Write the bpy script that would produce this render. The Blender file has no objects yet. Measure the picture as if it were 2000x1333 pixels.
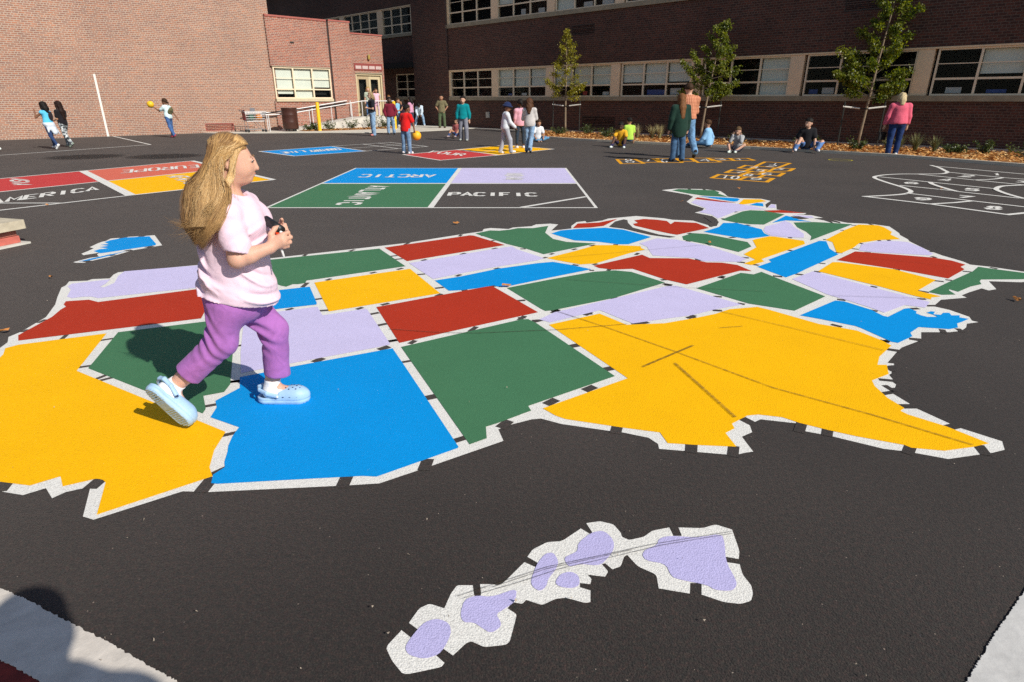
import bpy, bmesh, math, random
import numpy as np
from mathutils import Vector, Matrix
from mathutils.geometry import tessellate_polygon
random.seed(7); rng=np.random.default_rng(7)
D=bpy.data; SC_=bpy.context.scene; COL=SC_.collection
# ---------------------------------------------------------------- camera, sky, sun, exposure
cam=D.cameras.new('camera'); co=D.objects.new('camera',cam); COL.objects.link(co); SC_.camera=co
cam.sensor_width=36; cam.lens=1200/2000*36; cam.clip_start=.05; cam.clip_end=600
co.location=(0,0,1.5); co.rotation_euler=(math.radians(90-21.5),0,0)
SUN_AZ=math.radians(133.4); SUN_EL=math.radians(36)
w=D.worlds.new('World'); SC_.world=w; w.use_nodes=True
nt=w.node_tree; sky=nt.nodes.new('ShaderNodeTexSky'); sky.sky_type='NISHITA'; sky.sun_disc=False
sky.sun_elevation=SUN_EL; sky.sun_rotation=SUN_AZ; sky.air_density=1.0; sky.dust_density=.6
nt.links.new(sky.outputs[0],nt.nodes['Background'].inputs[0]); nt.nodes['Background'].inputs[1].default_value=.085
sl=D.lights.new('sun','SUN'); sl.energy=4.35; sl.angle=math.radians(.55); sl.color=(1,.94,.84)
so=D.objects.new('sun',sl); COL.objects.link(so)
sd=Vector((math.sin(SUN_AZ)*math.cos(SUN_EL),math.cos(SUN_AZ)*math.cos(SUN_EL),math.sin(SUN_EL)))
so.rotation_euler=sd.to_track_quat('Z','Y').to_euler(); so.location=(20,-20,30)
vs=SC_.view_settings; vs.view_transform='Standard'; vs.look='None'; vs.exposure=.25; vs.gamma=1; vs.use_curve_mapping=False
SC_.render.engine='CYCLES'; SC_.cycles.use_denoising=False; SC_.cycles.sample_clamp_indirect=2.0; SC_.cycles.max_bounces=6; SC_.cycles.transparent_max_bounces=12
# ---------------------------------------------------------------- helpers
Q=2**-.5
def tag(o,label=None,cat=None,group=None,kind=None):
    if label: o['label']=label
    if cat: o['category']=cat
    if group: o['group']=group
    if kind: o['kind']=kind
    return o
def empty(name,loc=(0,0,0),rz=0,label=None,cat=None,group=None):
    o=D.objects.new(name,None); COL.objects.link(o); o.location=loc; o.rotation_euler=(0,0,rz)
    o.empty_display_size=.2
    return tag(o,label,cat,group)
def mesh(name,V,F,mat,parent=None,smooth=False):
    me=D.meshes.new(name); me.from_pydata([tuple(map(float,v)) for v in V] if not isinstance(V,np.ndarray) else V.tolist(),[],F if not isinstance(F,np.ndarray) else F.tolist())
    if mat: me.materials.append(mat)
    if smooth: me.shade_smooth()
    me.update()
    o=D.objects.new(name,me); COL.objects.link(o)
    if parent: o.parent=parent
    return o
class MB:
    def __init__(s): s.v=[]; s.f=[]
    def quad(s,a,b,c,d): n=len(s.v); s.v+=[a,b,c,d]; s.f.append((n,n+1,n+2,n+3)); return s
    def poly(s,pts,z=0):
        n=len(s.v); P=[Vector((p[0],p[1],p[2] if len(p)>2 else z)) for p in pts]
        s.v+=[tuple(p) for p in P]
        for t in tessellate_polygon([P]):
            a,b,c=[P[i] for i in t]
            if (b-a).cross(c-a).z<0: t=t[::-1]
            s.f.append(tuple(n+i for i in t))
        return s
    def prism(s,pts,z0,z1):
        s.poly(pts,z1); m=len(pts); n=len(s.v)
        ar=sum(pts[i][0]*pts[(i+1)%m][1]-pts[(i+1)%m][0]*pts[i][1] for i in range(m))
        pts=pts if ar>0 else pts[::-1]
        s.v+=[(p[0],p[1],z0) for p in pts]+[(p[0],p[1],z1) for p in pts]
        for i in range(m): j=(i+1)%m; s.f.append((n+i,n+j,n+m+j,n+m+i))
        return s
    def box(s,x0,y0,z0,x1,y1,z1):
        x0,x1=min(x0,x1),max(x0,x1); y0,y1=min(y0,y1),max(y0,y1); z0,z1=min(z0,z1),max(z0,z1)
        n=len(s.v); s.v+=[(x,y,z) for z in (z0,z1) for x,y in ((x0,y0),(x1,y0),(x1,y1),(x0,y1))]
        s.f+=[tuple(n+i for i in f) for f in ((3,2,1,0),(4,5,6,7),(0,1,5,4),(1,2,6,5),(2,3,7,6),(3,0,4,7))]; return s
    def tube(s,pts,r,n=8,cap=True):
        pts=[Vector(p) for p in pts]; m=len(pts); R=r if isinstance(r,(list,tuple)) else [r]*m
        b=len(s.v); pu=None
        for i,p in enumerate(pts):
            d=(pts[min(i+1,m-1)]-pts[max(i-1,0)]).normalized()
            if pu is None: u=d.orthogonal().normalized()
            else:
                u=(pu-d*pu.dot(d)); u=u.normalized() if u.length>1e-6 else d.orthogonal().normalized()
            pu=u; q=d.cross(u)
            for k in range(n):
                a=2*math.pi*k/n; s.v.append(tuple(p+(u*math.cos(a)+q*math.sin(a))*R[i]))
        for i in range(m-1):
            for k in range(n):
                k2=(k+1)%n; s.f.append((b+i*n+k,b+i*n+k2,b+(i+1)*n+k2,b+(i+1)*n+k))
        if cap: s.f.append(tuple(b+k for k in range(n))[::-1]); s.f.append(tuple(b+(m-1)*n+k for k in range(n)))
        return s
    def lathe(s,prof,n=20,c=(0,0,0)):
        b=len(s.v)
        for r,z in prof:
            for k in range(n):
                a=2*math.pi*k/n; s.v.append((c[0]+r*math.cos(a),c[1]+r*math.sin(a),c[2]+z))
        for i in range(len(prof)-1):
            for k in range(n):
                k2=(k+1)%n; s.f.append((b+i*n+k,b+i*n+k2,b+(i+1)*n+k2,b+(i+1)*n+k))
        return s
    def ribbon(s,pts,w,z,closed=False):
        P=[Vector((p[0],p[1])) for p in pts]; m=len(P); L=[];Rr=[]
        for i in range(m):
            d0=(P[i]-P[i-1]) if (i>0 or closed) else (P[1]-P[0])
            d1=(P[(i+1)%m]-P[i]) if (i<m-1 or closed) else (P[-1]-P[-2])
            d0=d0.normalized(); d1=d1.normalized(); t=(d0+d1); t=t.normalized() if t.length>1e-6 else d1
            nrm=Vector((-t.y,t.x)); k=1/max(.45,nrm.dot(Vector((-d1.y,d1.x))))
            L.append(P[i]+nrm*w/2*k); Rr.append(P[i]-nrm*w/2*k)
        for i in range(m if closed else m-1):
            j=(i+1)%m; s.quad((Rr[i].x,Rr[i].y,z),(Rr[j].x,Rr[j].y,z),(L[j].x,L[j].y,z),(L[i].x,L[i].y,z))
        return s
    def build(s,name,mat,parent=None,smooth=False): return mesh(name,s.v,s.f,mat,parent,smooth)
def bevel(o,wd,seg=2):
    m=o.modifiers.new('bevel','BEVEL'); m.width=wd; m.segments=seg; m.limit_method='ANGLE'; return o
# ---------------------------------------------------------------- materials
def nm(name):
    m=D.materials.new(name); m.use_nodes=True; n=m.node_tree; return m,n,n.nodes['Principled BSDF'],n.links
def N(n,t,**k):
    x=n.nodes.new(t)
    for a,b in k.items():
        if a in x.inputs.keys(): x.inputs[a].default_value=b
        else: setattr(x,a,b)
    return x
def ramp(n,stops):
    r=n.nodes.new('ShaderNodeValToRGB'); e=r.color_ramp.elements
    while len(e)<len(stops): e.new(.5)
    for x,(p,c) in zip(e,stops): x.position=p; x.color=(*c,1) if len(c)==3 else c
    return r
def c4(c): return (c[0],c[1],c[2],1)
def mixc(n,l,fac,a,b,mode='MIX'):
    m=n.nodes.new('ShaderNodeMix'); m.data_type='RGBA'; m.blend_type=mode
    for i,v in ((0,fac),(6,a),(7,b)):
        if hasattr(v,'links'): l.new(v,m.inputs[i])
        else: m.inputs[i].default_value=v if not isinstance(v,tuple) or len(v)==4 else c4(v)
    return m.outputs[2]
def wpos(n): return n.nodes.new('ShaderNodeNewGeometry').outputs['Position']
def asphalt_bump(n,l,b,strength=.5,dist=.004):
    v=N(n,'ShaderNodeTexVoronoi',Scale=165.); l.new(wpos(n),v.inputs['Vector'])
    z=N(n,'ShaderNodeTexNoise',Scale=420.,Detail=3.); l.new(wpos(n),z.inputs['Vector'])
    a=N(n,'ShaderNodeMath',operation='ADD'); l.new(v.outputs['Distance'],a.inputs[0]); l.new(z.outputs['Fac'],a.inputs[1])
    bp=N(n,'ShaderNodeBump',Strength=strength,Distance=dist); l.new(a.outputs[0],bp.inputs['Height']); l.new(bp.outputs[0],b.inputs['Normal'])
    return v,z
def m_asphalt():
    m,n,b,l=nm('asphalt'); v,z=asphalt_bump(n,l,b,.8,.0032)
    big=N(n,'ShaderNodeTexNoise',Scale=.55,Detail=5.,Roughness=.6); l.new(wpos(n),big.inputs['Vector'])
    r=ramp(n,[(.28,(.0135,.0100,.0086)),(.72,(.0320,.0250,.0218))]); l.new(big.outputs['Fac'],r.inputs[0])
    g=N(n,'ShaderNodeTexNoise',Scale=150.,Detail=4.,Roughness=.8); l.new(wpos(n),g.inputs['Vector'])
    r2=ramp(n,[(.34,(.25,.25,.25)),(.52,(.95,.95,.95)),(.68,(2.3,2.2,2.1))]); l.new(g.outputs['Fac'],r2.inputs[0])
    c=mixc(n,l,1.,r.outputs[0],r2.outputs[0],'MULTIPLY')
    gm=N(n,'ShaderNodeTexNoise',Scale=48.,Detail=3.,Roughness=.7); l.new(wpos(n),gm.inputs['Vector'])
    r4=ramp(n,[(.3,(.55,.62,.66)),(.5,(1,1,1)),(.7,(1.6,1.42,1.3))]); l.new(gm.outputs['Fac'],r4.inputs[0]); c=mixc(n,l,1.,c,r4.outputs[0],'MULTIPLY')
    gc=N(n,'ShaderNodeTexNoise',Scale=70.,Detail=2.); l.new(wpos(n),gc.inputs['Vector']); r5=ramp(n,[(.35,(1.15,.93,.95)),(.65,(.88,1.06,1.02))]); l.new(gc.outputs['Fac'],r5.inputs[0]); c=mixc(n,l,1.,c,r5.outputs[0],'MULTIPLY')
    sp=N(n,'ShaderNodeTexVoronoi',Scale=21.,Randomness=1.); l.new(wpos(n),sp.inputs['Vector'])
    lt=N(n,'ShaderNodeMath',operation='LESS_THAN'); l.new(sp.outputs['Distance'],lt.inputs[0]); lt.inputs[1].default_value=.05
    sx=n.nodes.new('ShaderNodeSeparateColor'); l.new(sp.outputs['Color'],sx.inputs[0])
    g2=N(n,'ShaderNodeMath',operation='GREATER_THAN'); l.new(sx.outputs[0],g2.inputs[0]); g2.inputs[1].default_value=.66
    mu=N(n,'ShaderNodeMath',operation='MULTIPLY'); l.new(lt.outputs[0],mu.inputs[0]); l.new(g2.outputs[0],mu.inputs[1])
    c=mixc(n,l,mu.outputs[0],c,(.26,.2,.16)); l.new(c,b.inputs['Base Color']); b.inputs['Roughness'].default_value=.8
    b.inputs['Specular IOR Level'].default_value=.3; b.inputs['Sheen Weight'].default_value=.10; b.inputs['Sheen Roughness'].default_value=.55; b.inputs['Sheen Tint'].default_value=(.9,.82,.78,1)
    return m
def m_paint(name,col,speck=.35,wear=.12):
    m,n,b,l=nm(name); asphalt_bump(n,l,b,.45,.003)
    g=N(n,'ShaderNodeTexNoise',Scale=170.,Detail=2.,Roughness=.6); l.new(wpos(n),g.inputs['Vector'])
    r=ramp(n,[(.36,(.72,.72,.72)),(.5,(1,1,1)),(.66,(1.1,1.1,1.1))]); l.new(g.outputs['Fac'],r.inputs[0])
    c=mixc(n,l,speck,c4(col),mixc(n,l,1.,c4(col),r.outputs[0],'MULTIPLY'))
    big=N(n,'ShaderNodeTexNoise',Scale=2.2,Detail=6.,Roughness=.65); l.new(wpos(n),big.inputs['Vector'])
    r2=ramp(n,[(.3,(.95,.95,.945)),(.7,(1.02,1.02,1.02))]); l.new(big.outputs['Fac'],r2.inputs[0])
    c=mixc(n,l,1.,c,r2.outputs[0],'MULTIPLY')
    sp=N(n,'ShaderNodeTexNoise',Scale=55.,Detail=4.,Roughness=.75); l.new(wpos(n),sp.inputs['Vector'])
    r3=ramp(n,[(.27,(1,1,1)),(.33,(0,0,0))]); l.new(sp.outputs['Fac'],r3.inputs[0])
    f=N(n,'ShaderNodeMath',operation='MULTIPLY'); l.new(r3.outputs[0],f.inputs[0]); f.inputs[1].default_value=wear*5
    c=mixc(n,l,f.outputs[0],c,(.05,.043,.04))
    l.new(c,b.inputs['Base Color']); b.inputs['Roughness'].default_value=.7; b.inputs['Specular IOR Level'].default_value=.12
    return m
def m_plain(name,col,rough=.7,var=.12,scale=12.,metal=0,bump=0.,spec=.4,coord='Object'):
    m,n,b,l=nm(name)
    tc=n.nodes.new('ShaderNodeTexCoord').outputs[coord]
    g=N(n,'ShaderNodeTexNoise',Scale=scale,Detail=5.,Roughness=.6); l.new(tc,g.inputs['Vector'])
    r=ramp(n,[(.3,tuple(max(0,x*(1-var)) for x in col)),(.7,tuple(min(1,x*(1+var)) for x in col))]); l.new(g.outputs['Fac'],r.inputs[0])
    l.new(r.outputs[0],b.inputs['Base Color']); b.inputs['Roughness'].default_value=rough; b.inputs['Metallic'].default_value=metal
    b.inputs['Specular IOR Level'].default_value=spec
    if bump:
        bp=N(n,'ShaderNodeBump',Strength=bump,Distance=.01); l.new(g.outputs['Fac'],bp.inputs['Height']); l.new(bp.outputs[0],b.inputs['Normal'])
    return m
def m_cloth(name,col,var=.1,scale=14.,bump=.35,rough=.9):
    m,n,b,l=nm(name); tc=n.nodes.new('ShaderNodeTexCoord').outputs['Object']
    g=N(n,'ShaderNodeTexNoise',Scale=scale,Detail=3.,Roughness=.5,Distortion=1.2); l.new(tc,g.inputs['Vector'])
    r=ramp(n,[(.3,tuple(x*(1-var) for x in col)),(.7,tuple(min(1,x*(1+var)) for x in col))]); l.new(g.outputs['Fac'],r.inputs[0])
    f=N(n,'ShaderNodeTexNoise',Scale=420.,Detail=1.); l.new(tc,f.inputs['Vector'])
    l.new(r.outputs[0],b.inputs['Base Color']); b.inputs['Roughness'].default_value=rough; b.inputs['Specular IOR Level'].default_value=.2
    b.inputs['Sheen Weight'].default_value=.08
    a=N(n,'ShaderNodeMath',operation='MULTIPLY_ADD'); l.new(f.outputs['Fac'],a.inputs[0]); a.inputs[1].default_value=.12; l.new(g.outputs['Fac'],a.inputs[2])
    bp=N(n,'ShaderNodeBump',Strength=bump,Distance=.012); l.new(a.outputs[0],bp.inputs['Height']); l.new(bp.outputs[0],b.inputs['Normal'])
    return m
def m_denim(name,col):
    return m_cloth(name,col,.38,9.,.3)
def m_brick(name,axes,c1,c2,mort,bw,bh,mw=.011,dark=.5):
    m,n,b,l=nm(name); tc=n.nodes.new('ShaderNodeTexCoord').outputs['Object']
    s=n.nodes.new('ShaderNodeSeparateXYZ'); l.new(tc,s.inputs[0]); cb=n.nodes.new('ShaderNodeCombineXYZ')
    l.new(s.outputs[axes],cb.inputs[0]); l.new(s.outputs['Z'],cb.inputs[1])
    def br(a,bb,mo,freq=2,squash=1.,sf=6):
        t=n.nodes.new('ShaderNodeTexBrick'); l.new(cb.outputs[0],t.inputs['Vector']); t.offset=.5; t.squash=squash; t.squash_frequency=sf
        for k,v in (('Color1',a),('Color2',bb),('Mortar',mo)): t.inputs[k].default_value=c4(v)
        t.inputs['Scale'].default_value=1; t.inputs['Mortar Size'].default_value=mw; t.inputs['Mortar Smooth'].default_value=.2
        t.inputs['Brick Width'].default_value=bw; t.inputs['Row Height'].default_value=bh; t.inputs['Bias'].default_value=-.1
        return t
    t=br(c1,c2,mort,squash=.5)
    hsv=N(n,'ShaderNodeTexNoise',Scale=.35,Detail=6.,Roughness=.65); l.new(cb.outputs[0],hsv.inputs['Vector'])
    r=ramp(n,[(.3,(dark+.25,dark+.22,dark+.22)),(.7,(1.12,1.1,1.08))]); l.new(hsv.outputs['Fac'],r.inputs[0])
    mp=N(n,'ShaderNodeMapping'); mp.inputs['Scale'].default_value=(1/bw*.9,1/bh*.5,1); l.new(cb.outputs[0],mp.inputs['Vector'])
    vz=N(n,'ShaderNodeTexNoise',Scale=.9,Detail=2.,Roughness=.8); l.new(mp.outputs[0],vz.inputs['Vector'])
    r2=ramp(n,[(.28,(.74,.72,.74)),(.5,(1,1,1)),(.70,(1.25,1.08,.97))]); l.new(vz.outputs['Fac'],r2.inputs[0])
    c=mixc(n,l,1.,t.outputs['Color'],r2.outputs[0],'MULTIPLY')
    c=mixc(n,l,t.outputs['Fac'],c,mort)
    c=mixc(n,l,1.,c,r.outputs[0],'MULTIPLY')
    l.new(c,b.inputs['Base Color']); b.inputs['Roughness'].default_value=.85; b.inputs['Specular IOR Level'].default_value=.25
    inv=N(n,'ShaderNodeMath',operation='SUBTRACT'); inv.inputs[0].default_value=1; l.new(t.outputs['Fac'],inv.inputs[1])
    bp=N(n,'ShaderNodeBump',Strength=.6,Distance=.008); l.new(inv.outputs[0],bp.inputs['Height']); l.new(bp.outputs[0],b.inputs['Normal'])
    return m
def m_glass():
    m,n,b,l=nm('window_glass'); b.inputs['Base Color'].default_value=(.012,.015,.017,1); b.inputs['Roughness'].default_value=.04; b.inputs['Specular IOR Level'].default_value=.5
    t=n.nodes.new('ShaderNodeBsdfTransparent'); t.inputs[0].default_value=(.93,.95,.94,1)
    mx=n.nodes.new('ShaderNodeMixShader'); mx.inputs[0].default_value=.86
    l.new(b.outputs[0],mx.inputs[1]); l.new(t.outputs[0],mx.inputs[2]); l.new(mx.outputs[0],n.nodes['Material Output'].inputs[0]); return m
def m_leaf(name,a,bcol,tr=.45):
    m,n,b,l=nm(name); at=n.nodes.new('ShaderNodeAttribute'); at.attribute_name='tint'
    r=ramp(n,[(0.,a),(1.,bcol)]); l.new(at.outputs['Fac'],r.inputs[0]); l.new(r.outputs[0],b.inputs['Base Color']); b.inputs['Roughness'].default_value=.42
    t=n.nodes.new('ShaderNodeBsdfTranslucent'); hv=N(n,'ShaderNodeHueSaturation',Saturation=1.15,Value=1.5); l.new(r.outputs[0],hv.inputs['Color']); l.new(hv.outputs[0],t.inputs[0])
    mx=n.nodes.new('ShaderNodeMixShader'); mx.inputs[0].default_value=tr
    l.new(b.outputs[0],mx.inputs[1]); l.new(t.outputs[0],mx.inputs[2]); l.new(mx.outputs[0],n.nodes['Material Output'].inputs[0]); return m
def m_attr(name,stops,rough=.8,attr='tint',spec=.3):
    m,n,b,l=nm(name); at=n.nodes.new('ShaderNodeAttribute'); at.attribute_name=attr
    r=ramp(n,stops); l.new(at.outputs['Fac'],r.inputs[0]); l.new(r.outputs[0],b.inputs['Base Color']); b.inputs['Roughness'].default_value=rough; b.inputs['Specular IOR Level'].default_value=spec; return m
def set_tint(o,vals):
    a=o.data.attributes.new('tint','FLOAT','FACE'); a.data.foreach_set('value',np.asarray(vals,dtype=np.float32))
ASPH=m_asphalt()
PC={'white':m_paint('white_paint',(.755,.74,.695),.8,.10),'yellow':m_paint('yellow_paint',(.94,.49,.002)),'blue':m_paint('blue_paint',(.001,.285,.72)),
 'green':m_paint('green_paint',(.062,.185,.092)),'red':m_paint('red_paint',(.44,.036,.014)),'lavender':m_paint('lavender_paint',(.60,.55,.80)),
 'coral':m_paint('coral_paint',(.66,.15,.10)),'rose':m_paint('rose_paint',(.55,.055,.055)),'hlav':m_paint('island_paint',(.50,.465,.74)),'gold':m_paint('gold_paint',(.78,.36,.02))}
CONC=m_plain('concrete',(.42,.40,.36),.85,.16,5.,bump=.3,coord='Object')
CONC_L=m_plain('pale_concrete',(.55,.53,.48),.85,.12,4.,bump=.25)
TAN=m_plain('tan_paint',(.76,.57,.36),.6,.05,3.)
STONE=m_plain('sill_stone',(.29,.25,.175),.8,.15,3.)
FRAME=m_plain('window_frame_paint',(.78,.64,.46),.55,.05,4.)
WHITE=m_plain('white_enamel',(.78,.78,.77),.5,.04,3.)
DARK=m_plain('dark_interior',(.012,.011,.011),.9,.3,2.)
BLIND=m_plain('roller_blind',(.80,.84,.76),.8,.06,1.5)
STEEL=m_plain('galvanised_steel',(.70,.70,.70),.4,.06,20.,metal=.25)
BLACK=m_plain('black_plastic',(.012,.012,.013),.45,.2,10.)
GLASS=m_glass()
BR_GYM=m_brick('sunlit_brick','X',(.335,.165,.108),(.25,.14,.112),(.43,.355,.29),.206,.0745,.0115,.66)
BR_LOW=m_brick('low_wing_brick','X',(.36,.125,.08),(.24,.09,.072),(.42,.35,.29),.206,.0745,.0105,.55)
BR_SCH=m_brick('school_brick','Y',(.112,.045,.033),(.052,.028,.024),(.135,.098,.080),.205,.0815,.0105,.5)
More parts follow.
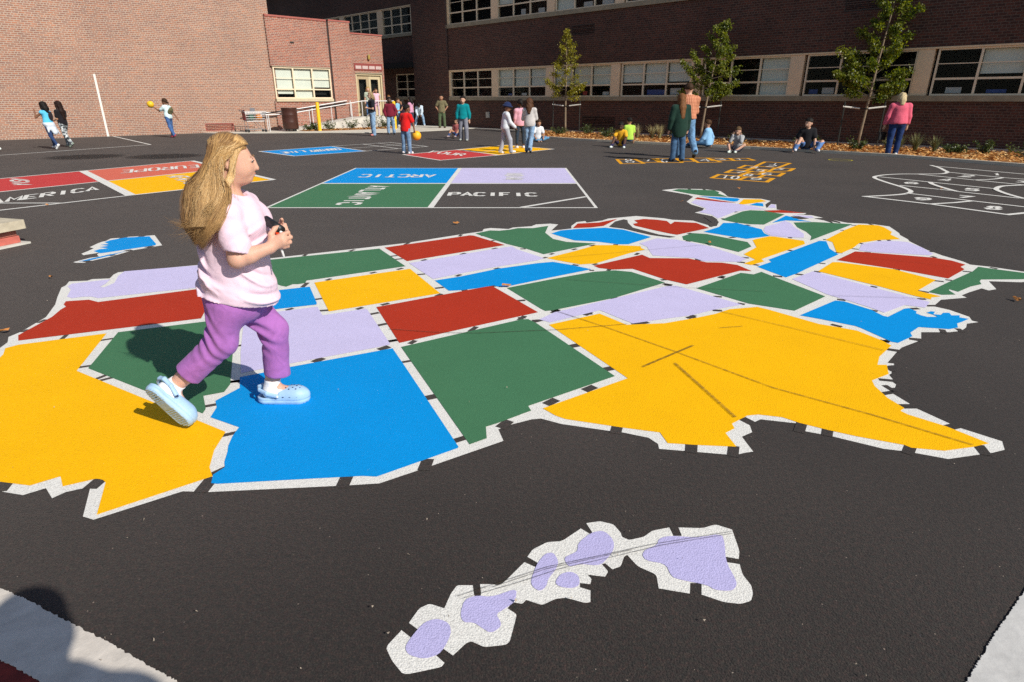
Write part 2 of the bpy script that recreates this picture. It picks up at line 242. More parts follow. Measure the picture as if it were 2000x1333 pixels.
STATES=[('lavender',[(-3.623,4.786),(-3.727,4.99),(-3.817,5.081),(-3.834,5.166),(-3.583,5.303),(-3.54,5.166),(-3.529,5.063),(-3.483,5.053),(-3.48,5.19),(-3.581,5.415),(-3.619,5.576),(-3.024,5.803),(-2.853,5.887),(-2.395,5.026),(-2.667,5.049),(-2.988,4.914),(-3.343,4.745),(-3.419,4.786),(-3.494,4.786),(-3.554,4.745)]),('red',[(-3.363,3.908),(-3.288,3.808),(-2.28,4.254),(-2.363,4.541),(-2.62,5.041),(-2.659,5.003),(-3.28,4.644),(-3.391,4.704),(-3.549,4.664),(-3.514,4.585),(-3.457,4.528),(-3.448,4.454),(-3.397,4.288)]),('yellow',[(-2.783,3.943),(-2.577,3.319),(-1.384,2.602),(-1.364,2.435),(-1.322,2.296),(-1.277,2.226),(-1.607,1.966),(-1.705,2.181),(-1.727,2.199),(-1.745,2.205),(-1.763,2.208),(-1.866,2.153),(-1.925,2.226),(-2.007,2.159),(-2.153,2.186),(-2.272,2.237),(-2.587,2.53),(-2.955,3.056),(-3.188,3.521),(-3.205,3.57),(-3.271,3.673),(-3.232,3.734)]),('green',[(-2.718,3.967),(-2.166,4.209),(-2.012,4.288),(-1.919,4.018),(-1.771,3.6),(-1.589,3.134),(-1.581,3.037),(-1.673,2.99),(-1.59,2.839),(-1.583,2.789),(-2.533,3.357)]),('blue',[(-1.973,4.966),(-1.773,5.056),(-1.734,5.072),(-1.539,4.618),(-1.531,4.579),(-1.78,4.478),(-2.18,4.299),(-2.376,4.657),(-2.606,5.087),(-2.837,5.944),(-2.743,5.985),(-2.276,5.166),(-2.057,4.936)]),('green',[(-2.385,6.038),(-1.427,6.513),(-1.025,5.764),(-1.82,5.263),(-1.808,5.182),(-1.861,5.15),(-1.905,5.15),(-1.936,5.072),(-1.991,5.103),(-2.115,5.214),(-2.272,5.33),(-2.626,5.923)]),('red',[(-1.381,6.562),(-0.496,7.206),(-0.453,7.191),(-0.079,6.687),(-1.042,5.964)]),('lavender',[(-1.009,5.883),(-0.083,6.574),(0,6.624),(0.055,6.477),(0.326,6.08),(0.24,5.985),(-0.147,5.745),(-0.473,5.503),(-0.705,5.313)]),('blue',[(-0.685,5.263),(-0.464,5.398),(-0.136,5.668),(0.251,5.883),(0.405,5.934),(0.576,5.813),(0.75,5.65),(0.322,5.347),(-0.018,5.095),(-0.083,5.056),(-0.123,5.072),(-0.157,5.111),(-0.279,5.034),(-0.431,4.966),(-0.529,4.951)]),('green',[(-0.044,5.034),(0.338,5.296),(0.753,5.557),(0.962,5.612),(1.111,5.557),(1.342,5.198),(0.828,4.752),(0.312,4.441),(0.253,4.423),(0.22,4.478)]),('red',[(-1.049,4.516),(-0.22,5.072),(-0.167,5.087),(0.197,4.393),(-0.341,4.038),(-0.743,3.766)]),('yellow',[(-1.733,5.198),(-0.966,5.668),(-0.594,4.878),(-1.386,4.411)]),('lavender',[(-1.995,4.358),(-1.747,4.417),(-1.508,4.528),(-1.41,4.322),(-1.124,4.478),(-1.11,4.466),(-0.796,3.739),(-0.864,3.695),(-1.347,3.429),(-1.591,3.287),(-1.722,3.6),(-1.897,4.069)]),('blue',[(-1.574,3.23),(-1.434,3.31),(-1.329,3.377),(-0.771,3.673),(-0.667,3.437),(-0.466,2.973),(-0.353,2.712),(-0.248,2.467),(-0.25,2.454),(-0.576,2.224),(-0.638,2.229),(-0.734,2.22),(-0.923,2.202),(-1.231,2.171),(-1.26,2.176),(-1.28,2.24),(-1.255,2.295),(-1.276,2.34),(-1.298,2.424),(-1.316,2.473),(-1.334,2.564),(-1.338,2.647),(-1.525,2.749),(-1.541,2.857),(-1.581,2.931),(-1.516,3.088)]),('green',[(-0.72,3.695),(0.067,4.231),(0.118,4.238),(0.176,4.149),(0.598,3.244),(0.085,2.871),(0.099,2.82),(-0.069,2.69),(-0.128,2.652),(-0.12,2.542),(-0.197,2.486)]),('yellow',[(0.263,4.117),(0.657,4.362),(0.818,4.117),(1.095,4.149),(1.365,4.271),(1.527,4.358),(1.666,4.466),(1.899,4.522),(1.958,4.46),(2.197,4.133),(2.298,4.069),(2.398,3.997),(2.465,3.813),(2.477,3.721),(2.296,3.536),(2.213,3.408),(2.269,3.408),(2.204,3.274),(2.058,3.186),(2.034,3.113),(2.022,2.965),(2.043,2.848),(2.005,2.818),(2.02,2.778),(2.136,2.655),(2.229,2.496),(2.14,2.466),(1.98,2.431),(1.843,2.457),(1.825,2.482),(1.65,2.558),(1.539,2.619),(1.427,2.692),(1.368,2.749),(1.258,2.778),(1.198,2.768),(1.09,2.683),(1.088,2.637),(1.029,2.592),(1.039,2.466),(0.856,2.482),(0.728,2.498),(0.714,2.597),(0.542,2.644),(0.27,2.73),(0.221,2.767),(0.16,2.845),(0.667,3.216)]),('lavender',[(0.198,4.231),(0.321,4.393),(1.33,5.087),(1.413,5.103),(1.8,4.579),(1.568,4.466),(1.333,4.322),(1.084,4.231),(0.866,4.143),(0.837,4.187),(0.671,4.441),(0.277,4.165)]),('green',[(1.568,5.026),(2.118,5.521),(2.217,5.468),(2.322,5.557),(2.396,5.296),(2.555,4.793),(2.149,4.429),(1.861,4.605)]),('blue',[(2.141,4.322),(2.581,4.684),(2.64,4.664),(2.742,4.454),(2.755,4.311),(2.777,4.288),(3.011,4.478),(3.053,4.491),(3.068,4.417),(3.034,4.369),(3.044,4.322),(3.068,4.288),(3.143,4.288),(3.143,4.334),(3.119,4.381),(3.176,4.417),(3.2,4.405),(3.15,4.346),(3.2,4.334),(3.246,4.381),(3.292,4.381),(3.269,4.322),(3.33,4.322),(3.298,4.276),(3.343,4.243),(3.245,4.176),(3.19,4.143),(3.14,4.059),(3.058,4.028),(2.869,4.069),(2.743,3.957),(2.716,3.889),(2.547,3.766),(2.517,3.785),(2.453,4.048),(2.435,4.09),(2.249,4.243)]),('lavender',[(2.504,5.313),(2.807,5.576),(2.843,5.521),(3.073,5.072),(3.28,4.697),(3.312,4.644),(3.187,4.503),(3.067,4.566),(2.803,4.381),(2.775,4.478),(2.662,4.724),(2.594,4.85)]),('yellow',[(2.859,5.576),(3.162,5.923),(3.222,5.923),(3.61,5.65),(3.769,5.28),(3.403,4.951),(3.498,4.793),(3.401,4.765),(3.363,4.711),(3.298,4.793),(3.134,5.118)]),('red',[(3.243,6.006),(3.622,6.382),(3.738,6.336),(4.277,6.112),(4.38,5.985),(4.406,5.823),(4.303,5.745),(4.277,5.65),(3.911,5.33),(3.648,5.65)]),('lavender',[(3.685,6.429),(3.875,6.726),(4.144,6.883),(4.279,6.897),(4.37,6.883),(4.448,6.83),(4.444,6.574),(4.376,6.267),(4.302,6.209),(3.807,6.345)]),('yellow',[(3.578,6.948),(4.09,7.525),(4.441,7.869),(4.663,7.821),(4.666,7.687),(4.598,7.401),(4.493,7.25),(4.457,6.992),(4.174,6.938),(3.885,6.788),(3.669,6.525),(3.436,6.301),(3.409,6.345),(3.602,6.83)]),('blue',[(2.352,5.745),(2.561,5.934),(2.572,6.027),(3.487,6.904),(3.557,6.883),(3.418,6.519),(3.379,6.245),(2.788,5.664),(2.656,5.526),(2.47,5.364)]),('yellow',[(2.743,6.938),(2.793,6.992),(3.015,7.148),(3.069,7.133),(3.312,6.904),(3.253,6.739),(2.509,6.048),(2.497,5.949),(2.319,5.808),(2.266,5.868),(2.437,6.027),(2.402,6.256),(2.655,6.581)]),('green',[(1.995,7.148),(2.165,7.332),(2.319,7.28),(2.649,6.837),(2.611,6.612),(2.382,6.353),(2.178,6.706),(1.959,6.951)]),('blue',[(2.318,7.408),(2.612,7.728),(2.743,7.986),(2.923,7.977),(3.083,7.565),(3.025,7.332),(3.031,7.169),(2.695,7.006),(2.441,7.28)]),('lavender',[(1.42,6.771),(1.67,7.034),(1.876,6.972),(2.145,6.643),(2.275,6.313),(2.367,6.064),(2.251,5.934),(1.904,5.959),(1.839,6.091),(1.448,6.2),(1.457,6.4),(1.47,6.599)]),('red',[(1.56,7.924),(1.637,7.986),(1.621,8.166),(1.769,8.269),(1.928,8.213),(2.043,8.12),(2.04,7.898),(2.133,8.075),(2.394,7.986),(2.459,7.646),(2.212,7.447),(1.957,7.235),(1.895,7.294),(1.731,7.525),(1.561,7.795)]),('red',[(0.759,7.638),(0.847,7.942),(1.134,8.016),(1.417,8.28),(1.244,7.942),(1.163,7.787),(0.995,7.687)]),('blue',[(0.472,7.309),(0.595,7.494),(0.812,7.589),(1.046,7.638),(1.165,7.667),(1.375,7.541),(1.624,7.108),(1.288,6.726),(1.169,6.726),(0.965,6.859),(0.711,6.924),(0.521,7.22)]),('green',[(-0.438,7.309),(-0.27,7.494),(-0.156,7.475),(-0.025,7.541),(0.07,7.638),(0.262,7.638),(0.461,7.787),(0.4,7.355),(0.471,7.006),(0.617,6.843),(0.935,6.764),(0.329,6.256),(0.159,6.501),(-0.057,6.741),(-0.349,7.177)]),('yellow',[(0.352,6.091),(0.661,6.394),(0.924,6.68),(1.129,6.687),(1.406,6.634),(1.396,6.538),(1.422,6.465),(1.229,6.304),(0.822,5.873),(0.667,5.831),(0.455,5.996)]),('red',[(0.788,5.784),(1.344,6.236),(1.394,6.091),(1.779,6.078),(1.917,5.915),(2.064,5.903),(2.185,5.813),(2.243,5.585),(2.141,5.601),(1.515,5.141),(1.365,5.296),(1.145,5.668),(0.952,5.64),(0.829,5.697)]),('green',[(2.79,8.213),(3.299,8.863),(3.444,8.961),(3.612,8.917),(3.804,8.622),(3.232,7.872),(3.061,7.898),(2.918,8.012)]),('lavender',[(2.787,9.68),(2.915,9.927),(3.225,9.809),(3.556,9.433),(3.719,9.049),(3.468,9.027),(3.207,8.863),(2.777,8.307),(2.78,8.602),(2.66,8.81),(2.85,9.083),(2.844,9.255)]),('red',[(2.939,10.048),(3.037,10.214),(3.491,9.642),(3.245,9.744),(3.062,9.94)]),('blue',[(3.098,10.356),(3.435,10.214),(3.653,10.117),(3.657,10.007),(3.543,9.796),(3.474,9.77),(3.295,10.034)]),('green',[(2.819,11.045),(2.974,11.21),(3.564,11.045),(3.579,10.806),(3.509,10.652),(3.553,10.256),(3.196,10.4),(3.007,10.652)]),('yellow',[(3.481,9.555),(3.718,10.007),(3.985,10.007),(4.011,9.809),(3.769,9.642),(3.514,9.481)]),('blue',[(3.604,9.433),(3.789,9.642),(3.869,9.592),(3.768,9.301)]),('lavender',[(3.794,9.197),(3.958,9.493),(4.007,9.469),(3.898,9.162)]),('red',[(3.63,8.939),(3.892,8.972),(4.135,8.725),(3.801,8.746),(3.672,8.788)]),('blue',[(3.375,7.986),(3.78,8.521),(3.827,8.384),(3.831,8.231),(3.927,8.066),(3.633,8.166)]),('lavender',[(3.091,7.525),(3.202,7.753),(3.447,7.959),(3.608,8.148),(3.613,7.959),(3.558,7.753),(3.485,7.294),(3.389,7.076),(3.246,7.091),(3.051,7.162),(3.049,7.355)]),('green',[(3.669,8.012),(3.952,8.048),(4.156,7.986),(4.372,7.889),(3.394,6.924),(3.51,7.148),(3.566,7.408),(3.578,7.687)]),('lavender',[(3.894,8.581),(4.115,8.481),(4.092,8.355),(3.881,8.307)]),('green',[(4.475,5.746),(4.546,5.673),(4.739,5.523),(4.824,5.438),(4.806,5.347),(4.543,5.306),(4.186,5.298),(4.133,5.247),(4.081,5.15),(3.933,5.075),(3.725,4.923),(3.7,4.995),(3.676,4.966),(3.651,4.844),(3.535,4.837),(3.469,4.916),(3.854,5.227),(4.306,5.579)])]
MAP_WHITE=[(-3.856,5.118),(-3.91,5.239),(-3.763,5.263),(-3.754,5.313),(-3.611,5.338),(-3.655,5.468),(-3.66,5.548),(-3.033,5.823),(-2.408,6.102),(-1.19,6.791),(-0.609,7.265),(-0.361,7.447),(-0.349,7.589),(-0.268,7.654),(-0.044,7.589),(0.013,7.687),(0.246,7.767),(0.309,7.889),(0.49,7.942),(0.592,7.889),(0.507,7.589),(0.483,7.494),(0.599,7.541),(0.739,7.621),(0.753,7.787),(0.844,8.048),(0.966,8.124),(0.974,8.012),(1.194,8.157),(1.296,8.303),(1.706,8.501),(1.934,8.384),(2.046,8.326),(2.143,8.213),(2.394,8.157),(2.503,7.838),(2.487,7.72),(2.598,7.787),(2.712,8.066),(2.734,8.521),(2.59,8.767),(2.749,8.939),(2.829,9.139),(2.737,9.493),(2.739,9.77),(2.985,10.285),(2.971,10.517),(2.642,11.078),(2.945,11.278),(3.431,11.21),(3.641,10.948),(3.613,10.637),(3.558,10.285),(3.704,10.144),(4.022,10.062),(4.087,9.848),(3.897,9.543),(3.809,9.255),(3.976,9.543),(4.035,9.493),(3.855,9.027),(4.153,8.725),(4.072,8.622),(3.929,8.622),(4.151,8.561),(4.282,8.175),(4.36,7.994),(4.628,7.924),(4.768,7.753),(4.649,7.34),(4.591,7.22),(4.545,6.992),(4.497,6.883),(4.429,6.453),(4.429,6.209),(4.469,5.952),(4.456,5.831),(4.598,5.745),(4.774,5.567),(4.89,5.45),(4.834,5.313),(4.474,5.214),(4.214,5.247),(4.102,5.002),(4.011,4.966),(3.994,5.026),(3.811,4.913),(3.688,4.827),(3.688,4.765),(3.461,4.711),(3.445,4.711),(3.275,4.541),(3.34,4.454),(3.381,4.292),(3.342,4.209),(3.367,4.176),(3.26,4.143),(3.205,4.069),(3.123,3.997),(3.021,3.971),(2.826,3.971),(2.734,3.822),(2.525,3.689),(2.437,3.6),(2.291,3.44),(2.325,3.429),(2.312,3.406),(2.27,3.399),(2.262,3.346),(2.228,3.287),(2.201,3.265),(2.186,3.198),(2.166,3.175),(2.166,3.134),(2.137,3.095),(2.105,3.088),(2.082,3.043),(2.082,3.018),(2.103,2.891),(2.101,2.856),(2.169,2.693),(2.181,2.657),(2.306,2.516),(2.262,2.442),(2.19,2.417),(1.952,2.364),(1.808,2.426),(1.712,2.45),(1.523,2.566),(1.404,2.619),(1.418,2.688),(1.249,2.73),(1.211,2.703),(1.174,2.672),(1.161,2.602),(1.096,2.559),(1.102,2.426),(1.064,2.417),(1.007,2.396),(0.677,2.45),(0.682,2.493),(0.65,2.549),(0.534,2.6),(0.47,2.615),(0.244,2.683),(0.147,2.738),(0.1,2.73),(-0.008,2.675),(-0.067,2.629),(-0.04,2.521),(-0.349,2.312),(-0.555,2.177),(-0.69,2.162),(-1.242,2.116),(-1.352,2.121),(-1.602,1.938),(-1.655,1.957),(-1.751,2.153),(-1.828,2.116),(-1.856,2.074),(-1.929,2.143),(-1.989,2.095),(-2.103,2.121),(-2.224,2.17),(-2.662,2.53),(-3.039,3.056),(-3.305,3.651),(-3.338,3.78),(-3.408,3.879),(-3.397,3.982),(-3.442,4.288),(-3.58,4.585),(-3.7,4.786),(-3.848,5.049)]
LAKES=[[(1.224,7.737),(1.355,8.08),(1.492,8.235),(1.533,8.179),(1.507,7.994),(1.511,7.667),(1.744,7.247),(1.912,7.116),(1.83,7.074),(1.647,7.22),(1.518,7.401),(1.386,7.608),(1.264,7.687)],[(2.505,7.855),(2.607,8.03),(2.615,8.403),(2.749,8.501),(2.745,8.259),(2.699,8.048),(2.619,7.855),(2.508,7.703)],[(3.812,8.452),(3.935,8.472),(4.001,8.307),(3.869,8.241),(3.802,8.326)],[(4.07,8.307),(4.231,8.355),(4.287,8.048),(4.259,7.959),(4.196,8.102),(4.159,7.924),(4.142,8.166)],[(3.87,9.493),(3.953,9.53),(3.808,9.231),(3.762,9.162)]]
GAPS=[((-3.021,3.845),(-3.038,3.908),0.03),((-2.741,3.816),(-2.691,3.845),0.03),((-2.594,3.373),(-2.544,3.396),0.03),((-2.392,3.206),(-2.367,3.258),0.03),((-2.357,3.185),(-2.318,3.22),0.03),((-1.608,2.868),(-1.558,2.891),0.03),((-1.375,2.573),(-1.336,2.595),0.03),((-1.288,2.243),(-1.252,2.29),0.03),((-3.381,3.982),(-3.382,4.012),0.03),((-3.409,4.171),(-3.406,4.22),0.03),((-1.601,3.164),(-1.557,3.185),0.03),((-1.795,3.712),(-1.771,3.726),0.03),((-1.275,2.124),(-1.274,2.212),0.06),((-1.744,2.15),(-1.741,2.203),0.06),((-2.107,2.126),(-2.123,2.181),0.06),((-1.603,3.172),(-1.552,3.176),0.03),((-0.818,3.802),(-0.773,3.815),0.03),((-0.673,3.448),(-0.624,3.47),0.03),((-0.272,2.518),(-0.227,2.544),0.03),((-1.207,3.459),(-1.18,3.504),0.055),((-0.846,3.656),(-0.808,3.698),0.055),((-0.461,2.965),(-0.41,2.99),0.055),((-0.382,2.284),(-0.376,2.352),0.055),((-0.705,2.156),(-0.704,2.224),0.055),((-0.288,3.992),(-0.255,4.069),0.04),((-0.668,3.762),(-0.649,3.803),0.04),((0.056,4.231),(0.091,4.299),0.04),((0.161,4.182),(0.207,4.215),0.04),((0.307,4.387),(0.352,4.449),0.04),((0.55,4.334),(0.591,4.387),0.04),((0.82,4.711),(0.857,4.752),0.04),((1.299,4.265),(1.353,4.317),0.04),((-0.268,2.521),(-0.223,2.549),0.04),((0.385,3.708),(0.438,3.735),0.055),((0.558,3.342),(0.607,3.364),0.055),((0.408,3.062),(0.455,3.101),0.055),((0.187,2.897),(0.23,2.941),0.055),((-0.053,2.652),(-0.019,2.706),0.055),((0.501,2.6),(0.521,2.667),0.055),((0.818,2.426),(0.836,2.486),0.055),((0.872,4.123),(0.97,4.175),0.055),((0.82,2.431),(0.835,2.486),0.05),((0.998,2.395),(1.026,2.466),0.05),((1.509,2.575),(1.539,2.628),0.05),((1.802,2.415),(1.85,2.474),0.05),((2.148,2.406),(2.167,2.474),0.05),((1.392,2.61),(1.441,2.692),0.05),((1.166,2.73),(1.189,2.692),0.05),((2.127,2.641),(2.175,2.659),0.05),((2.05,2.869),(2.098,2.869),0.05),((2.034,3.02),(2.095,3.038),0.035),((2.096,3.113),(2.104,3.055),0.035),((2.118,3.198),(2.187,3.181),0.035),((2.259,3.38),(2.256,3.326),0.035),((2.411,3.658),(2.464,3.627),0.035),((2.457,3.793),(2.511,3.813),0.035),((2.679,3.837),(2.714,3.813),0.035),((2.998,4.014),(2.986,3.966),0.035),((-1.574,4.718),(-1.53,4.741),0.04),((-1.464,4.429),(-1.41,4.441),0.04),((-1.715,4.451),(-1.691,4.481),0.04),((-1.644,5.28),(-1.626,5.317),0.04),((-1.302,5.517),(-1.273,5.548),0.04),((-1.077,5.65),(-1.047,5.687),0.04),((-1.232,6.172),(-1.185,6.2),0.04),((-1.169,6.038),(-1.116,6.064),0.04),((-1.714,6.4),(-1.688,6.459),0.04),((-2.136,6.189),(-2.131,6.239),0.04),((-1.184,6.726),(-1.154,6.804),0.04),((-0.894,5.996),(-0.866,6.027),0.04),((-0.524,6.256),(-0.494,6.301),0.04),((-0.857,5.468),(-0.812,5.481),0.04),((-0.643,5.03),(-0.596,5.049),0.04),((-0.501,5.415),(-0.475,5.459),0.04),((-0.158,5.664),(-0.128,5.697),0.04),((-0.613,4.811),(-0.586,4.857),0.04),((-0.415,4.966),(-0.389,4.981),0.04),((-0.181,5.08),(-0.149,5.095),0.04),((-1.012,4.576),(-0.978,4.608),0.04),((-1.183,4.472),(-1.16,4.503),0.04),((-1.054,4.352),(-1.012,4.381),0.04),((-0.951,4.106),(-0.907,4.135),0.04),((-0.82,3.794),(-0.778,3.817),0.04),((-1.793,5.068),(-1.792,5.186),0.04),((-0.616,7.162),(-0.6,7.242),0.04),((-0.249,6.883),(-0.207,6.924),0.04),((-0.349,7.177),(-0.316,7.238),0.04),((-0.203,6.501),(-0.171,6.538),0.04),((0.102,6.501),(0.135,6.501),0.04),((0.401,6.256),(0.427,6.29),0.04),((0.651,6.465),(0.687,6.501),0.04),((0.862,6.649),(0.909,6.687),0.04),((0.313,6.091),(0.346,6.123),0.04),((0.599,5.825),(0.634,5.801),0.04),((0.794,5.831),(0.827,5.855),0.04),((0.738,5.612),(0.76,5.612),0.04),((0.904,5.612),(0.925,5.657),0.04),((1.335,5.286),(1.372,5.296),0.04),((1.332,5.126),(1.369,5.112),0.04),((1.282,6.242),(1.318,6.304),0.04),((1.857,6.027),(1.879,5.996),0.04),((1.882,5.372),(1.921,5.408),0.04),((0.809,4.744),(0.848,4.719),0.04),((0.051,4.679),(0.094,4.691),0.04),((0.311,4.423),(0.347,4.441),0.04),((0.554,4.352),(0.59,4.362),0.04),((0.058,4.265),(0.087,4.272),0.04),((0.158,4.205),(0.209,4.215),0.04),((1.655,4.793),(1.696,4.785),0.04),((1.787,4.611),(1.816,4.592),0.04),((1.541,4.441),(1.586,4.434),0.04),((1.297,4.272),(1.345,4.282),0.04),((2.288,4.12),(2.322,4.082),0.04),((2.464,3.809),(2.489,3.787),0.04),((2.419,3.658),(2.466,3.637),0.04),((2.681,3.843),(2.732,3.831),0.04),((2.735,4.443),(2.763,4.425),0.04),((3.075,4.478),(3.116,4.484),0.04),((3.28,4.727),(3.316,4.721),0.04),((3.093,5.082),(3.113,5.06),0.04),((3.609,5.646),(3.637,5.624),0.04),((2.624,4.711),(2.656,4.695),0.04),((3.236,4.553),(3.293,4.553),0.04),((3.406,4.955),(3.462,4.913),0.04),((3.75,5.259),(3.794,5.235),0.04),((3.871,5.286),(3.896,5.274),0.04),((4.225,5.579),(4.267,5.557),0.04),((3.717,6.345),(3.75,6.334),0.04),((4.294,6.156),(4.302,6.119),0.04),((3.886,6.788),(3.901,6.726),0.04),((3.663,6.516),(3.701,6.487),0.04),((4.181,6.948),(4.169,6.89),0.04),((4.301,6.962),(4.281,6.89),0.04),((4.603,7.91),(4.607,7.844),0.04),((4.041,7.513),(4.079,7.498),0.04),((4.339,7.828),(4.386,7.811),0.04),((4.393,6.384),(4.428,6.367),0.04),((2.977,3.966),(3,4.015),0.04),((3.123,4.032),(3.115,3.983),0.04),((4.576,5.714),(4.596,5.678),0.04),((3.014,5.888),(3.053,5.869),0.04),((2.534,7.076),(2.586,7.098),0.05),((2.173,6.687),(2.205,6.7),0.05),((3.218,7.076),(3.234,7.062),0.05),((2.619,5.481),(2.656,5.459),0.05),((2.831,5.571),(2.86,5.557),0.05),((2.387,5.415),(2.436,5.394),0.05),((2.951,6.441),(2.97,6.406),0.05),((2.341,6.118),(2.387,6.102),0.05),((2.238,5.934),(2.28,5.908),0.05),((1.85,6.038),(1.873,6.027),0.05),((1.983,6.904),(2.014,6.883),0.05),((1.132,6.706),(1.159,6.7),0.05),((1.873,5.372),(1.9,5.351),0.05),((1.326,5.158),(1.374,5.126),0.05),((2.353,5.833),(2.381,5.808),0.05),((3.577,6.972),(3.626,6.951),0.05),((3.394,6.33),(3.445,6.324),0.05),((2.109,7.294),(2.15,7.332),0.05),((2.901,7.986),(2.911,7.942),0.05),((3.013,7.812),(3.004,7.855),0.05),((3.17,11.261),(3.166,11.144),0.05),((3.434,11.261),(3.409,11.094),0.05),((2.828,8.307),(2.857,8.288),0.05),((3.161,8.81),(3.205,8.831),0.05)]
SCUFFS=[([(0.33,4.417),(0.65,4.069),(1.031,3.617),(1.452,3.082),(1.826,2.773),(2.139,2.475)],0.012),([(-0.858,4.018),(-0.547,3.957),(-0.253,3.937),(0.321,4.007),(0.822,4.122)],0.012),([(0.783,3.368),(0.955,3.517),(1.181,3.712)],0.02),([(0.989,3.422),(1.059,3.082),(1.126,2.74)],0.018),([(1.529,4.441),(1.905,4.09),(2.373,3.625)],0.01),([(0.444,6.069),(1.432,6.429),(2.182,6.7)],0.008),([(0.487,5.28),(1.273,5.072),(2.131,4.907)],0.008),([(1.454,4.038),(1.626,4.069)],0.01),([(1.783,7.34),(2.517,7.525),(3.502,6.938)],0.005),([(2.609,4.793),(3.297,4.724)],0.008),([(3.37,6.2),(4.225,5.745)],0.005),([(-0.177,1.542),(-0.022,1.612),(0.121,1.676),(0.348,1.743),(0.506,1.791),(0.817,1.862)],0.006),([(-0.156,1.533),(0.02,1.602),(0.164,1.666),(0.36,1.727),(0.543,1.787),(0.813,1.85)],0.005),([(-0.063,1.581),(0.121,1.666),(0.27,1.712),(0.425,1.76)],0.005)]
HAWAII_WHITE=[[(-0.371,1.35),(-0.335,1.412),(-0.302,1.384),(-0.247,1.347),(-0.193,1.296),(-0.2,1.282),(-0.303,1.256),(-0.344,1.303)],[(-0.285,1.414),(-0.317,1.44),(-0.293,1.498),(-0.263,1.517),(-0.214,1.498),(-0.199,1.56),(-0.182,1.597),(-0.13,1.597),(-0.124,1.556),(-0.111,1.533),(-0.1,1.556),(-0.106,1.602),(-0.064,1.602),(-0.05,1.597),(-0.029,1.607),(0.043,1.706),(0.082,1.681),(0.121,1.666),(0.086,1.706),(0.054,1.733),(0.074,1.771),(0.128,1.81),(0.182,1.815),(0.258,1.886),(0.294,1.85),(0.299,1.862),(0.282,1.917),(0.335,1.929),(0.384,1.91),(0.404,1.862),(0.404,1.839),(0.428,1.821),(0.485,1.839),(0.524,1.874),(0.591,1.892),(0.595,1.844),(0.626,1.844),(0.626,1.892),(0.716,1.888),(0.77,1.91),(0.823,1.88),(0.811,1.765),(0.794,1.722),(0.752,1.733),(0.747,1.706),(0.788,1.696),(0.781,1.646),(0.792,1.597),(0.785,1.56),(0.767,1.529),(0.729,1.516),(0.678,1.524),(0.616,1.556),(0.631,1.607),(0.593,1.607),(0.579,1.56),(0.483,1.583),(0.489,1.646),(0.433,1.686),(0.407,1.743),(0.394,1.733),(0.375,1.686),(0.344,1.671),(0.323,1.701),(0.311,1.696),(0.328,1.661),(0.314,1.636),(0.255,1.646),(0.267,1.626),(0.26,1.602),(0.226,1.607),(0.224,1.588),(0.257,1.574),(0.251,1.524),(0.234,1.52),(0.175,1.542),(0.141,1.538),(0.096,1.511),(0.046,1.533),(0.032,1.516),(0.002,1.524),(-0.014,1.498),(0.015,1.473),(0.005,1.424),(-0.007,1.369),(-0.02,1.358),(-0.081,1.35),(-0.12,1.371),(-0.135,1.365),(-0.171,1.321),(-0.204,1.347)]]
HAWAII_ISLES=[[(-0.315,1.347),(-0.302,1.384),(-0.272,1.44),(-0.235,1.456),(-0.202,1.444),(-0.187,1.424),(-0.184,1.392),(-0.198,1.347),(-0.214,1.321),(-0.254,1.307),(-0.299,1.321)],[(-0.162,1.473),(-0.153,1.533),(-0.117,1.551),(-0.062,1.544),(0.016,1.583),(0.012,1.533),(0.002,1.516),(-0.028,1.49),(-0.05,1.473),(-0.033,1.44),(-0.036,1.42),(-0.064,1.398),(-0.097,1.424),(-0.117,1.44),(-0.15,1.44)],[(0.062,1.616),(0.086,1.696),(0.118,1.749),(0.148,1.754),(0.163,1.706),(0.149,1.666),(0.122,1.626),(0.113,1.588),(0.091,1.568),(0.068,1.588)],[(0.142,1.607),(0.162,1.646),(0.199,1.661),(0.226,1.641),(0.225,1.597),(0.199,1.581),(0.158,1.588)],[(0.183,1.727),(0.207,1.743),(0.234,1.76),(0.239,1.804),(0.295,1.862),(0.343,1.874),(0.371,1.821),(0.365,1.771),(0.338,1.727),(0.303,1.686),(0.239,1.696),(0.201,1.681),(0.188,1.696)],[(0.459,1.743),(0.479,1.771),(0.525,1.793),(0.537,1.827),(0.579,1.844),(0.684,1.833),(0.777,1.856),(0.771,1.804),(0.744,1.706),(0.75,1.616),(0.74,1.588),(0.716,1.569),(0.666,1.574),(0.646,1.597),(0.561,1.621),(0.537,1.636),(0.533,1.696),(0.467,1.712)]]
ALASKA_WHITE=[(-4.332,5.927),(-4.279,6.111),(-4.22,6.154),(-4.302,6.256),(-4.322,6.332),(-4.418,6.219),(-4.481,6.282),(-4.495,6.436),(-4.513,6.535),(-4.59,6.584),(-4.62,6.764),(-4.627,6.851),(-4.607,6.895),(-4.632,7.031),(-4.533,7.077),(-4.501,7.124),(-4.34,7.172),(-4.227,7.22),(-4.016,6.917),(-3.851,6.679),(-3.917,6.596),(-4.048,6.424),(-4.054,6.358),(-4.093,6.172),(-4.191,5.961),(-4.205,5.903),(-4.288,5.903)]
ALASKA_BLUE=[[(-4.295,6.301),(-4.426,6.397),(-4.421,6.475),(-4.353,6.527),(-4.48,6.584),(-4.419,6.65),(-4.543,6.7),(-4.476,6.742),(-4.576,6.829),(-4.577,6.94),(-4.493,7.077),(-4.248,7.148),(-3.95,6.742),(-3.925,6.679),(-4.123,6.475),(-4.247,6.339)],[(-4.289,5.944),(-4.247,6.075),(-4.153,6.256),(-4.084,6.408),(-4.122,6.234),(-4.213,5.995)]]
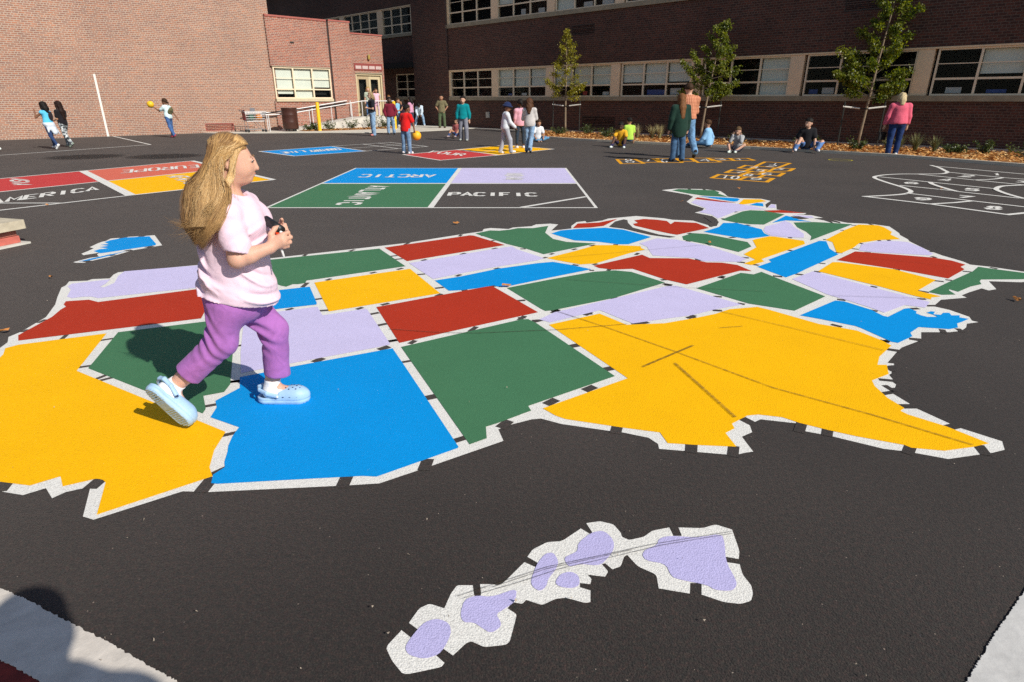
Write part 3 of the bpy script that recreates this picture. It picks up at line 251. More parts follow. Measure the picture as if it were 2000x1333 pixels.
ALASKA_GAPS=[((-4.513,7.045),(-4.513,7.11),0.06),((-4.345,7.11),(-4.34,7.172),0.06),((-3.961,6.576),(-3.938,6.633),0.06),((-4.088,6.408),(-4.064,6.444),0.06),((-4.165,6.234),(-4.106,6.208),0.06),((-4.222,5.944),(-4.211,5.978),0.06)]
SNAIL=[([(10.193,15.489),(10.045,14.95),(9.771,14.326),(9.615,13.991),(9.411,13.75),(9.188,13.624),(8.71,13.593),(8.358,13.593),(7.92,13.44),(7.581,13.173),(7.422,12.929),(7.324,12.587),(7.227,12.073),(7.149,11.541),(7.071,11.21),(6.971,10.948),(6.796,10.727),(6.539,10.553),(6.142,10.411),(5.793,10.319)],0.055),([(10.169,15.234),(11.053,13.44)],0.05),([(9.592,13.942),(10.064,12.929),(10.36,12.56)],0.05),([(8.691,13.562),(9.19,12.52),(9.647,11.655)],0.05),([(7.593,13.071),(8.091,12.198),(8.662,11.264)],0.05),([(7.22,11.713),(7.722,11),(7.739,10.897),(8.315,9.964)],0.05),([(6.736,10.698),(7.28,9.796),(7.69,9.171)],0.05),([(5.793,10.319),(6.393,9.513),(6.887,8.586),(7.385,8.784)],0.06),([(10.064,12.929),(9.793,12.722),(9.498,12.587),(9.19,12.52)],0.045),([(8.091,12.198),(7.943,11.89),(7.835,11.485),(7.762,11.104),(7.739,10.897)],0.06),([(6.383,9.497),(6.848,9.632),(7.216,9.796)],0.05),([(9.739,11.772),(9.267,11.655),(8.985,11.541),(8.676,11.243),(8.527,11),(8.364,10.553),(8.251,10.051)],0.06)]
SNAIL_NUM=[('1',(10.219,13.395),(0.077,-0.06),(0.26,0.355)),('2',(9.266,13.115),(0.223,-0.143),(0.29,0.325)),('4',(8.374,12.428),(0.273,-0.039),(0.298,0.335)),('6',(7.487,12.048),(0.208,-0.158),(0.197,0.238)),('5',(7.965,11.073),(0.209,-0.125),(0.243,0.278)),('7',(7.271,10.273),(0.172,-0.178),(0.204,0.213)),('9',(6.423,10.007),(0.227,-0.128),(0.18,0.221)),('8',(6.924,9.099),(0.207,-0.093),(0.222,0.259)),('3',(9.76,12.223),(0.172,-0.125),(0.209,0.231))]
OCEAN_TXT=[('PACIFIC',(-1.075,10.397),(1.517,-0.081),(-0.006,0.378)),('ARCTIC',(-1.604,13.464),(-1.621,0),(0.025,-0.482)),('ATLANTIC',(-2.623,11.666),(-0.038,-2.267),(0.316,0)),('INDIAN',(-0.112,13.804),(-0.008,-1.272),(0.332,0))]
CONT_TXT=[('AMERICA',(-8.01,9.469),(0.702,1.648),(-0.292,0.458)),('EUROPE',(-7.679,15.566),(-1.155,-1.283),(0.329,-0.616)),('ASIA',(-10.137,12.764),(0.833,-1.022),(0.367,-0.076)),('AFRICA',(-7.208,13.162),(1.333,-1.571),(0.18,0.278))]
HOP_NEAR=[[(4.077,12.89),(4.424,13.507),(4.837,13.049),(4.503,12.545)],[(4.503,12.545),(4.837,13.049),(5.296,12.812),(4.936,12.217)],[(4.681,13.859),(5.01,14.423),(5.346,14.136),(5.067,13.725)],[(4.727,13.171),(5.067,13.725),(5.37,13.421),(5.04,12.929)],[(5.265,13.507),(5.601,13.996),(5.915,13.77),(5.553,13.171)],[(5.272,14.772),(5.664,15.411),(5.809,15.138),(5.501,14.621)],[(5.165,14.089),(5.54,14.671),(5.786,14.423),(5.444,13.905)],[(5.652,13.996),(6.124,14.772),(6.509,14.671),(6.178,14.136)],[(5.818,15.192),(6.469,16.288),(6.952,15.926),(6.24,14.875)]]
HOP_NUM=[('10',(4.223,12.851),(0.315,-0.231),(0.221,0.486)),('9',(4.713,12.62),(0.206,-0.186),(0.176,0.309)),('7',(4.822,13.859),(0.225,-0.134),(0.17,0.324)),('8',(4.813,13.253),(0.197,-0.123),(0.188,0.34)),('6',(5.285,13.507),(0.199,-0.17),(0.213,0.352)),('4',(5.491,14.772),(0.249,-0.051),(0.236,0.474)),('5',(5.408,14.136),(0.19,-0.093),(0.186,0.336)),('3',(5.96,14.521),(0.204,-0.147),(0.216,0.354)),('2',(6.028,15.138),(0.189,-0.159),(0.226,0.384)),('1',(6.378,15.579),(0.056,-0.057),(0.218,0.406))]
HOP_FAR=[[(2.805,17.039),(3.281,17.039),(3.296,15.922),(2.723,15.828)],[(3.281,17.039),(3.79,17.148),(3.76,16.213),(3.308,16.173)],[(3.914,17.258),(4.436,17.258),(4.302,16.115),(3.813,16.115)],[(4.436,17.258),(4.829,17.303),(4.722,16.412),(4.377,16.372)],[(4.867,17.37),(5.325,17.415),(5.322,16.252),(4.715,16.115)],[(5.325,17.415),(5.88,17.258),(5.799,16.657),(5.236,16.657)],[(5.895,17.303),(6.378,17.303),(6.355,16.72),(5.804,16.616)]]
HOP_FAR_NUM=[('8',(2.855,16.115),(0.308,0.039),(0.099,0.924)),('7',(3.392,16.452),(0.262,0.061),(0.056,0.479)),('6',(3.817,16.213),(0.179,0.039),(0.128,0.826)),('4',(4.837,16.412),(0.356,0.04),(0.131,0.67)),('3',(5.352,16.783),(0.346,0.042),(0.067,0.409)),('1',(5.875,16.825),(0.328,0.042),(0.069,0.323))]
BLUE_TXT=[('LINE',(-6.524,20.059),(-0.516,-0.694),(0.285,-0.597)),('COUNTRY',(-5.698,21.025),(-0.686,-0.966),(0.294,-0.654))]
RED_TXT=[('FOUR',(-2.535,19.223),(1.164,-1.198),(0.066,0.734))]
FAR_BLUE=[(-7.77,19.706),(-6.148,21.902),(-4.507,19.806),(-6.134,18.025)]
FAR_GRID=[(-6.148,21.902),(-4.555,23.888),(-2.862,21.781),(-4.507,19.806)]
FAR_RED=[(-3.152,18.539),(-1.634,20.478),(-0.403,18.322),(-1.882,16.745)]
FAR_YEL=[(-1.762,20.371),(-0.179,22.514),(1.333,20.628),(-0.382,18.365)]
STRIP=[(-6,3.62),(-1.684,1.581),(-1.541,1.524),(-1.373,1.445),(-1.177,1.356),(-1.013,1.275),(-0.927,1.234),(-0.2,0.9),(0.3,0.66),(0.25,0.5),(-0.5,0.85),(-1.158,1.166),(-1.302,1.234),(-1.471,1.306),(-6,3.3)]
RED_PATCH=[(-6,3.3),(-1.471,1.306),(-1.302,1.234),(-1.158,1.166),(-0.5,0.85),(0.25,0.5),(0,-0.6),(-1,-3),(-6,-3)]
SLAB=[(2.6,2.35),(1.672,1.566),(1.534,1.459),(1.42,1.369),(1.313,1.28),(1.247,1.226),(1.104,1.105),(0.75,0.8),(0.75,-4),(7,-4),(7,2.35)]
WALLLINE=[(-18.145,29.032),(-12.761,22.722),(-14.965,17.618)]
RING=[(8.677,16.854),(8.873,16.854),(8.939,17.382)]
WALK=[(-11.997,30.354),(-8.768,30.822),(-6.669,30.126),(-4.984,31.55),(-3.188,33.669),(-1.706,36.086)]
PP={'bluetank':(-14.58,20.58,1.38),'camo':(-14.74,21.48,1.40),'edge':(-15.72,19.56,0.00),'ballgirl':(-14.38,27.82,1.50),'polo':(-6.01,28.21,1.80),'maroon':(-5.48,29.46,1.58),'red':(-3.08,18.81,1.33),'bend':(-5.90,41.68,0.00),'olive':(-3.83,35.77,1.68),'teal':(-1.84,24.71,1.57),'hat':(-0.18,18.81,1.37),'pink':(0.27,21.03,1.47),'grey':(0.49,19.18,1.48),'green':(4.25,16.43,1.60),'man':(4.76,17.46,1.92),'sweater':(10.73,18.11,1.67),'yellow':(3.67,21.72,0.00),'lime':(4.22,23.26,0.00),'sky':(6.40,21.03,0.00),'kid':(6.87,19.56,0.00),'black':(8.94,19.56,0.00),'white':(0.97,24.40,0.00),'behind':(-2.26,26.70,0.00),}
LEAVES=[(-0.72, 7.89, 0.055, 'curled orange leaf between the ocean boxes and the map'), (4.02, 4.67, 0.05, 'dark red brown leaf near the right edge by the map'), (-4.13, 5.33, 0.03, 'pale tan leaf beside the seat wall end'), (-7.0, 9.35, 0.035, 'orange leaf under the line of the continent box'), (-0.05, 5.06, 0.05, 'tan leaf lying on the white map border'), (2.19, 6.73, 0.03, 'small brown leaf on the far map border'), (4.05, 11.21, 0.03, 'orange leaf left of the near hopscotch'), (2.65, 9.69, 0.035, 'orange leaf behind the far tip of the map'), (-3.49, 3.95, 0.05, 'yellow leaf sliver by the map edge at the left'), (7.62, 11.14, 0.035, 'tan leaf on a line of the number game')]
DARK_SPOTS=[(-11.89, 17.83, 1.07, 0.98), (-9.77, 18.0, 1.08, 0.99), (-2.78, 6.84, 0.17, 0.53)]
# ---------------------------------------------------------------- ground and paint
tag(MB().quad((-140,-60,0),(140,-60,0),(140,160,0),(-140,160,0)).build('asphalt',ASPH),kind='structure')
Z1,ZG,Z2,Z3,Z4=.0015,.0024,.0032,.0056,.0082
GL={'A':[[(0,0),(.5,1),(1,0)],[(.27,.36),(.73,.36)]],'B':[[(0,0),(0,1),(.8,1),(.9,.75),(.75,.52),(1,.25),(.85,0),(0,0)]],'C':[[(1,.85),(.8,1),(.2,1),(0,.8),(0,.56)],[(0,.44),(0,.2),(.2,0),(.8,0),(1,.15)]],
'E':[[(1,1),(0,1),(0,0),(1,0)],[(.14,.5),(.8,.5)]],'F':[[(1,1),(0,1),(0,0)],[(.14,.52),(.8,.52)]],'I':[[(.5,0),(.5,1)]],'L':[[(0,1),(0,0),(1,0)]],'M':[[(0,0),(0,1),(.5,.35),(1,1),(1,0)]],
'N':[[(0,0),(0,1),(1,0),(1,1)]],'O':[[(.44,1),(.2,1),(0,.8),(0,.2),(.2,0),(.44,0)],[(.56,0),(.8,0),(1,.2),(1,.8),(.8,1),(.56,1)]],'P':[[(0,0),(0,1)],[(.14,1),(.8,1),(1,.85),(1,.6),(.8,.47),(.14,.47)]],
'R':[[(0,0),(0,1)],[(.14,1),(.8,1),(1,.85),(1,.6),(.8,.5),(.14,.5)],[(.5,.4),(1,0)]],'S':[[(1,.85),(.8,1),(.2,1),(0,.8),(.1,.6),(.9,.4),(1,.2),(.8,0),(.2,0),(0,.15)]],'T':[[(0,1),(1,1)],[(.5,.9),(.5,0)]],
'U':[[(0,1),(0,.2),(.2,0),(.8,0),(1,.2),(1,1)]],'D':[[(0,0),(0,1)],[(.14,1),(.7,1),(1,.7),(1,.3),(.7,0),(.14,0)]],'Y':[[(0,1),(.5,.5),(1,1)],[(.5,.4),(.5,0)]],
'1':[[(.2,.75),(.5,1),(.5,0)]],'2':[[(0,.8),(.2,1),(.8,1),(1,.75),(0,0),(1,0)]],'3':[[(0,.9),(.2,1),(.8,1),(.95,.75),(.4,.53)],[(.5,.47),(1,.25),(.8,0),(.2,0),(0,.1)]],'4':[[(.75,0),(.75,1),(0,.35),(1,.35)]],
'5':[[(1,1),(.1,1),(.05,.55),(.8,.6),(1,.3),(.8,0),(0,.05)]],'6':[[(.9,.9),(.5,1),(.1,.7),(0,.3),(.2,0),(.8,0),(1,.25),(.8,.5),(.15,.45)]],'7':[[(0,1),(1,1),(.4,0)]],'8':[[(.45,.52),(.1,.75),(.3,1),(.7,1),(.9,.75),(.55,.52)],[(.45,.46),(0,.25),(.2,0),(.8,0),(1,.25),(.6,.46)]],
'9':[[(.1,.1),(.5,0),(.9,.3),(1,.7),(.8,1),(.2,1),(0,.75),(.2,.5),(.85,.55)]],'0':[[(.45,1),(.15,.9),(0,.5),(.15,.1),(.45,0)],[(.55,0),(.85,.1),(1,.5),(.85,.9),(.55,1)]]}
def lettering(rows,parent,w,mat,z=Z3):
    for t,O,U,V in rows:
        b=MB(); n=len(t); k=0
        for i,ch in enumerate(t):
            if ch==' ': continue
            for st in GL[ch]:
                pts=[(O[0]+U[0]*(i+.12+.7*x)/n+V[0]*y,O[1]+U[1]*(i+.12+.7*x)/n+V[1]*y) for x,y in st]
                b.ribbon(pts,w,z+.0006*(k%4)); k+=1
        b.build('lettering',mat,parent)
def cen(pts): return (sum(p[0] for p in pts)/len(pts),sum(p[1] for p in pts)/len(pts))
def ground_thing(name,at,label,cat='painted marking',group=None):
    return empty(name,(at[0],at[1],0),0,label,cat,group)
class GMB(MB):       # mesh builder whose mesh is stored relative to its parent
    def build(s,name,mat,parent=None,smooth=False):
        if parent: o=parent.location; s.v=[(v[0]-o.x,v[1]-o.y,v[2]-o.z) for v in s.v]
        return mesh(name,s.v,s.f,mat,parent,smooth)
_MB=MB; MB=GMB
mp=ground_thing('painted_map',cen(MAP_WHITE),'big colourful map of the United States painted on the asphalt under the walking girl','ground map')
MB().poly(MAP_WHITE,Z1).build('white_border',PC['white'],mp)
for i,(c,p) in enumerate(STATES):
    MB().poly(p,Z2+.0002*(i%3)).build('state_panel',PC[c],mp)['label']=c+' painted state panel'
def gap_mesh(G,parent,extra=.012):
    G=sorted(G,key=lambda g:-(Vector(g[0])-Vector(g[1])).length*g[2]/(Vector(g[0]).length**2)); rest=MB()
    for i,(p,q,wd) in enumerate(G):
        p=Vector(p);q=Vector(q);d=(q-p).normalized(); b=MB() if i<100 else rest
        b.ribbon([tuple(p-d*extra),tuple(q+d*extra)],wd,ZG+.00012*(i%3))
        if i<100: b.build('border_gap',ASPH,parent)
    if rest.v: rest.build('border_gap',ASPH,parent)['kind']='stuff'
gap_mesh(GAPS,mp)
for p in LAKES: MB().poly(p,Z3-.001).build('lake_patch',ASPH,mp)
def m_scuff():
    m,n,b_,l=nm('rubber_scuff'); g=N(n,'ShaderNodeTexNoise',Scale=60.,Detail=4.,Roughness=.7); l.new(wpos(n),g.inputs['Vector'])
    r=ramp(n,[(.28,(.12,.12,.12)),(.62,(.62,.62,.62))]); l.new(g.outputs['Fac'],r.inputs[0]); b_.inputs['Base Color'].default_value=(.05,.035,.015,1); b_.inputs['Roughness'].default_value=.9
    t=n.nodes.new('ShaderNodeBsdfTransparent'); mx=n.nodes.new('ShaderNodeMixShader'); l.new(r.outputs[0],mx.inputs[0]); l.new(t.outputs[0],mx.inputs[1]); l.new(b_.outputs[0],mx.inputs[2])
    l.new(mx.outputs[0],n.nodes['Material Output'].inputs[0]); return m
SCUF=m_scuff()
for i,(p,wd) in enumerate(SCUFFS[:11]): MB().ribbon(p,wd*.95,Z4+.0004*i).build('scuff_mark',SCUF,mp)
hw=ground_thing('painted_map',cen(HAWAII_ISLES[3]),'painted chain of lavender islands on rough white patches, nearest the camera','ground map')
def soft(p,k=.16):
    q=[]
    for i in range(len(p)):
        a=Vector(p[i-1]);b2=Vector(p[i]);c=Vector(p[(i+1)%len(p)]); ang=(b2-a).angle(c-b2,0)
        if ang>1.15: q.append(tuple(b2)); continue
        q+=[tuple(b2.lerp(a,k)),tuple(b2*.9+a*.05+c*.05),tuple(b2.lerp(c,k))]
    return q
for p in HAWAII_WHITE: MB().poly(soft(p),Z1).build('white_border',PC['white'],hw)
for i,p in enumerate(HAWAII_ISLES):
    q=[]
    m_=len(p)
    for k in range(m_):     # rounded outlines
        a=Vector(p[k-1]);b2=Vector(p[k]);c=Vector(p[(k+1)%m_]); q+=[tuple(b2.lerp(a,.28)),tuple(b2*.8+a*.1+c*.1),tuple(b2.lerp(c,.28))]
    MB().poly(q,Z2).build('island',PC['hlav'],hw)
for i,(p,wd) in enumerate(SCUFFS[11:]): MB().ribbon(p,wd*.75,Z4+.0005*i).build('scuff_mark',SCUF,hw)
ak=ground_thing('painted_map',cen(ALASKA_WHITE),'small blue and white painted state shape lying apart on the asphalt behind the girl','ground map')
MB().poly(ALASKA_WHITE,Z1).build('white_border',PC['white'],ak)
for p in ALASKA_BLUE: MB().poly(p,Z2).build('state_panel',PC['blue'],ak)
gap_mesh(ALASKA_GAPS,ak)
# ocean rectangle
X0,X1,Y0,Y1,XM,YM=-3.66,1.27,9.17,14.83,-1.21,12.0
oc=ground_thing('painted_rectangle',(-1.2,12),'painted rectangle of four boxes lettered with ocean names','painted game')
MB().quad((X0,Y0,Z1),(X1,Y0,Z1),(X1,Y1,Z1),(X0,Y1,Z1)).build('white_border',PC['white'],oc)
lw=.045
for c,x0,x1,y0,y1 in (('blue',X0,XM,YM,Y1),('lavender',XM,X1,YM,Y1),('green',X0,XM,Y0,YM),('asph',XM,X1,Y0,YM)):
    MB().quad((x0+lw,y0+lw*1.2,Z2),(x1-lw,y0+lw*1.2,Z2),(x1-lw,y1-lw*1.2,Z2),(x0+lw,y1-lw*1.2,Z2)).build('panel',ASPH if c=='asph' else PC[c],oc)
MB().ribbon([(.13,9.2),(1.22,10.28)],.075,Z3).build('corner_line',PC['white'],oc)
lettering(OCEAN_TXT,oc,.07,PC['white'])
# continent rectangle
cn=ground_thing('painted_rectangle',(-7.5,12.9),'long painted rectangle with red, coral and yellow boxes and white continent names','painted game')
V0,V1=(-9.8,14.41),(-6.49,10.58)
def mixp(a,b_,t): return (a[0]+(b_[0]-a[0])*t,a[1]+(b_[1]-a[1])*t)
def isect(a,b_,c,d):
    a,b_,c,d=map(Vector,(a,b_,c,d)); r=b_-a; s_=d-c; den=r.x*s_.y-r.y*s_.x; t=((c-a).x*s_.y-(c-a).y*s_.x)/den; return tuple(a+r*t)
top=((-10.35,12.76),(-8.26,16.71)); midl=((-8.87,10.85),(-6.98,14.03)); bot=((-7.4,8.96),(-5.78,11.28))
rs=((-5.53,13.44),(-4.74,12.55)); vs_=(V0,V1)
TR=isect(*top,*rs); MR=isect(*midl,*rs); BR_=(-4.74,12.55); TV=isect(*top,*vs_); MV=isect(*midl,*vs_); BV=isect(*bot,*vs_)
TL=mixp(top[1],top[0],2.6); ML=mixp(midl[1],midl[0],2.6); BL_=mixp(bot[1],bot[0],2.6)
for c,q in (('rose',(TV,MV,ML,TL)),('coral',(TR,MR,MV,TV)),('yellow',(MR,BR_,BV,MV))):
    MB().poly(q,Z1).build('panel',PC[c],cn)
b=MB()
for i,(a,c,wd) in enumerate(((TL,TR,.07),(ML,MR,.07),(BL_,BV,.07),(BV,BR_,.07),(TR,BR_,.11),(TV,BV,.16),((-8.2,9.6),(-6.95,9.6),.06))): b.ribbon([a,c],wd,Z2+.0006*i)
b.build('white_border',PC['white'],cn)
lettering(CONT_TXT,cn,.065,PC['white'])
# far games
fb=ground_thing('painted_rectangle',cen(FAR_BLUE),'blue painted box with white lettering joined to an open white grid','painted game')
MB().poly(FAR_BLUE,Z1).build('panel',PC['blue'],fb)
b=MB().ribbon(FAR_BLUE,.07,Z2,True).ribbon(FAR_GRID,.06,Z2+.001,True)
a,c,d,e=FAR_GRID
b.ribbon([mixp(a,c,.52),mixp(e,d,.5)],.06,Z2+.002).ribbon([mixp(a,e,.5),mixp(c,d,.5)],.05,Z2+.003).ribbon([mixp(a,c,.78),mixp(e,d,.76)],.05,Z2+.004)
b.build('white_border',PC['white'],fb); lettering(BLUE_TXT,fb,.07,PC['white'])
fr=ground_thing('painted_rectangle',cen(FAR_RED),'red painted box with white lettering beside the boy in the red shirt','painted game')
MB().poly(FAR_RED,Z1).build('panel',PC['rose'],fr); MB().ribbon(FAR_RED,.07,Z2,True).build('white_border',PC['white'],fr); lettering(RED_TXT,fr,.07,PC['white'],Z2+.001)
fy=ground_thing('painted_rectangle',cen(FAR_YEL),'yellow painted box under the feet of the three walking children','painted game')
MB().poly(FAR_YEL,Z1+.001).build('panel',PC['yellow'],fy); b=MB().ribbon(FAR_YEL,.07,Z2+.001,True); b.ribbon([mixp(FAR_YEL[0],FAR_YEL[3],.5),mixp(FAR_YEL[1],FAR_YEL[2],.5)],.05,Z2+.003); b.build('white_border',PC['white'],fy)
# snail of numbers
sn=ground_thing('painted_number_game',(12,12),'white outlined game of curved numbered cells near the mulch bed','painted game')
b=MB()
for i,(p,wd) in enumerate(SNAIL):
    if i in (0,8,9,11):    # smooth the curves
        q=[p[0]]
        for k in range(len(p)-1):
            a0=Vector(p[max(0,k-1)]);a1=Vector(p[k]);a2=Vector(p[k+1]);a3=Vector(p[min(len(p)-1,k+2)])
            for t in (.25,.5,.75,1): q.append(tuple(.5*((2*a1)+(a2-a0)*t+(2*a0-5*a1+4*a2-a3)*t*t+(3*a1-a0-3*a2+a3)*t**3)))
        p=q
    b.ribbon(p,wd*1.35,Z1+.0007*i)
b.build('white_outline',PC['white'],sn); lettering(SNAIL_NUM,sn,.07,PC['white'],Z1)
# hopscotch
def hop(quads,nums,label,wd):
    h=ground_thing('hopscotch',cen([p for q in quads for p in q]),label,'hopscotch')
    b=MB()
    for i,q in enumerate(quads): b.ribbon(q,wd,Z1+.0006*i,True)
    b.build('yellow_outline',PC['gold'],h); lettering(nums,h,.043,PC['white'],Z3)
hop(HOP_NEAR,HOP_NUM,'staggered yellow hopscotch with white numbers, nearer of the two',.09)
hop(HOP_FAR,HOP_FAR_NUM,'yellow hopscotch row with white numbers under the walking couple',.09)
rg=ground_thing('painted_ring',RING[0],'small yellow ring painted on the asphalt near the pink sweater woman')
MB().ribbon([(RING[0][0]+.28*math.cos(t*math.pi/12),RING[0][1]+.28*math.sin(t*math.pi/12)) for t in range(24)],.04,Z1,True).build('ring_line',m_paint('olive_paint',(.40,.34,.03)),rg)
wl=ground_thing('court_line',WALLLINE[1],'thin white ball court line on the asphalt by the sunlit brick wall')
MB().ribbon(WALLLINE,.07,Z1).build('white_line',PC['white'],wl)
# kerb strip, red patch, slab in the near corners
def jag(p,a=.0028,n=26):
    q=[]
    for i in range(len(p)):
        A,B=Vector(p[i]),Vector(p[(i+1)%len(p)])
        for k in range(n): 
            x=A.lerp(B,k/n); q.append((x.x+random.uniform(-a,a),x.y+random.uniform(-a,a)))
    return q
tag(_MB().prism(jag(STRIP),-.05,.006).build('concrete_strip',m_plain('strip_concrete',(.58,.53,.47),.85,.14,14.,bump=.4)),kind='structure')
tag(_MB().prism(jag(RED_PATCH,.0025),-.05,.004).build('red_surface',m_plain('red_surface',(.16,.015,.01),.8,.5,20.)),kind='structure')
tag(_MB().prism(jag(SLAB,.003),-.05,.005).build('concrete_slab',m_plain('slab_concrete',(.52,.51,.49),.85,.1,18.,bump=.3)),kind='structure')
MB=_MB

def m_dark_spot():
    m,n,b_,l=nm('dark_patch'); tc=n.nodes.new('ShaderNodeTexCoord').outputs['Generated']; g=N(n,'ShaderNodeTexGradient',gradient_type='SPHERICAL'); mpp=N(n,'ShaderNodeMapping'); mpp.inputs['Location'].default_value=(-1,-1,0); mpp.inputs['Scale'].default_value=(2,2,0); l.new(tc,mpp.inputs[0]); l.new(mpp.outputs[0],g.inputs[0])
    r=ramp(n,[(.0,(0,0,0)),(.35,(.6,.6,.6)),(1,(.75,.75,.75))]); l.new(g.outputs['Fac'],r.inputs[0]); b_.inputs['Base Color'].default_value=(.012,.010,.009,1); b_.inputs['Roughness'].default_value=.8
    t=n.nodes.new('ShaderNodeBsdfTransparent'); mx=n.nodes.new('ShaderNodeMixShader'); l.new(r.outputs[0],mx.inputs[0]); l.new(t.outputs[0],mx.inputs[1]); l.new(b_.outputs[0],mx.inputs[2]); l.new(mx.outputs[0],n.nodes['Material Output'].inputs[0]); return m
DKSPOT=m_dark_spot()
for x,y,a,b_ in DARK_SPOTS:
    tag(_MB().quad((x-a,y-b_,.0012),(x+a,y-b_,.0012),(x+a,y+b_,.0012),(x-a,y+b_,.0012)).build('dark_spot',DKSPOT),kind='structure')  # soft-edged dark spots laid just above the asphalt
# ---------------------------------------------------------------- buildings: local x runs along the gym wall (s), local y along the school wall (t)
B45=math.radians(45)
def W2(s,t): return ((s-t)*Q,(s+t)*Q)
sch=empty('school_building',(0,0,0),B45,'long two storey brick school in shade with bands of tan framed windows','building')
gym=empty('gym_building',(0,0,0),B45,'tall windowless brick gym wall lit by the sun on the left','building')
low=empty('entrance_wing',(0,0,0),B45,'low sunlit brick wing with three pale windows and a double door','building')
SW,TW=24.2,32.0
# school walls
b=MB()
T0=-14
b.box(SW,T0,0,SW+.3,32.5,1.43).box(SW,29.2,1.43,SW+.3,32.5,5.1).box(SW,T0,2.97,SW+.3,29.2,5.1).box(SW,29.3,5.1,SW+.3,32.5,6.85).box(SW,T0,6.85,SW+.3,32.5,9.5)
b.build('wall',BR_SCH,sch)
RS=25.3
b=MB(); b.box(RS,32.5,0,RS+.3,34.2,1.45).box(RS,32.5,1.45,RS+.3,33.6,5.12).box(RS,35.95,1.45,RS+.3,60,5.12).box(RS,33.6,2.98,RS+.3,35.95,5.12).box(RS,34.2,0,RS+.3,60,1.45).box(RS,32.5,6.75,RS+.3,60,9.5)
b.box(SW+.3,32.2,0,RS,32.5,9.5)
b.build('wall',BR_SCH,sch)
MB().box(SW-.08,T0,1.43,SW+.25,29.22,1.60).build('sill_course',STONE,sch)
MB().box(SW-.08,T0,5.1,SW+.25,29.32,5.28).build('sill_course',STONE,sch)
MB().box(RS-.08,32.6,5.12,RS+.25,60,5.29).build('sill_course',STONE,sch)
MB().box(RS-.08,33.55,1.45,RS+.25,36.0,1.6).build('sill_course',STONE,sch)
# roof, floors and dark room behind the glass
MB().box(SW+.3,T0,9.2,SW+14,60,9.45).box(SW+.3,T0,3.3,SW+8,60,3.6).box(SW+1.6,T0,.1,SW+1.7,60,9.1).box(SW+.3,T0-.3,0,SW+8,T0,9.4).build('interior',DARK,sch)
PAPER=[m_plain('paper_white',(.6,.6,.58),.8,.05),m_plain('paper_red',(.4,.05,.04),.8,.1),m_plain('paper_blue',(.06,.1,.3),.8,.1)]
TAN_D=m_plain('pilaster_panel',(.80,.60,.40),.7,.04,2.)
def window(parent,P,a0,a1,z0,z1,cols,blinds=(),tr=.36,papers=(),deep=.10,th=.05,sill=None,headmat=None):
    """P(a,d,z) maps along-wall, outward, up to local axes"""
    def bx(b,a,d,z,a2,d2,z2): p=P(a,d,z);q=P(a2,d2,z2); b.box(*p,*q)
    f=MB(); bx(f,a0,-deep,z1-th,a1,-.02,z1); bx(f,a0,-deep,z0,a1,-.02,z0+th)
    wd=(a1-a0)/cols
    for i in range(cols+1):
        c=a0+wd*i; e0=c-(th*.6 if 0<i<cols else (0 if i==0 else th)); e1=c+(th*.6 if 0<i<cols else (th if i==0 else 0)); bx(f,e0,-deep,z0+th,e1,-.015,z1-th)
    zt=z0+(z1-z0)*tr; zm=zt+(z1-zt)*.5
    for i in range(cols):
        e0=a0+wd*i+(th if i==0 else th*.6); e1=a0+wd*(i+1)-(th if i==cols-1 else th*.6)
        bx(f,e0,-deep,zt-.03,e1,-.03,zt+.03); bx(f,e0,-.07,zm-.012,e1,-.045,zm+.012)
    fr=f.build('window',FRAME,parent)
    g=MB(); g.quad(P(a0+th,-.06,z0+th),P(a1-th,-.06,z0+th),P(a1-th,-.06,z1-th),P(a0+th,-.06,z1-th)); g.build('pane',GLASS,fr)
    for i,lo in blinds:
        e0=a0+wd*i+th*.8; e1=a0+wd*(i+1)-th*.8; zz=z0+th+(z1-z0-2*th)*lo
        q=MB(); bx(q,e0,-.17,zz,e1,-.155,z1-th); q.build('blind',BLIND,fr)
    for i,(fx,wx,hx,k) in papers:
        e0=a0+wd*i+wd*fx; q=MB(); bx(q,e0,-.2,z0+th+.02,e0+wx,-.19,z0+th+.02+hx); q.build('paper',PAPER[k],fr)
    return fr
PS=lambda a,d,z:(SW-d,a,z)
PR=lambda a,d,z:(RS-d,a,z)
def PT(tw): return lambda a,d,z:(a,tw-d,z)
g0=[29.12,25.27,21.36,17.40,13.43,9.46,5.5,1.55,-2.4,-6.3,-10.2]
lowb={0:[],1:[(2,.36),(1,.36),(0,.36)],2:[(2,.36),(1,.36),(0,.36)],3:[(2,.42),(1,.36),(0,.42)],4:[(0,0.)],5:[],6:[(1,.45)],7:[(1,.36)],8:[],9:[],10:[]}
lowp={1:[(1,(.3,.35,.12,0)),(2,(.2,.3,.1,2))],2:[(0,(.2,.35,.14,0)),(1,(.3,.25,.18,1))],3:[(0,(.05,.3,.2,1)),(0,(.45,.5,.25,0)),(1,(.1,.9,.2,2))],5:[(2,(.12,.4,.2,0)),(2,(.6,.3,.15,2)),(0,(.2,.3,.2,0))],6:[(2,(.3,.42,.17,0)),(1,(.3,.5,.1,2))]}
upb={0:[],1:[(2,.4)],2:[(2,0.)],3:[(2,.3),(1,.2)],4:[(0,.4)],5:[(1,.4),(2,.4)]}
upp={1:[(0,(.3,.4,.2,0)),(1,(.4,.3,.25,0))],2:[(1,(.2,.5,.2,0)),(0,(.2,.6,.25,0))]}
for i,t in enumerate(g0):
    e=t-3.42
    window(sch,PS,e,t,1.6,2.95,3,lowb.get(i,[]),papers=lowp.get(i,[]))
    window(sch,PS,e,t,5.28,6.83,3,upb.get(i,[]),papers=upp.get(i,[]))
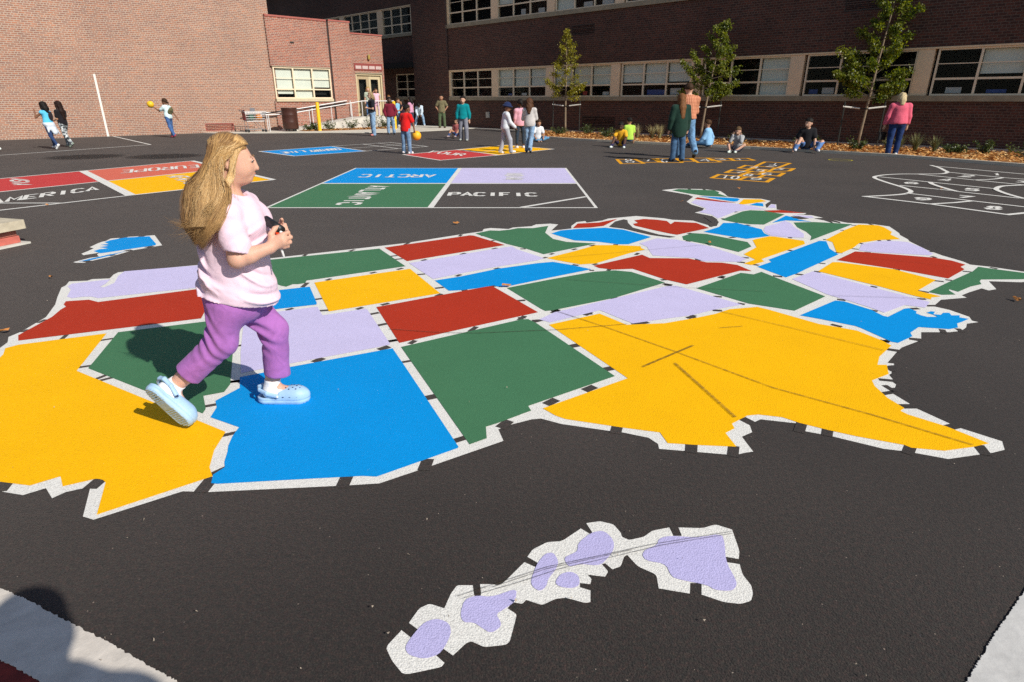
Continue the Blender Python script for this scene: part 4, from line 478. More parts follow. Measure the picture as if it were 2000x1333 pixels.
for i,t in enumerate(g0):
    for z0,z1 in ((1.6,2.95),(5.28,6.83)):
        MB().box(SW-.005,t-3.42-.45+.002,z0+.002,SW+.2,t-3.42-.002,z1).build('pilaster_panel',TAN_D,sch)
MB().box(SW-.03,T0,2.952,SW+.2,29.2,3.0).box(SW-.03,29.122,1.6,SW+.2,29.2,2.95).box(SW-.03,T0,6.832,SW+.2,29.3,6.88).box(SW-.03,29.122,5.28,SW+.2,29.3,6.83).build('head_trim',TAN,sch)
window(sch,PR,33.6,35.95,1.6,2.98,2,[])
for k in range(6):
    t0=33.0+k*4.6
    window(sch,PR,t0,t0+4.1,5.29,6.75,4,[])
for k in range(6): MB().box(RS-.005,33.0+k*4.6+4.102,5.29,RS+.2,33.0+(k+1)*4.6-.002,6.75).build('pilaster_panel',TAN_D,sch)
MB().box(RS-.03,33,6.752,RS+.2,60,6.8).build('head_trim',TAN,sch)
# vents, downpipe, outlet box on the school wall
VENT=m_plain('vent_grille',(.02,.016,.014),.6,.3,20.)
def vent(parent,P,a0,a1,z0,z1,mat,n=5,name='vent'):
    b=MB()
    def bx(a,d,z,a2,d2,z2): b.box(*P(a,d,z),*P(a2,d2,z2))
    bx(a0,-.02,z0,a1,.004,z0+.03);bx(a0,-.02,z1-.03,a1,.004,z1);bx(a0,-.02,z0+.03,a0+.03,.004,z1-.03);bx(a1-.03,-.02,z0+.03,a1,.004,z1-.03)
    h=(z1-z0-.06)/n
    for k in range(n): bx(a0+.03,-.02,z0+.03+h*k+h*.25,a1-.03,.0,z0+.03+h*(k+.8))
    o=b.build(name,mat,parent)
    return o
vent(sch,PS,19.0,20.3,4.22,4.62,VENT,6); vent(sch,PS,7.15,8.5,4.2,4.62,VENT,6); vent(sch,PS,17.6,19.5,.3,.75,VENT,6)
MB().tube([(SW-.06,29.25,9),(SW-.06,29.25,3.05)],.045,8).build('downpipe',m_plain('downpipe_paint',(.06,.03,.025),.5,.2),sch)
MB().box(SW-.07,25.9,.55,SW-.002,26.15,.85).build('utility_box',m_plain('utility_box_paint',(.4,.38,.34),.5,.1),sch)
MB().box(SW-.35,-14,0,SW-.002,23.5,.10).build('footing_ledge',m_plain('ledge_concrete',(.36,.32,.27),.85,.15,4.,bump=.3),sch)
# gym
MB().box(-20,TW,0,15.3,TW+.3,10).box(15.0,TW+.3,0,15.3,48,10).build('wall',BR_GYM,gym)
MB().box(-20,TW+.3,9.5,15,48,9.8).build('roof',DARK,gym)
RV=m_plain('vent_red_paint',(.24,.035,.03),.5,.15,8.)
vent(gym,PT(TW),11.5,12.83,.08,.42,RV,4)
wl2=MB(); wl2.quad((7.36,TW-.004,.0),(7.44,TW-.004,.0),(7.44,TW-.004,2.47),(7.36,TW-.004,2.47)); wl2.build('painted_line',PC['white'],gym)
# entrance wing
LT=31.88
b=MB(); b.box(15.04,LT,0,18.28,LT+.12,1.38).box(15.04,LT,3.03,18.28,LT+.3,5.22).box(18.28,LT,0,18.31,LT+.3,5.22)
b.box(18.39,LT-.06,0,19.62,LT+.3,5.24).box(19.622,TW-.01,2.80,21.72,TW+.3,4.74).box(19.622,TW-.01,0,19.86,TW+.3,2.80).box(21.6,TW-.01,0,21.72,TW+.3,2.80)
b.box(21.42,TW+.3,0,21.72,44,4.74); b.box(19.32,LT+.3,4.74,19.62,40,5.24)
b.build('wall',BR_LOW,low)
MB().box(15.04,LT-.03,5.222,18.3,LT+.36,5.30).box(18.39,LT-.09,5.242,19.65,LT+.36,5.32).box(19.66,TW-.04,4.742,21.75,TW+.36,4.81).build('coping',m_plain('coping_tile',(.34,.10,.08),.6,.12,6.),low)
MB().box(15.3,LT+.3,4.6,21.4,44,4.7).box(15.4,LT+.5,0,21.4,LT+.6,4.6).build('interior',DARK,low)
MB().box(18.312,LT-.01,0,18.388,LT+.2,5.2).build('expansion_joint',m_plain('joint_sealant',(.03,.02,.018),.7,.2),low)
window(low,PT(LT),15.13,18.28,1.52,3.0,3,[(0,.12),(1,0.),(2,.36)],tr=.30,th=.06)
MB().box(15.1,LT-.07,1.38,18.30,LT+.2,1.515).build('window_sill',m_plain('sill_paint',(.52,.44,.30),.7,.1,4.),low)
MB().box(15.1,LT-.02,3.0,18.28,LT+.28,3.03).build('lintel',STONE,low)
# double door on the landing
LZ=.6
dr=empty('double_door',(0,0,0),0); dr.parent=low
DP=m_plain('door_paint',(.40,.31,.19),.55,.06,3.); DL=m_plain('door_frame_paint',(.52,.43,.27),.5,.05,3.)
f=MB(); f.box(19.87,TW+.02,LZ,19.95,TW+.2,2.72).box(21.5,TW+.02,LZ,21.59,TW+.2,2.72).box(19.87,TW+.02,2.72,21.59,TW+.2,2.79).build('door_frame',DL,dr)
for x0,x1,m_ in ((19.955,20.72,DP),(20.73,21.49,DL)):
    d=MB(); y=TW+.10; d.box(x0,y,LZ+.02,x0+.14,y+.05,2.71).box(x1-.14,y,LZ+.02,x1,y+.05,2.71).box(x0+.14,y,2.52,x1-.14,y+.05,2.71).box(x0+.14,y,LZ+.02,x1-.14,y+.05,LZ+.85)
    lf=d.build('door_leaf',m_,dr); MB().box(x0+.14,y+.02,LZ+.85,x1-.14,y+.03,2.52).build('door_pane',GLASS,lf)
    MB().tube([(x1-.07,y-.04,LZ+.95),(x1-.07,y-.04,LZ+1.15)],.014,8).build('door_handle',STEEL,lf)
sg=MB().box(19.8,TW-.045,2.98,21.62,TW-.012,3.32).build('sign_board',m_plain('sign_board_paint',(.24,.05,.045),.6,.1,5.),low)
for i in range(4): MB().box(19.88+i*.43,TW-.06,3.04,20.24+i*.43,TW-.046,3.2).build('sign_panel',m_plain('sign_panel_paint',(.50,.38,.36),.6,.1,9.) if i==0 else D.materials['sign_panel_paint'],sg)
MB().box(19.85,TW-.03,2.80,21.6,TW-.012,2.86).build('lintel',STONE,low)
lp=MB().lathe([(.0,.16),(.05,.15),(.07,.05),(.075,-.06),(.05,-.1),(0,-.1)],10,(20.75,TW-.1,3.62)).build('wall_lamp',m_plain('lamp_brass',(.42,.30,.08),.4,.1,9.,metal=.3),low)
MB().box(16.2,LT-.02,4.1,16.4,LT-.002,4.17).build('small_vent',VENT,low)
# ramp, walkway, planter, rails
LAND=[(14.9,30.55),(21.25,30.55),(21.55,30.75),(21.72,31.1),(21.72,31.8),(19.64,31.8),(19.64,31.8)]
rp=empty('ramp',(0,0,0),B45,'pale concrete access ramp and landing rising to the double door','ramp')
v=[];fc=[]
prof=[(14.9,.02),(19.3,LZ),(21.1,LZ),(21.45,LZ),(21.65,LZ)]
fr_y=[30.55,30.55,30.55,30.65,30.95]
for (s,z),y in zip(prof,fr_y): v+=[(s,y,0),(s,y,z),(s,31.79,z),(s,31.79,0)]
for i in range(len(prof)-1):
    a=i*4; c=a+4; fc+=[(a,c,c+1,a+1),(a+1,c+1,c+2,a+2),(a+2,c+2,c+3,a+3)]
fc.append((16,19,18,17)[::-1]); 
mesh('ramp_body',v,fc,CONC_L,rp)
MB().box(19.3,31.79,0.002,21.6,31.985,LZ-.003).build('landing_edge',CONC_L,rp)
def rail(t,h,posts,label,s0,s1,s2,r=.026,mid=None):
    e=empty('handrail',(0,0,0),B45,label,'handrail'); zz=lambda s:(max(0,min(1,(s-14.9)/4.4))*LZ)
    MB().tube([(s0,t,zz(s0)+h-.03),(s0+.15,t,zz(s0)+h)]+[(s,t,zz(s)+h) for s in np.linspace(s0+.3,s1,8)]+([(s2,t,LZ+h)] if s2>s1 else []),r,8).build('rail',STEEL,e)
    for s in posts: MB().tube([(s,t,zz(s)+.0),(s,t,zz(s)+h-.02)],r*.85,8).build('post',STEEL,e)
    if mid: MB().tube([(s0+.2,t,zz(s0)+h-.12),(s1,t,zz(s1)+h-.12)],r*1.3,6).build('lower_rail',BLACK,e)
    return e
rail(30.62,.80,[14.0,16.15,17.4,18.6,19.25,20.3,21.3],'galvanised handrail with posts along the near edge of the ramp',13.6,19.3,21.3)
rail(31.70,.86,[14.4,16.9,19.2],'galvanised handrail with a dark lower bar close to the low wing wall',13.2,19.0,19.0,.028,True)
WALKP=[(11.3,31.98),(11.6,31.2),(13.0,29.95),(14.3,29.0),(15.6,28.0),(16.7,26.7),(18.8,25.83),(21.55,26.0),(24.1,26.7),(24.18,26.7),(25.28,33),(25.28,44),(21.73,44),(21.73,31.99)]
MB=GMB
tag(_MB().prism([W2(*p) for p in WALKP],-.05,.02).build('walkway',m_plain('walkway_concrete',(.56,.53,.46),.85,.10,1.2,bump=.2)),kind='structure')
tag(_MB().prism([W2(*p) for p in [(23.7,26.6),(24.15,26.7),(23.84,16),(23.5,16)]],-.05,.016).build('wall_base_strip',D.materials['walkway_concrete']),kind='structure')
MULCH=m_attr('bark_mulch',[(0,(.14,.045,.012)),(.35,(.40,.165,.04)),(.7,(.60,.31,.09)),(1,(.78,.56,.28))],.85)
def mulch(poly,n,label,size):
    P=[Vector(p) for p in poly]; xs=[p.x for p in P]; ys=[p.y for p in P]
    def inside(x,y):
        c=False
        for i in range(len(P)):
            a,b_=P[i],P[i-1]
            if (a.y>y)!=(b_.y>y) and x<(b_.x-a.x)*(y-a.y)/(b_.y-a.y)+a.x: c=not c
        return c
    b=_MB().prism(poly,-.04,.028); t=[.3]*len(b.f)
    while n>0:
        x,y=random.uniform(min(xs),max(xs)),random.uniform(min(ys),max(ys))
        if not inside(x,y): continue
        n-=1; a=random.uniform(0,6.28); l=size*random.uniform(.5,1.3); w_=l*random.uniform(.25,.5); z=random.uniform(.03,.075); tl=random.uniform(-.45,.45); t2=random.uniform(-.5,.5)
        u=Vector((math.cos(a),math.sin(a),tl))*l/2; v_=Vector((-math.sin(a),math.cos(a),t2))*w_/2; c=Vector((x,y,z))
        b.quad(tuple(c-u-v_),tuple(c+u-v_),tuple(c+u+v_),tuple(c-u+v_)); t.append(random.random())
    o=b.build('mulch',MULCH); set_tint(o,t); tag(o,label,'mulch',kind='stuff'); return o
BEDF=[(.98,27.43),(2.05,25.83),(3.31,24.49),(5.42,22.72),(7.8,20.8),(10.63,17.94),(12.2,15.14),(14.9,11.0),(18,7)]
BEDB=[W2(23.82,s) for s in (-3,3,8,14,19.5,21.5)]
bed=BEDF+BEDB
mulch(bed,16000,'brown bark mulch in the long bed at the foot of the school',.09)
mulch([W2(*p) for p in [(15.4,30.5),(15.4,29.9),(16.5,29.5),(19.0,29.3),(20.8,29.7),(21.3,30.4),(21.0,30.52)]],1600,'red brown bark mulch in the small bed below the ramp',.1)
kb=_MB(); 
def offs(P,d):
    o=[]
    for i,p in enumerate(P):
        a=Vector(P[max(0,i-1)]);c=Vector(P[min(len(P)-1,i+1)]); t=(c-a).normalized(); o.append((p[0]-t.y*d,p[1]+t.x*d))
    return o
kin=[(1.5,30.9)]+BEDF; kb.prism(kin+offs(kin,-.13)[::-1],-.04,.075)
tag(kb.build('bed_kerb',m_plain('kerb_concrete',(.56,.50,.40),.85,.12,3.,bump=.2)),kind='structure')
# low seat wall at the left edge
sw=empty('seat_wall',(-5.45,6.75,0),math.radians(-17.5),'low red block seat wall topped with a chipped concrete slab at the left edge','seat wall')
RB=m_plain('red_block',(.50,.13,.10),.85,.18,9.,bump=.4); RB2=m_plain('red_block_worn',(.42,.15,.11),.9,.25,14.,bump=.5)
_MB().box(-.75,-3.2,-.02,.06,.06,.02).build('footing',CONC_L,sw)
o=_MB().box(-.7,-3.1,.02,0,0,.095).build('block_course',RB,sw); bevel(o,.006)
o=_MB().box(-.69,-3.08,.098,-.01,-.012,.165).build('block_course',RB2,sw); bevel(o,.008)
sl_=[(-.76,.05),(.06,.06),(.07,-.4),(.055,-.52),(.02,-.56),(.045,-.66),(.065,-.9),(.07,-3.2),(-.76,-3.2)]
o=_MB().prism(sl_,.17,.265).build('slab',m_plain('weathered_slab',(.50,.44,.33),.9,.22,7.,bump=.6),sw); bevel(o,.01)
MB=_MB
# ---------------------------------------------------------------- figures: blended distance fields turned into one skin
def A3(*v): return np.array(v,dtype=np.float64)
def nrm(v): v=np.asarray(v,float); return v/np.linalg.norm(v)
class Field:
    def __init__(s,lo,hi,h):
        s.lo=np.asarray(lo,float); s.h=h; s.n=np.ceil((np.asarray(hi)-s.lo)/h).astype(int)+1; s.F=np.full(s.n,9.,np.float32)
        s.ax=[(s.lo[i]+h*np.arange(s.n[i])).astype(np.float32) for i in range(3)]
    def sub(s,lo,hi,m):
        a=np.clip(np.floor((np.asarray(lo)-m-s.lo)/s.h).astype(int),0,s.n-1); b=np.clip(np.ceil((np.asarray(hi)+m-s.lo)/s.h).astype(int)+1,1,s.n)
        sl=tuple(slice(x,y) for x,y in zip(a,b)); g=[s.ax[i][sl[i]] for i in range(3)]
        return sl,g[0][:,None,None],g[1][None,:,None],g[2][None,None,:]
    def put(s,sl,d,k):
        a=s.F[sl]
        if k<=0: s.F[sl]=np.minimum(a,d); return
        hh=np.clip(k-np.abs(a-d),0,None)/k; s.F[sl]=np.minimum(a,d)-hh*hh*k*.25
    def cap(s,a,b,ra,rb,k=.02,flat=None):
        """tapered capsule; flat=(axis vector, factor>1) squeezes it along an axis"""
        a=np.asarray(a,float); b=np.asarray(b,float); r=max(ra,rb)
        sl,X,Y,Z=s.sub(np.minimum(a,b)-r,np.maximum(a,b)+r,k+2*s.h)
        X=X-a[0];Y=Y-a[1];Z=Z-a[2]; ba=b-a
        t=np.clip((X*ba[0]+Y*ba[1]+Z*ba[2])/max(ba@ba,1e-9),0,1)
        px,py,pz=X-t*ba[0],Y-t*ba[1],Z-t*ba[2]; q=px*px+py*py+pz*pz
        if flat is not None:
            u=nrm(flat[0]); c=px*u[0]+py*u[1]+pz*u[2]; q=q+c*c*(flat[1]**2-1)
        s.put(sl,np.sqrt(q)-(ra+(rb-ra)*t),k); return s
    def chain(s,pts,rs,k=.02,flat=None):
        for i in range(len(pts)-1): s.cap(pts[i],pts[i+1],rs[i],rs[i+1],k if i==0 else min(k,.01+k*.3),flat)
        return s
    def _ell(s,c,r,B,m):
        c=np.asarray(c,float); R=max(r); sl,X,Y,Z=s.sub(c-R,c+R,m)
        X=X-c[0];Y=Y-c[1];Z=Z-c[2]; B=np.eye(3) if B is None else np.asarray(B,float)
        q=[(X*B[i][0]+Y*B[i][1]+Z*B[i][2])/r[i] for i in range(3)]
        k0=np.sqrt(q[0]**2+q[1]**2+q[2]**2)+1e-9; k1=np.sqrt((q[0]/r[0])**2+(q[1]/r[1])**2+(q[2]/r[2])**2)+1e-9
        return sl,k0*(k0-1)/k1
    def ell(s,c,r,B=None,k=.02):
        sl,d=s._ell(c,r,B,k+2*s.h); s.put(sl,d,k); return s
    def carve(s,c,r,B=None,k=.01):
        sl,d=s._ell(c,r,B,k+2*s.h); d=-d; a=s.F[sl]; hh=np.clip(k-np.abs(a-d),0,None)/k; s.F[sl]=np.maximum(a,d)+hh*hh*k*.25; return s
    def grid(s): return s.ax[0][:,None,None],s.ax[1][None,:,None],s.ax[2][None,None,:]
    def plane(s,p,n):   # keep the side n points to
        X,Y,Z=s.grid(); n=nrm(n); s.F=np.maximum(s.F,-((X-p[0])*n[0]+(Y-p[1])*n[1]+(Z-p[2])*n[2]).astype(np.float32)); return s
    def ripple(s,amp,seed,freq=38.,dirs=4):
        rg=np.random.default_rng(seed); X,Y,Z=s.grid(); t=0
        for i in range(dirs):
            d=nrm(rg.normal(size=3)*A3(1,1,1.3))*freq*rg.uniform(.6,1.4); e=nrm(rg.normal(size=3))*freq*.35
            t=t+np.sin(X*d[0]+Y*d[1]+Z*d[2]+rg.uniform(0,6)+1.3*np.sin(X*e[0]+Y*e[1]+Z*e[2]))
        s.F=(s.F+amp*t/dirs**.5).astype(np.float32); return s
    def nets(s):
        F=s.F; S=F<0
        if not S.any(): return np.zeros((0,3)),np.zeros((0,4),int)
        nx,ny,nz=[n-1 for n in F.shape]
        cor=[(i,j,k) for i in (0,1) for j in (0,1) for k in (0,1)]
        cnt=sum(S[i:i+nx,j:j+ny,k:k+nz].astype(np.int8) for i,j,k in cor); act=(cnt>0)&(cnt<8)
        I=np.argwhere(act); idx=np.full(act.shape,-1,np.int64); idx[act]=np.arange(len(I))
        vals={c:F[I[:,0]+c[0],I[:,1]+c[1],I[:,2]+c[2]] for c in cor}
        P=np.zeros((len(I),3)); W=np.zeros(len(I))
        for a in range(3):
            for c in cor:
                if c[a]==0:
                    d=list(c); d[a]=1; d=tuple(d); v0,v1=vals[c],vals[d]; x=(v0<0)!=(v1<0)
                    t=np.where(x,v0/np.where(x,v0-v1,1),0); q=np.tile(np.array(c,float),(len(I),1)); q[:,a]+=t
                    P+=q*x[:,None]; W+=x
        V=s.lo+(I+P/W[:,None])*s.h; Fc=[]
        for a in range(3):
            b,c=(a+1)%3,(a+2)%3
            n0=[slice(None)]*3; n1=[slice(None)]*3; n0[a]=slice(0,-1); n1[a]=slice(1,None)
            A,B=S[tuple(n0)],S[tuple(n1)]; E=np.argwhere(A!=B)
            ok=(E[:,b]>0)&(E[:,c]>0)&(E[:,b]<F.shape[b]-1)&(E[:,c]<F.shape[c]-1); E=E[ok]
            def g(db,dc):
                q=E.copy(); q[:,b]+=db; q[:,c]+=dc; return idx[q[:,0],q[:,1],q[:,2]]
            f=np.stack([g(-1,-1),g(0,-1),g(0,0),g(-1,0)],1); neg=~A[E[:,0],E[:,1],E[:,2]]
            f[neg]=f[neg][:,::-1]; Fc.append(f)
        return V,np.concatenate(Fc)
    def obj(s,name,mat,parent,smooth=1):
        V,Fc=s.nets()
        for _ in range(smooth):   # one light relax step
            acc=np.zeros_like(V); n=np.zeros(len(V))
            for i in range(4):
                a,b=Fc[:,i],Fc[:,(i+1)%4]; np.add.at(acc,a,V[b]); np.add.at(n,a,1); np.add.at(acc,b,V[a]); np.add.at(n,b,1)
            V=V*.55+acc/np.maximum(n,1)[:,None]*.45
        return mesh(name,V,Fc,mat,parent,True)
SKINS={}
def skin(c):
    if c not in SKINS:
        m=m_plain('skin',c,.55,.07,18.,spec=.35); b=m.node_tree.nodes['Principled BSDF']; b.inputs['Subsurface Weight'].default_value=.12; b.inputs['Subsurface Radius'].default_value=(.012,.004,.002); SKINS[c]=m
    return SKINS[c]
CL={}
def cloth(c,kind='cloth'):
    k=(c,kind)
    if k not in CL: CL[k]=(m_denim if kind=='denim' else m_cloth)(kind,c)
    return CL[k]
HAIRM={}
def hairm(c):
    if c not in HAIRM:
        m,n,b,l=nm('hair'); tc=n.nodes.new('ShaderNodeTexCoord').outputs['Object']; mp_=N(n,'ShaderNodeMapping'); mp_.inputs['Scale'].default_value=(90,90,6); l.new(tc,mp_.inputs[0])
        g=N(n,'ShaderNodeTexNoise',Scale=1.,Detail=3.); l.new(mp_.outputs[0],g.inputs[0]); r=ramp(n,[(.3,tuple(x*.55 for x in c)),(.7,tuple(x*1.5 for x in c))]); l.new(g.outputs[0],r.inputs[0])
        l.new(r.outputs[0],b.inputs['Base Color']); b.inputs['Roughness'].default_value=.62; b.inputs['Specular IOR Level'].default_value=.15; bp=N(n,'ShaderNodeBump',Strength=.6,Distance=.006); l.new(g.outputs[0],bp.inputs['Height']); l.new(bp.outputs[0],b.inputs['Normal']); HAIRM[c]=m
    return HAIRM[c]
LIGHT=(.56,.33,.235); TANS=(.40,.21,.13); BROWN=(.20,.095,.055); DARKS=(.085,.042,.028)
BLK=(.012,.010,.009); DBR=(.045,.024,.013); BRN=(.10,.055,.025); BLD=(.36,.23,.09)
STAND=[((-.09,.02,-1),(-.03,-.05,-1)),((.09,.02,-1),(.03,-.05,-1))]
WALK=[((-.04,.30,-1),(-.02,-.10,-1)),((.04,-.16,-1),(.02,-.55,-.9))]
WALK2=[((-.03,-.16,-1),(-.02,-.55,-.9)),((.04,.30,-1),(.02,-.10,-1))]
HANG=[((-.18,-.02,-1),(-.08,.18,-1)),((.18,-.02,-1),(.08,.18,-1))]
def person(label,pos,yaw,h,top,bottom,shoes=(.6,.6,.6),sk=LIGHT,hair=('short',BLK),lean=(0,0,1),head=None,turn=0,legs=STAND,arms=HANG,wide=1.,child=1,pitch=(0,0),curl=(0,.5,-.6),group='children and adults in the schoolyard',extra=None,z0=0.,sit=False):
    k=h; hs=1.16 if child else 1.0; rt=empty('person',(pos[0],pos[1],z0),-math.radians(yaw),label,'person',group)
    S=nrm(lean); Fw=A3(0,1,0)-S*S[1]; Fw=nrm(Fw); R=np.cross(Fw,S); neck=S*.285*k; Hd=nrm(head if head is not None else S+A3(0,.08,0))
    ca,sa=math.cos(math.radians(turn)),math.sin(math.radians(turn)); hF=nrm(A3(sa,ca,0)-Hd*np.dot(A3(sa,ca,0),Hd)); hR=np.cross(hF,Hd); HB=[hR,hF,Hd]
    hc=neck+nrm(Hd+S)*.105*k*(1.06 if child else 1)+hF*.012*k
    swd=(.098 if child else .108)*k*(.5+.5*wide)
    J={'neck':neck,'head':hc}
    sh=[neck-S*.032*k-R*swd,neck-S*.032*k+R*swd]; el=[];wr=[];hd=[]
    for i in (0,1):
        u,f=[nrm(x) for x in arms[i][:2]]; e=sh[i]+u*.165*k; w_=e+f*.135*k; el.append(e);wr.append(w_);hd.append(f)
    hip=[-R*.052*k*wide-S*.01*k,R*.052*k*wide-S*.01*k]; kn=[];an=[];fd=[];dn=[]
    for i in (0,1):
        t,s_=[nrm(x) for x in legs[i][:2]]; a=hip[i]+t*.245*k
        if sit: sz=max(-.97,min(.6,(-.044*k-a[2])/(.235*k))); hx=nrm(A3(s_[0],s_[1],0)); s_=hx*math.sqrt(1-sz*sz)+A3(0,0,sz)
        b=a+s_*.235*k; kn.append(a);an.append(b)
        p=math.radians(pitch[i]); o=(-.12,.12)[i]; fl=nrm(legs[i][2]) if len(legs[i])>2 else nrm(A3(o,math.cos(p),-math.sin(p))); fd.append(fl); up=nrm(A3(0,0,1)-fl*fl[2]) if abs(fl[2])<.95 else nrm(A3(0,1,0)-fl*fl[1]); dn.append(-up)
    allp=np.array([*sh,*el,*wr,*kn,*an,hc,hip[0],hip[1]]+[an[i]+fd[i]*.1*k for i in (0,1)]+[wr[i]+hd[i]*.1*k for i in (0,1)])
    lo=allp.min(0)-.115*k; hi=allp.max(0)+.115*k
    # ---- body
    f=Field(lo,hi,.0072*k); tb=[R,Fw,S]; wd=wide
    f.ell(S*.21*k,(.092*k*wd,.062*k*wd,.115*k),tb,.03*k); f.ell(S*.10*k,(.084*k*wd,.062*k*wd,.10*k),tb,.04*k); f.ell(S*.0*k,(.094*k*wd,.070*k*wd,.075*k),tb,.04*k); f.cap(sh[0],sh[1],.038*k,.038*k,.03*k)
    f.cap(neck-S*.03*k,hc-Hd*.03*k,.029*k,.026*k,.02*k)
    q=hs*k; f.ell(hc+Hd*.012*q-hF*.006*q,(.052*q,.062*q,.058*q),HB,.02*k); f.ell(hc+hF*.016*q-Hd*.026*q,(.042*q,.046*q,.045*q),HB,.02*k)
    f.cap(hc+hF*.058*q-Hd*.004*q,hc+hF*.067*q-Hd*.02*q,.006*q,.010*q,.01*k)
    for sgn in (-1,1): f.ell(hc+hR*sgn*.052*q-Hd*.008*q-hF*.006*q,(.007*q,.013*q,.018*q),HB,.006*k); f.carve(hc+hR*sgn*.02*q+hF*.064*q+Hd*.006*q,(.011*q,.009*q,.007*q),HB,.006*k)
    for i in (0,1):
        f.cap(sh[i],el[i],.029*k,.022*k,.03*k); f.cap(el[i],wr[i],.022*k,.0155*k,.01*k)
        d=hd[i]; cv=nrm(curl); side=np.cross(d,A3(0,1,0)) if abs(d[1])<.9 else A3(1,0,0); side=nrm(side); pl=wr[i]+d*.038*k
        f.cap(wr[i],pl,.014*k,.019*k,.012*k,(np.cross(d,side),1.7))
        for j in range(4):
            b0=pl+side*(j-1.5)*.0092*k+d*.012*k; L=(.030,.035,.032,.024)[j]*k; m_=b0+d*L*.6+cv*L*.12; f.cap(b0,m_,.0062*k,.0058*k,.004*k); f.cap(m_,m_+nrm(d+cv*.8)*L*.55,.0058*k,.005*k,.003*k)
        th=wr[i]+d*.016*k-side*.014*k*(1 if i else -1); f.cap(th,th+nrm(d*.7-side*(1 if i else -1)*.6+cv*.3)*.034*k,.0075*k,.006*k,.006*k)
        f.cap(hip[i],kn[i],.050*k*(.6+.4*wd),.034*k,.03*k); f.cap(kn[i],an[i],.034*k,.021*k,.012*k); f.cap(an[i]+dn[i]*.016*k-fd[i]*.012*k,an[i]+dn[i]*.024*k+fd[i]*.075*k,.022*k,.014*k,.015*k)
    ob=[f.obj('body',skin(sk),rt)]
    # ---- hair
    st,hcol=hair[:2]; hl=(hair[2] if len(hair)>2 else .22)*k
    f=Field(np.minimum(hc-.13*k,hc-A3(.12*k,.12*k,hl+.06*k)-Fw*.06*k),hc+.14*k,.0075*k); rg=np.random.default_rng(int(abs(pos[0]*100+pos[1]*10)))
    f.ell(hc+Hd*.018*q-hF*.008*q,(.060*q,.069*q,.064*q),HB,.0)
    X,Y,Z=f.grid(); v=(X-hc[0])*hF[0]+(Y-hc[1])*hF[1]+(Z-hc[2])*hF[2]; w_=(X-hc[0])*Hd[0]+(Y-hc[1])*Hd[1]+(Z-hc[2])*Hd[2]
    lim=(.010*q+v*.62) if st!='cap' else (.012*q+v*.35); f.F=np.maximum(f.F,-(w_-lim)).astype(np.float32)
    if st in('long','pony','bob'):
        if st=='pony': f.chain([hc-hF*.06*q+Hd*.01*q,hc-hF*.095*q-Hd*.03*q,hc-hF*.10*q-A3(0,0,hl)],[.018*k,.02*k,.007*k],.02*k)
        else:
            bk=hc-hF*.040*q
            ex=.018*top.get('loose',1.)*k; f.chain([bk+Hd*.01*q,bk-hF*(.012*k+ex)-A3(0,0,hl*.5),bk-hF*(.026*k+ex*1.3)-A3(0,0,hl)],[.052*q,.054*q,.034*k],.03*k,(hF,1.5))
            for sgn in (-1,1): f.chain([hc+hR*sgn*.045*q-hF*.01*q,hc+hR*sgn*.052*q-hF*.02*q-A3(0,0,hl*.45),hc+hR*sgn*.045*q-hF*.035*q-A3(0,0,hl*.85)],[.020*q,.020*q,.011*q],.02*k)
    if st!='bald': f.ripple(.0035*k,int(h*1000),70,3); f.obj('hair',hairm(hcol),rt)
    if st=='hat' or st=='cap':
        hm=cloth(hair[3]); f=Field(hc-.14*k,hc+.15*k,.0065*k); f.ell(hc+Hd*.03*q-hF*.004*q,(.066*q,.074*q,.066*q),HB,0); f.plane(hc+Hd*.012*q,Hd+hF*-.1)
        g=Field(hc-.14*k,hc+.15*k,.0065*k)
        f.ell(hc+Hd*.020*q,(.092*q,.10*q,.022*q),HB,.012*k); f.obj('hat',hm,rt)
    # ---- top
    o=.011*k*top.get('loose',1.); tw=wd*top.get('w',1.); hem=top.get('hem',-.045)*k
    f=Field(lo,hi,.0085*k)
    f.ell(S*.21*k,(.092*k*tw+o,.062*k*tw+o,.112*k),tb,.03*k); f.ell(S*.10*k,(.086*k*tw+o,.064*k*tw+o,.10*k),tb,.04*k); f.cap(sh[0],sh[1],.040*k+o*.6,.040*k+o*.6,.03*k)
    f.cap(S*.03*k,S*(hem-.05*k),.0,.0,.0) if False else f.ell(S*.0*k,(.098*k*tw+o*1.3,.072*k*tw+o*1.3,(.09*k-min(hem,0))),tb,.04*k)
    if top.get('collar'): f.cap(neck-S*.01*k,neck+S*.012*k,.036*k,.034*k,.01*k)
    sl=top.get('sleeve','short')
    for i in (0,1):
        if sl=='short': f.cap(sh[i],sh[i]+(el[i]-sh[i])*.62,.034*k+o,.030*k+o*1.3,.02*k)
        elif sl=='long': f.cap(sh[i],el[i],.033*k+o,.026*k+o*1.1,.02*k); f.cap(el[i],el[i]+(wr[i]-el[i])*top.get('cuff',.98),.026*k+o*1.1,.019*k+o,.012*k)
    f.plane(S*hem,S); X,Y,Z=f.grid()
    f.ripple(.0030*k,int(abs(pos[0])*977)%9999,30/k*1.4,4); 
    # keep neck opening
    f.carve(neck+S*.03*k+Fw*.012*k,(.034*k,.036*k,.045*k),tb,.006*k)
    o_=f.obj(top.get('name','shirt'),top['mat'],rt)
    if top.get('label'): o_['label']=top['label']
    # ---- bottom
    ln=bottom.get('len',1.02); wl=bottom.get('w',1.); f=Field(lo,hi,.0085*k)
    f.ell(S*.0*k,(.097*k*wd+.005*k,.073*k*wd+.005*k,.085*k),tb,.03*k)
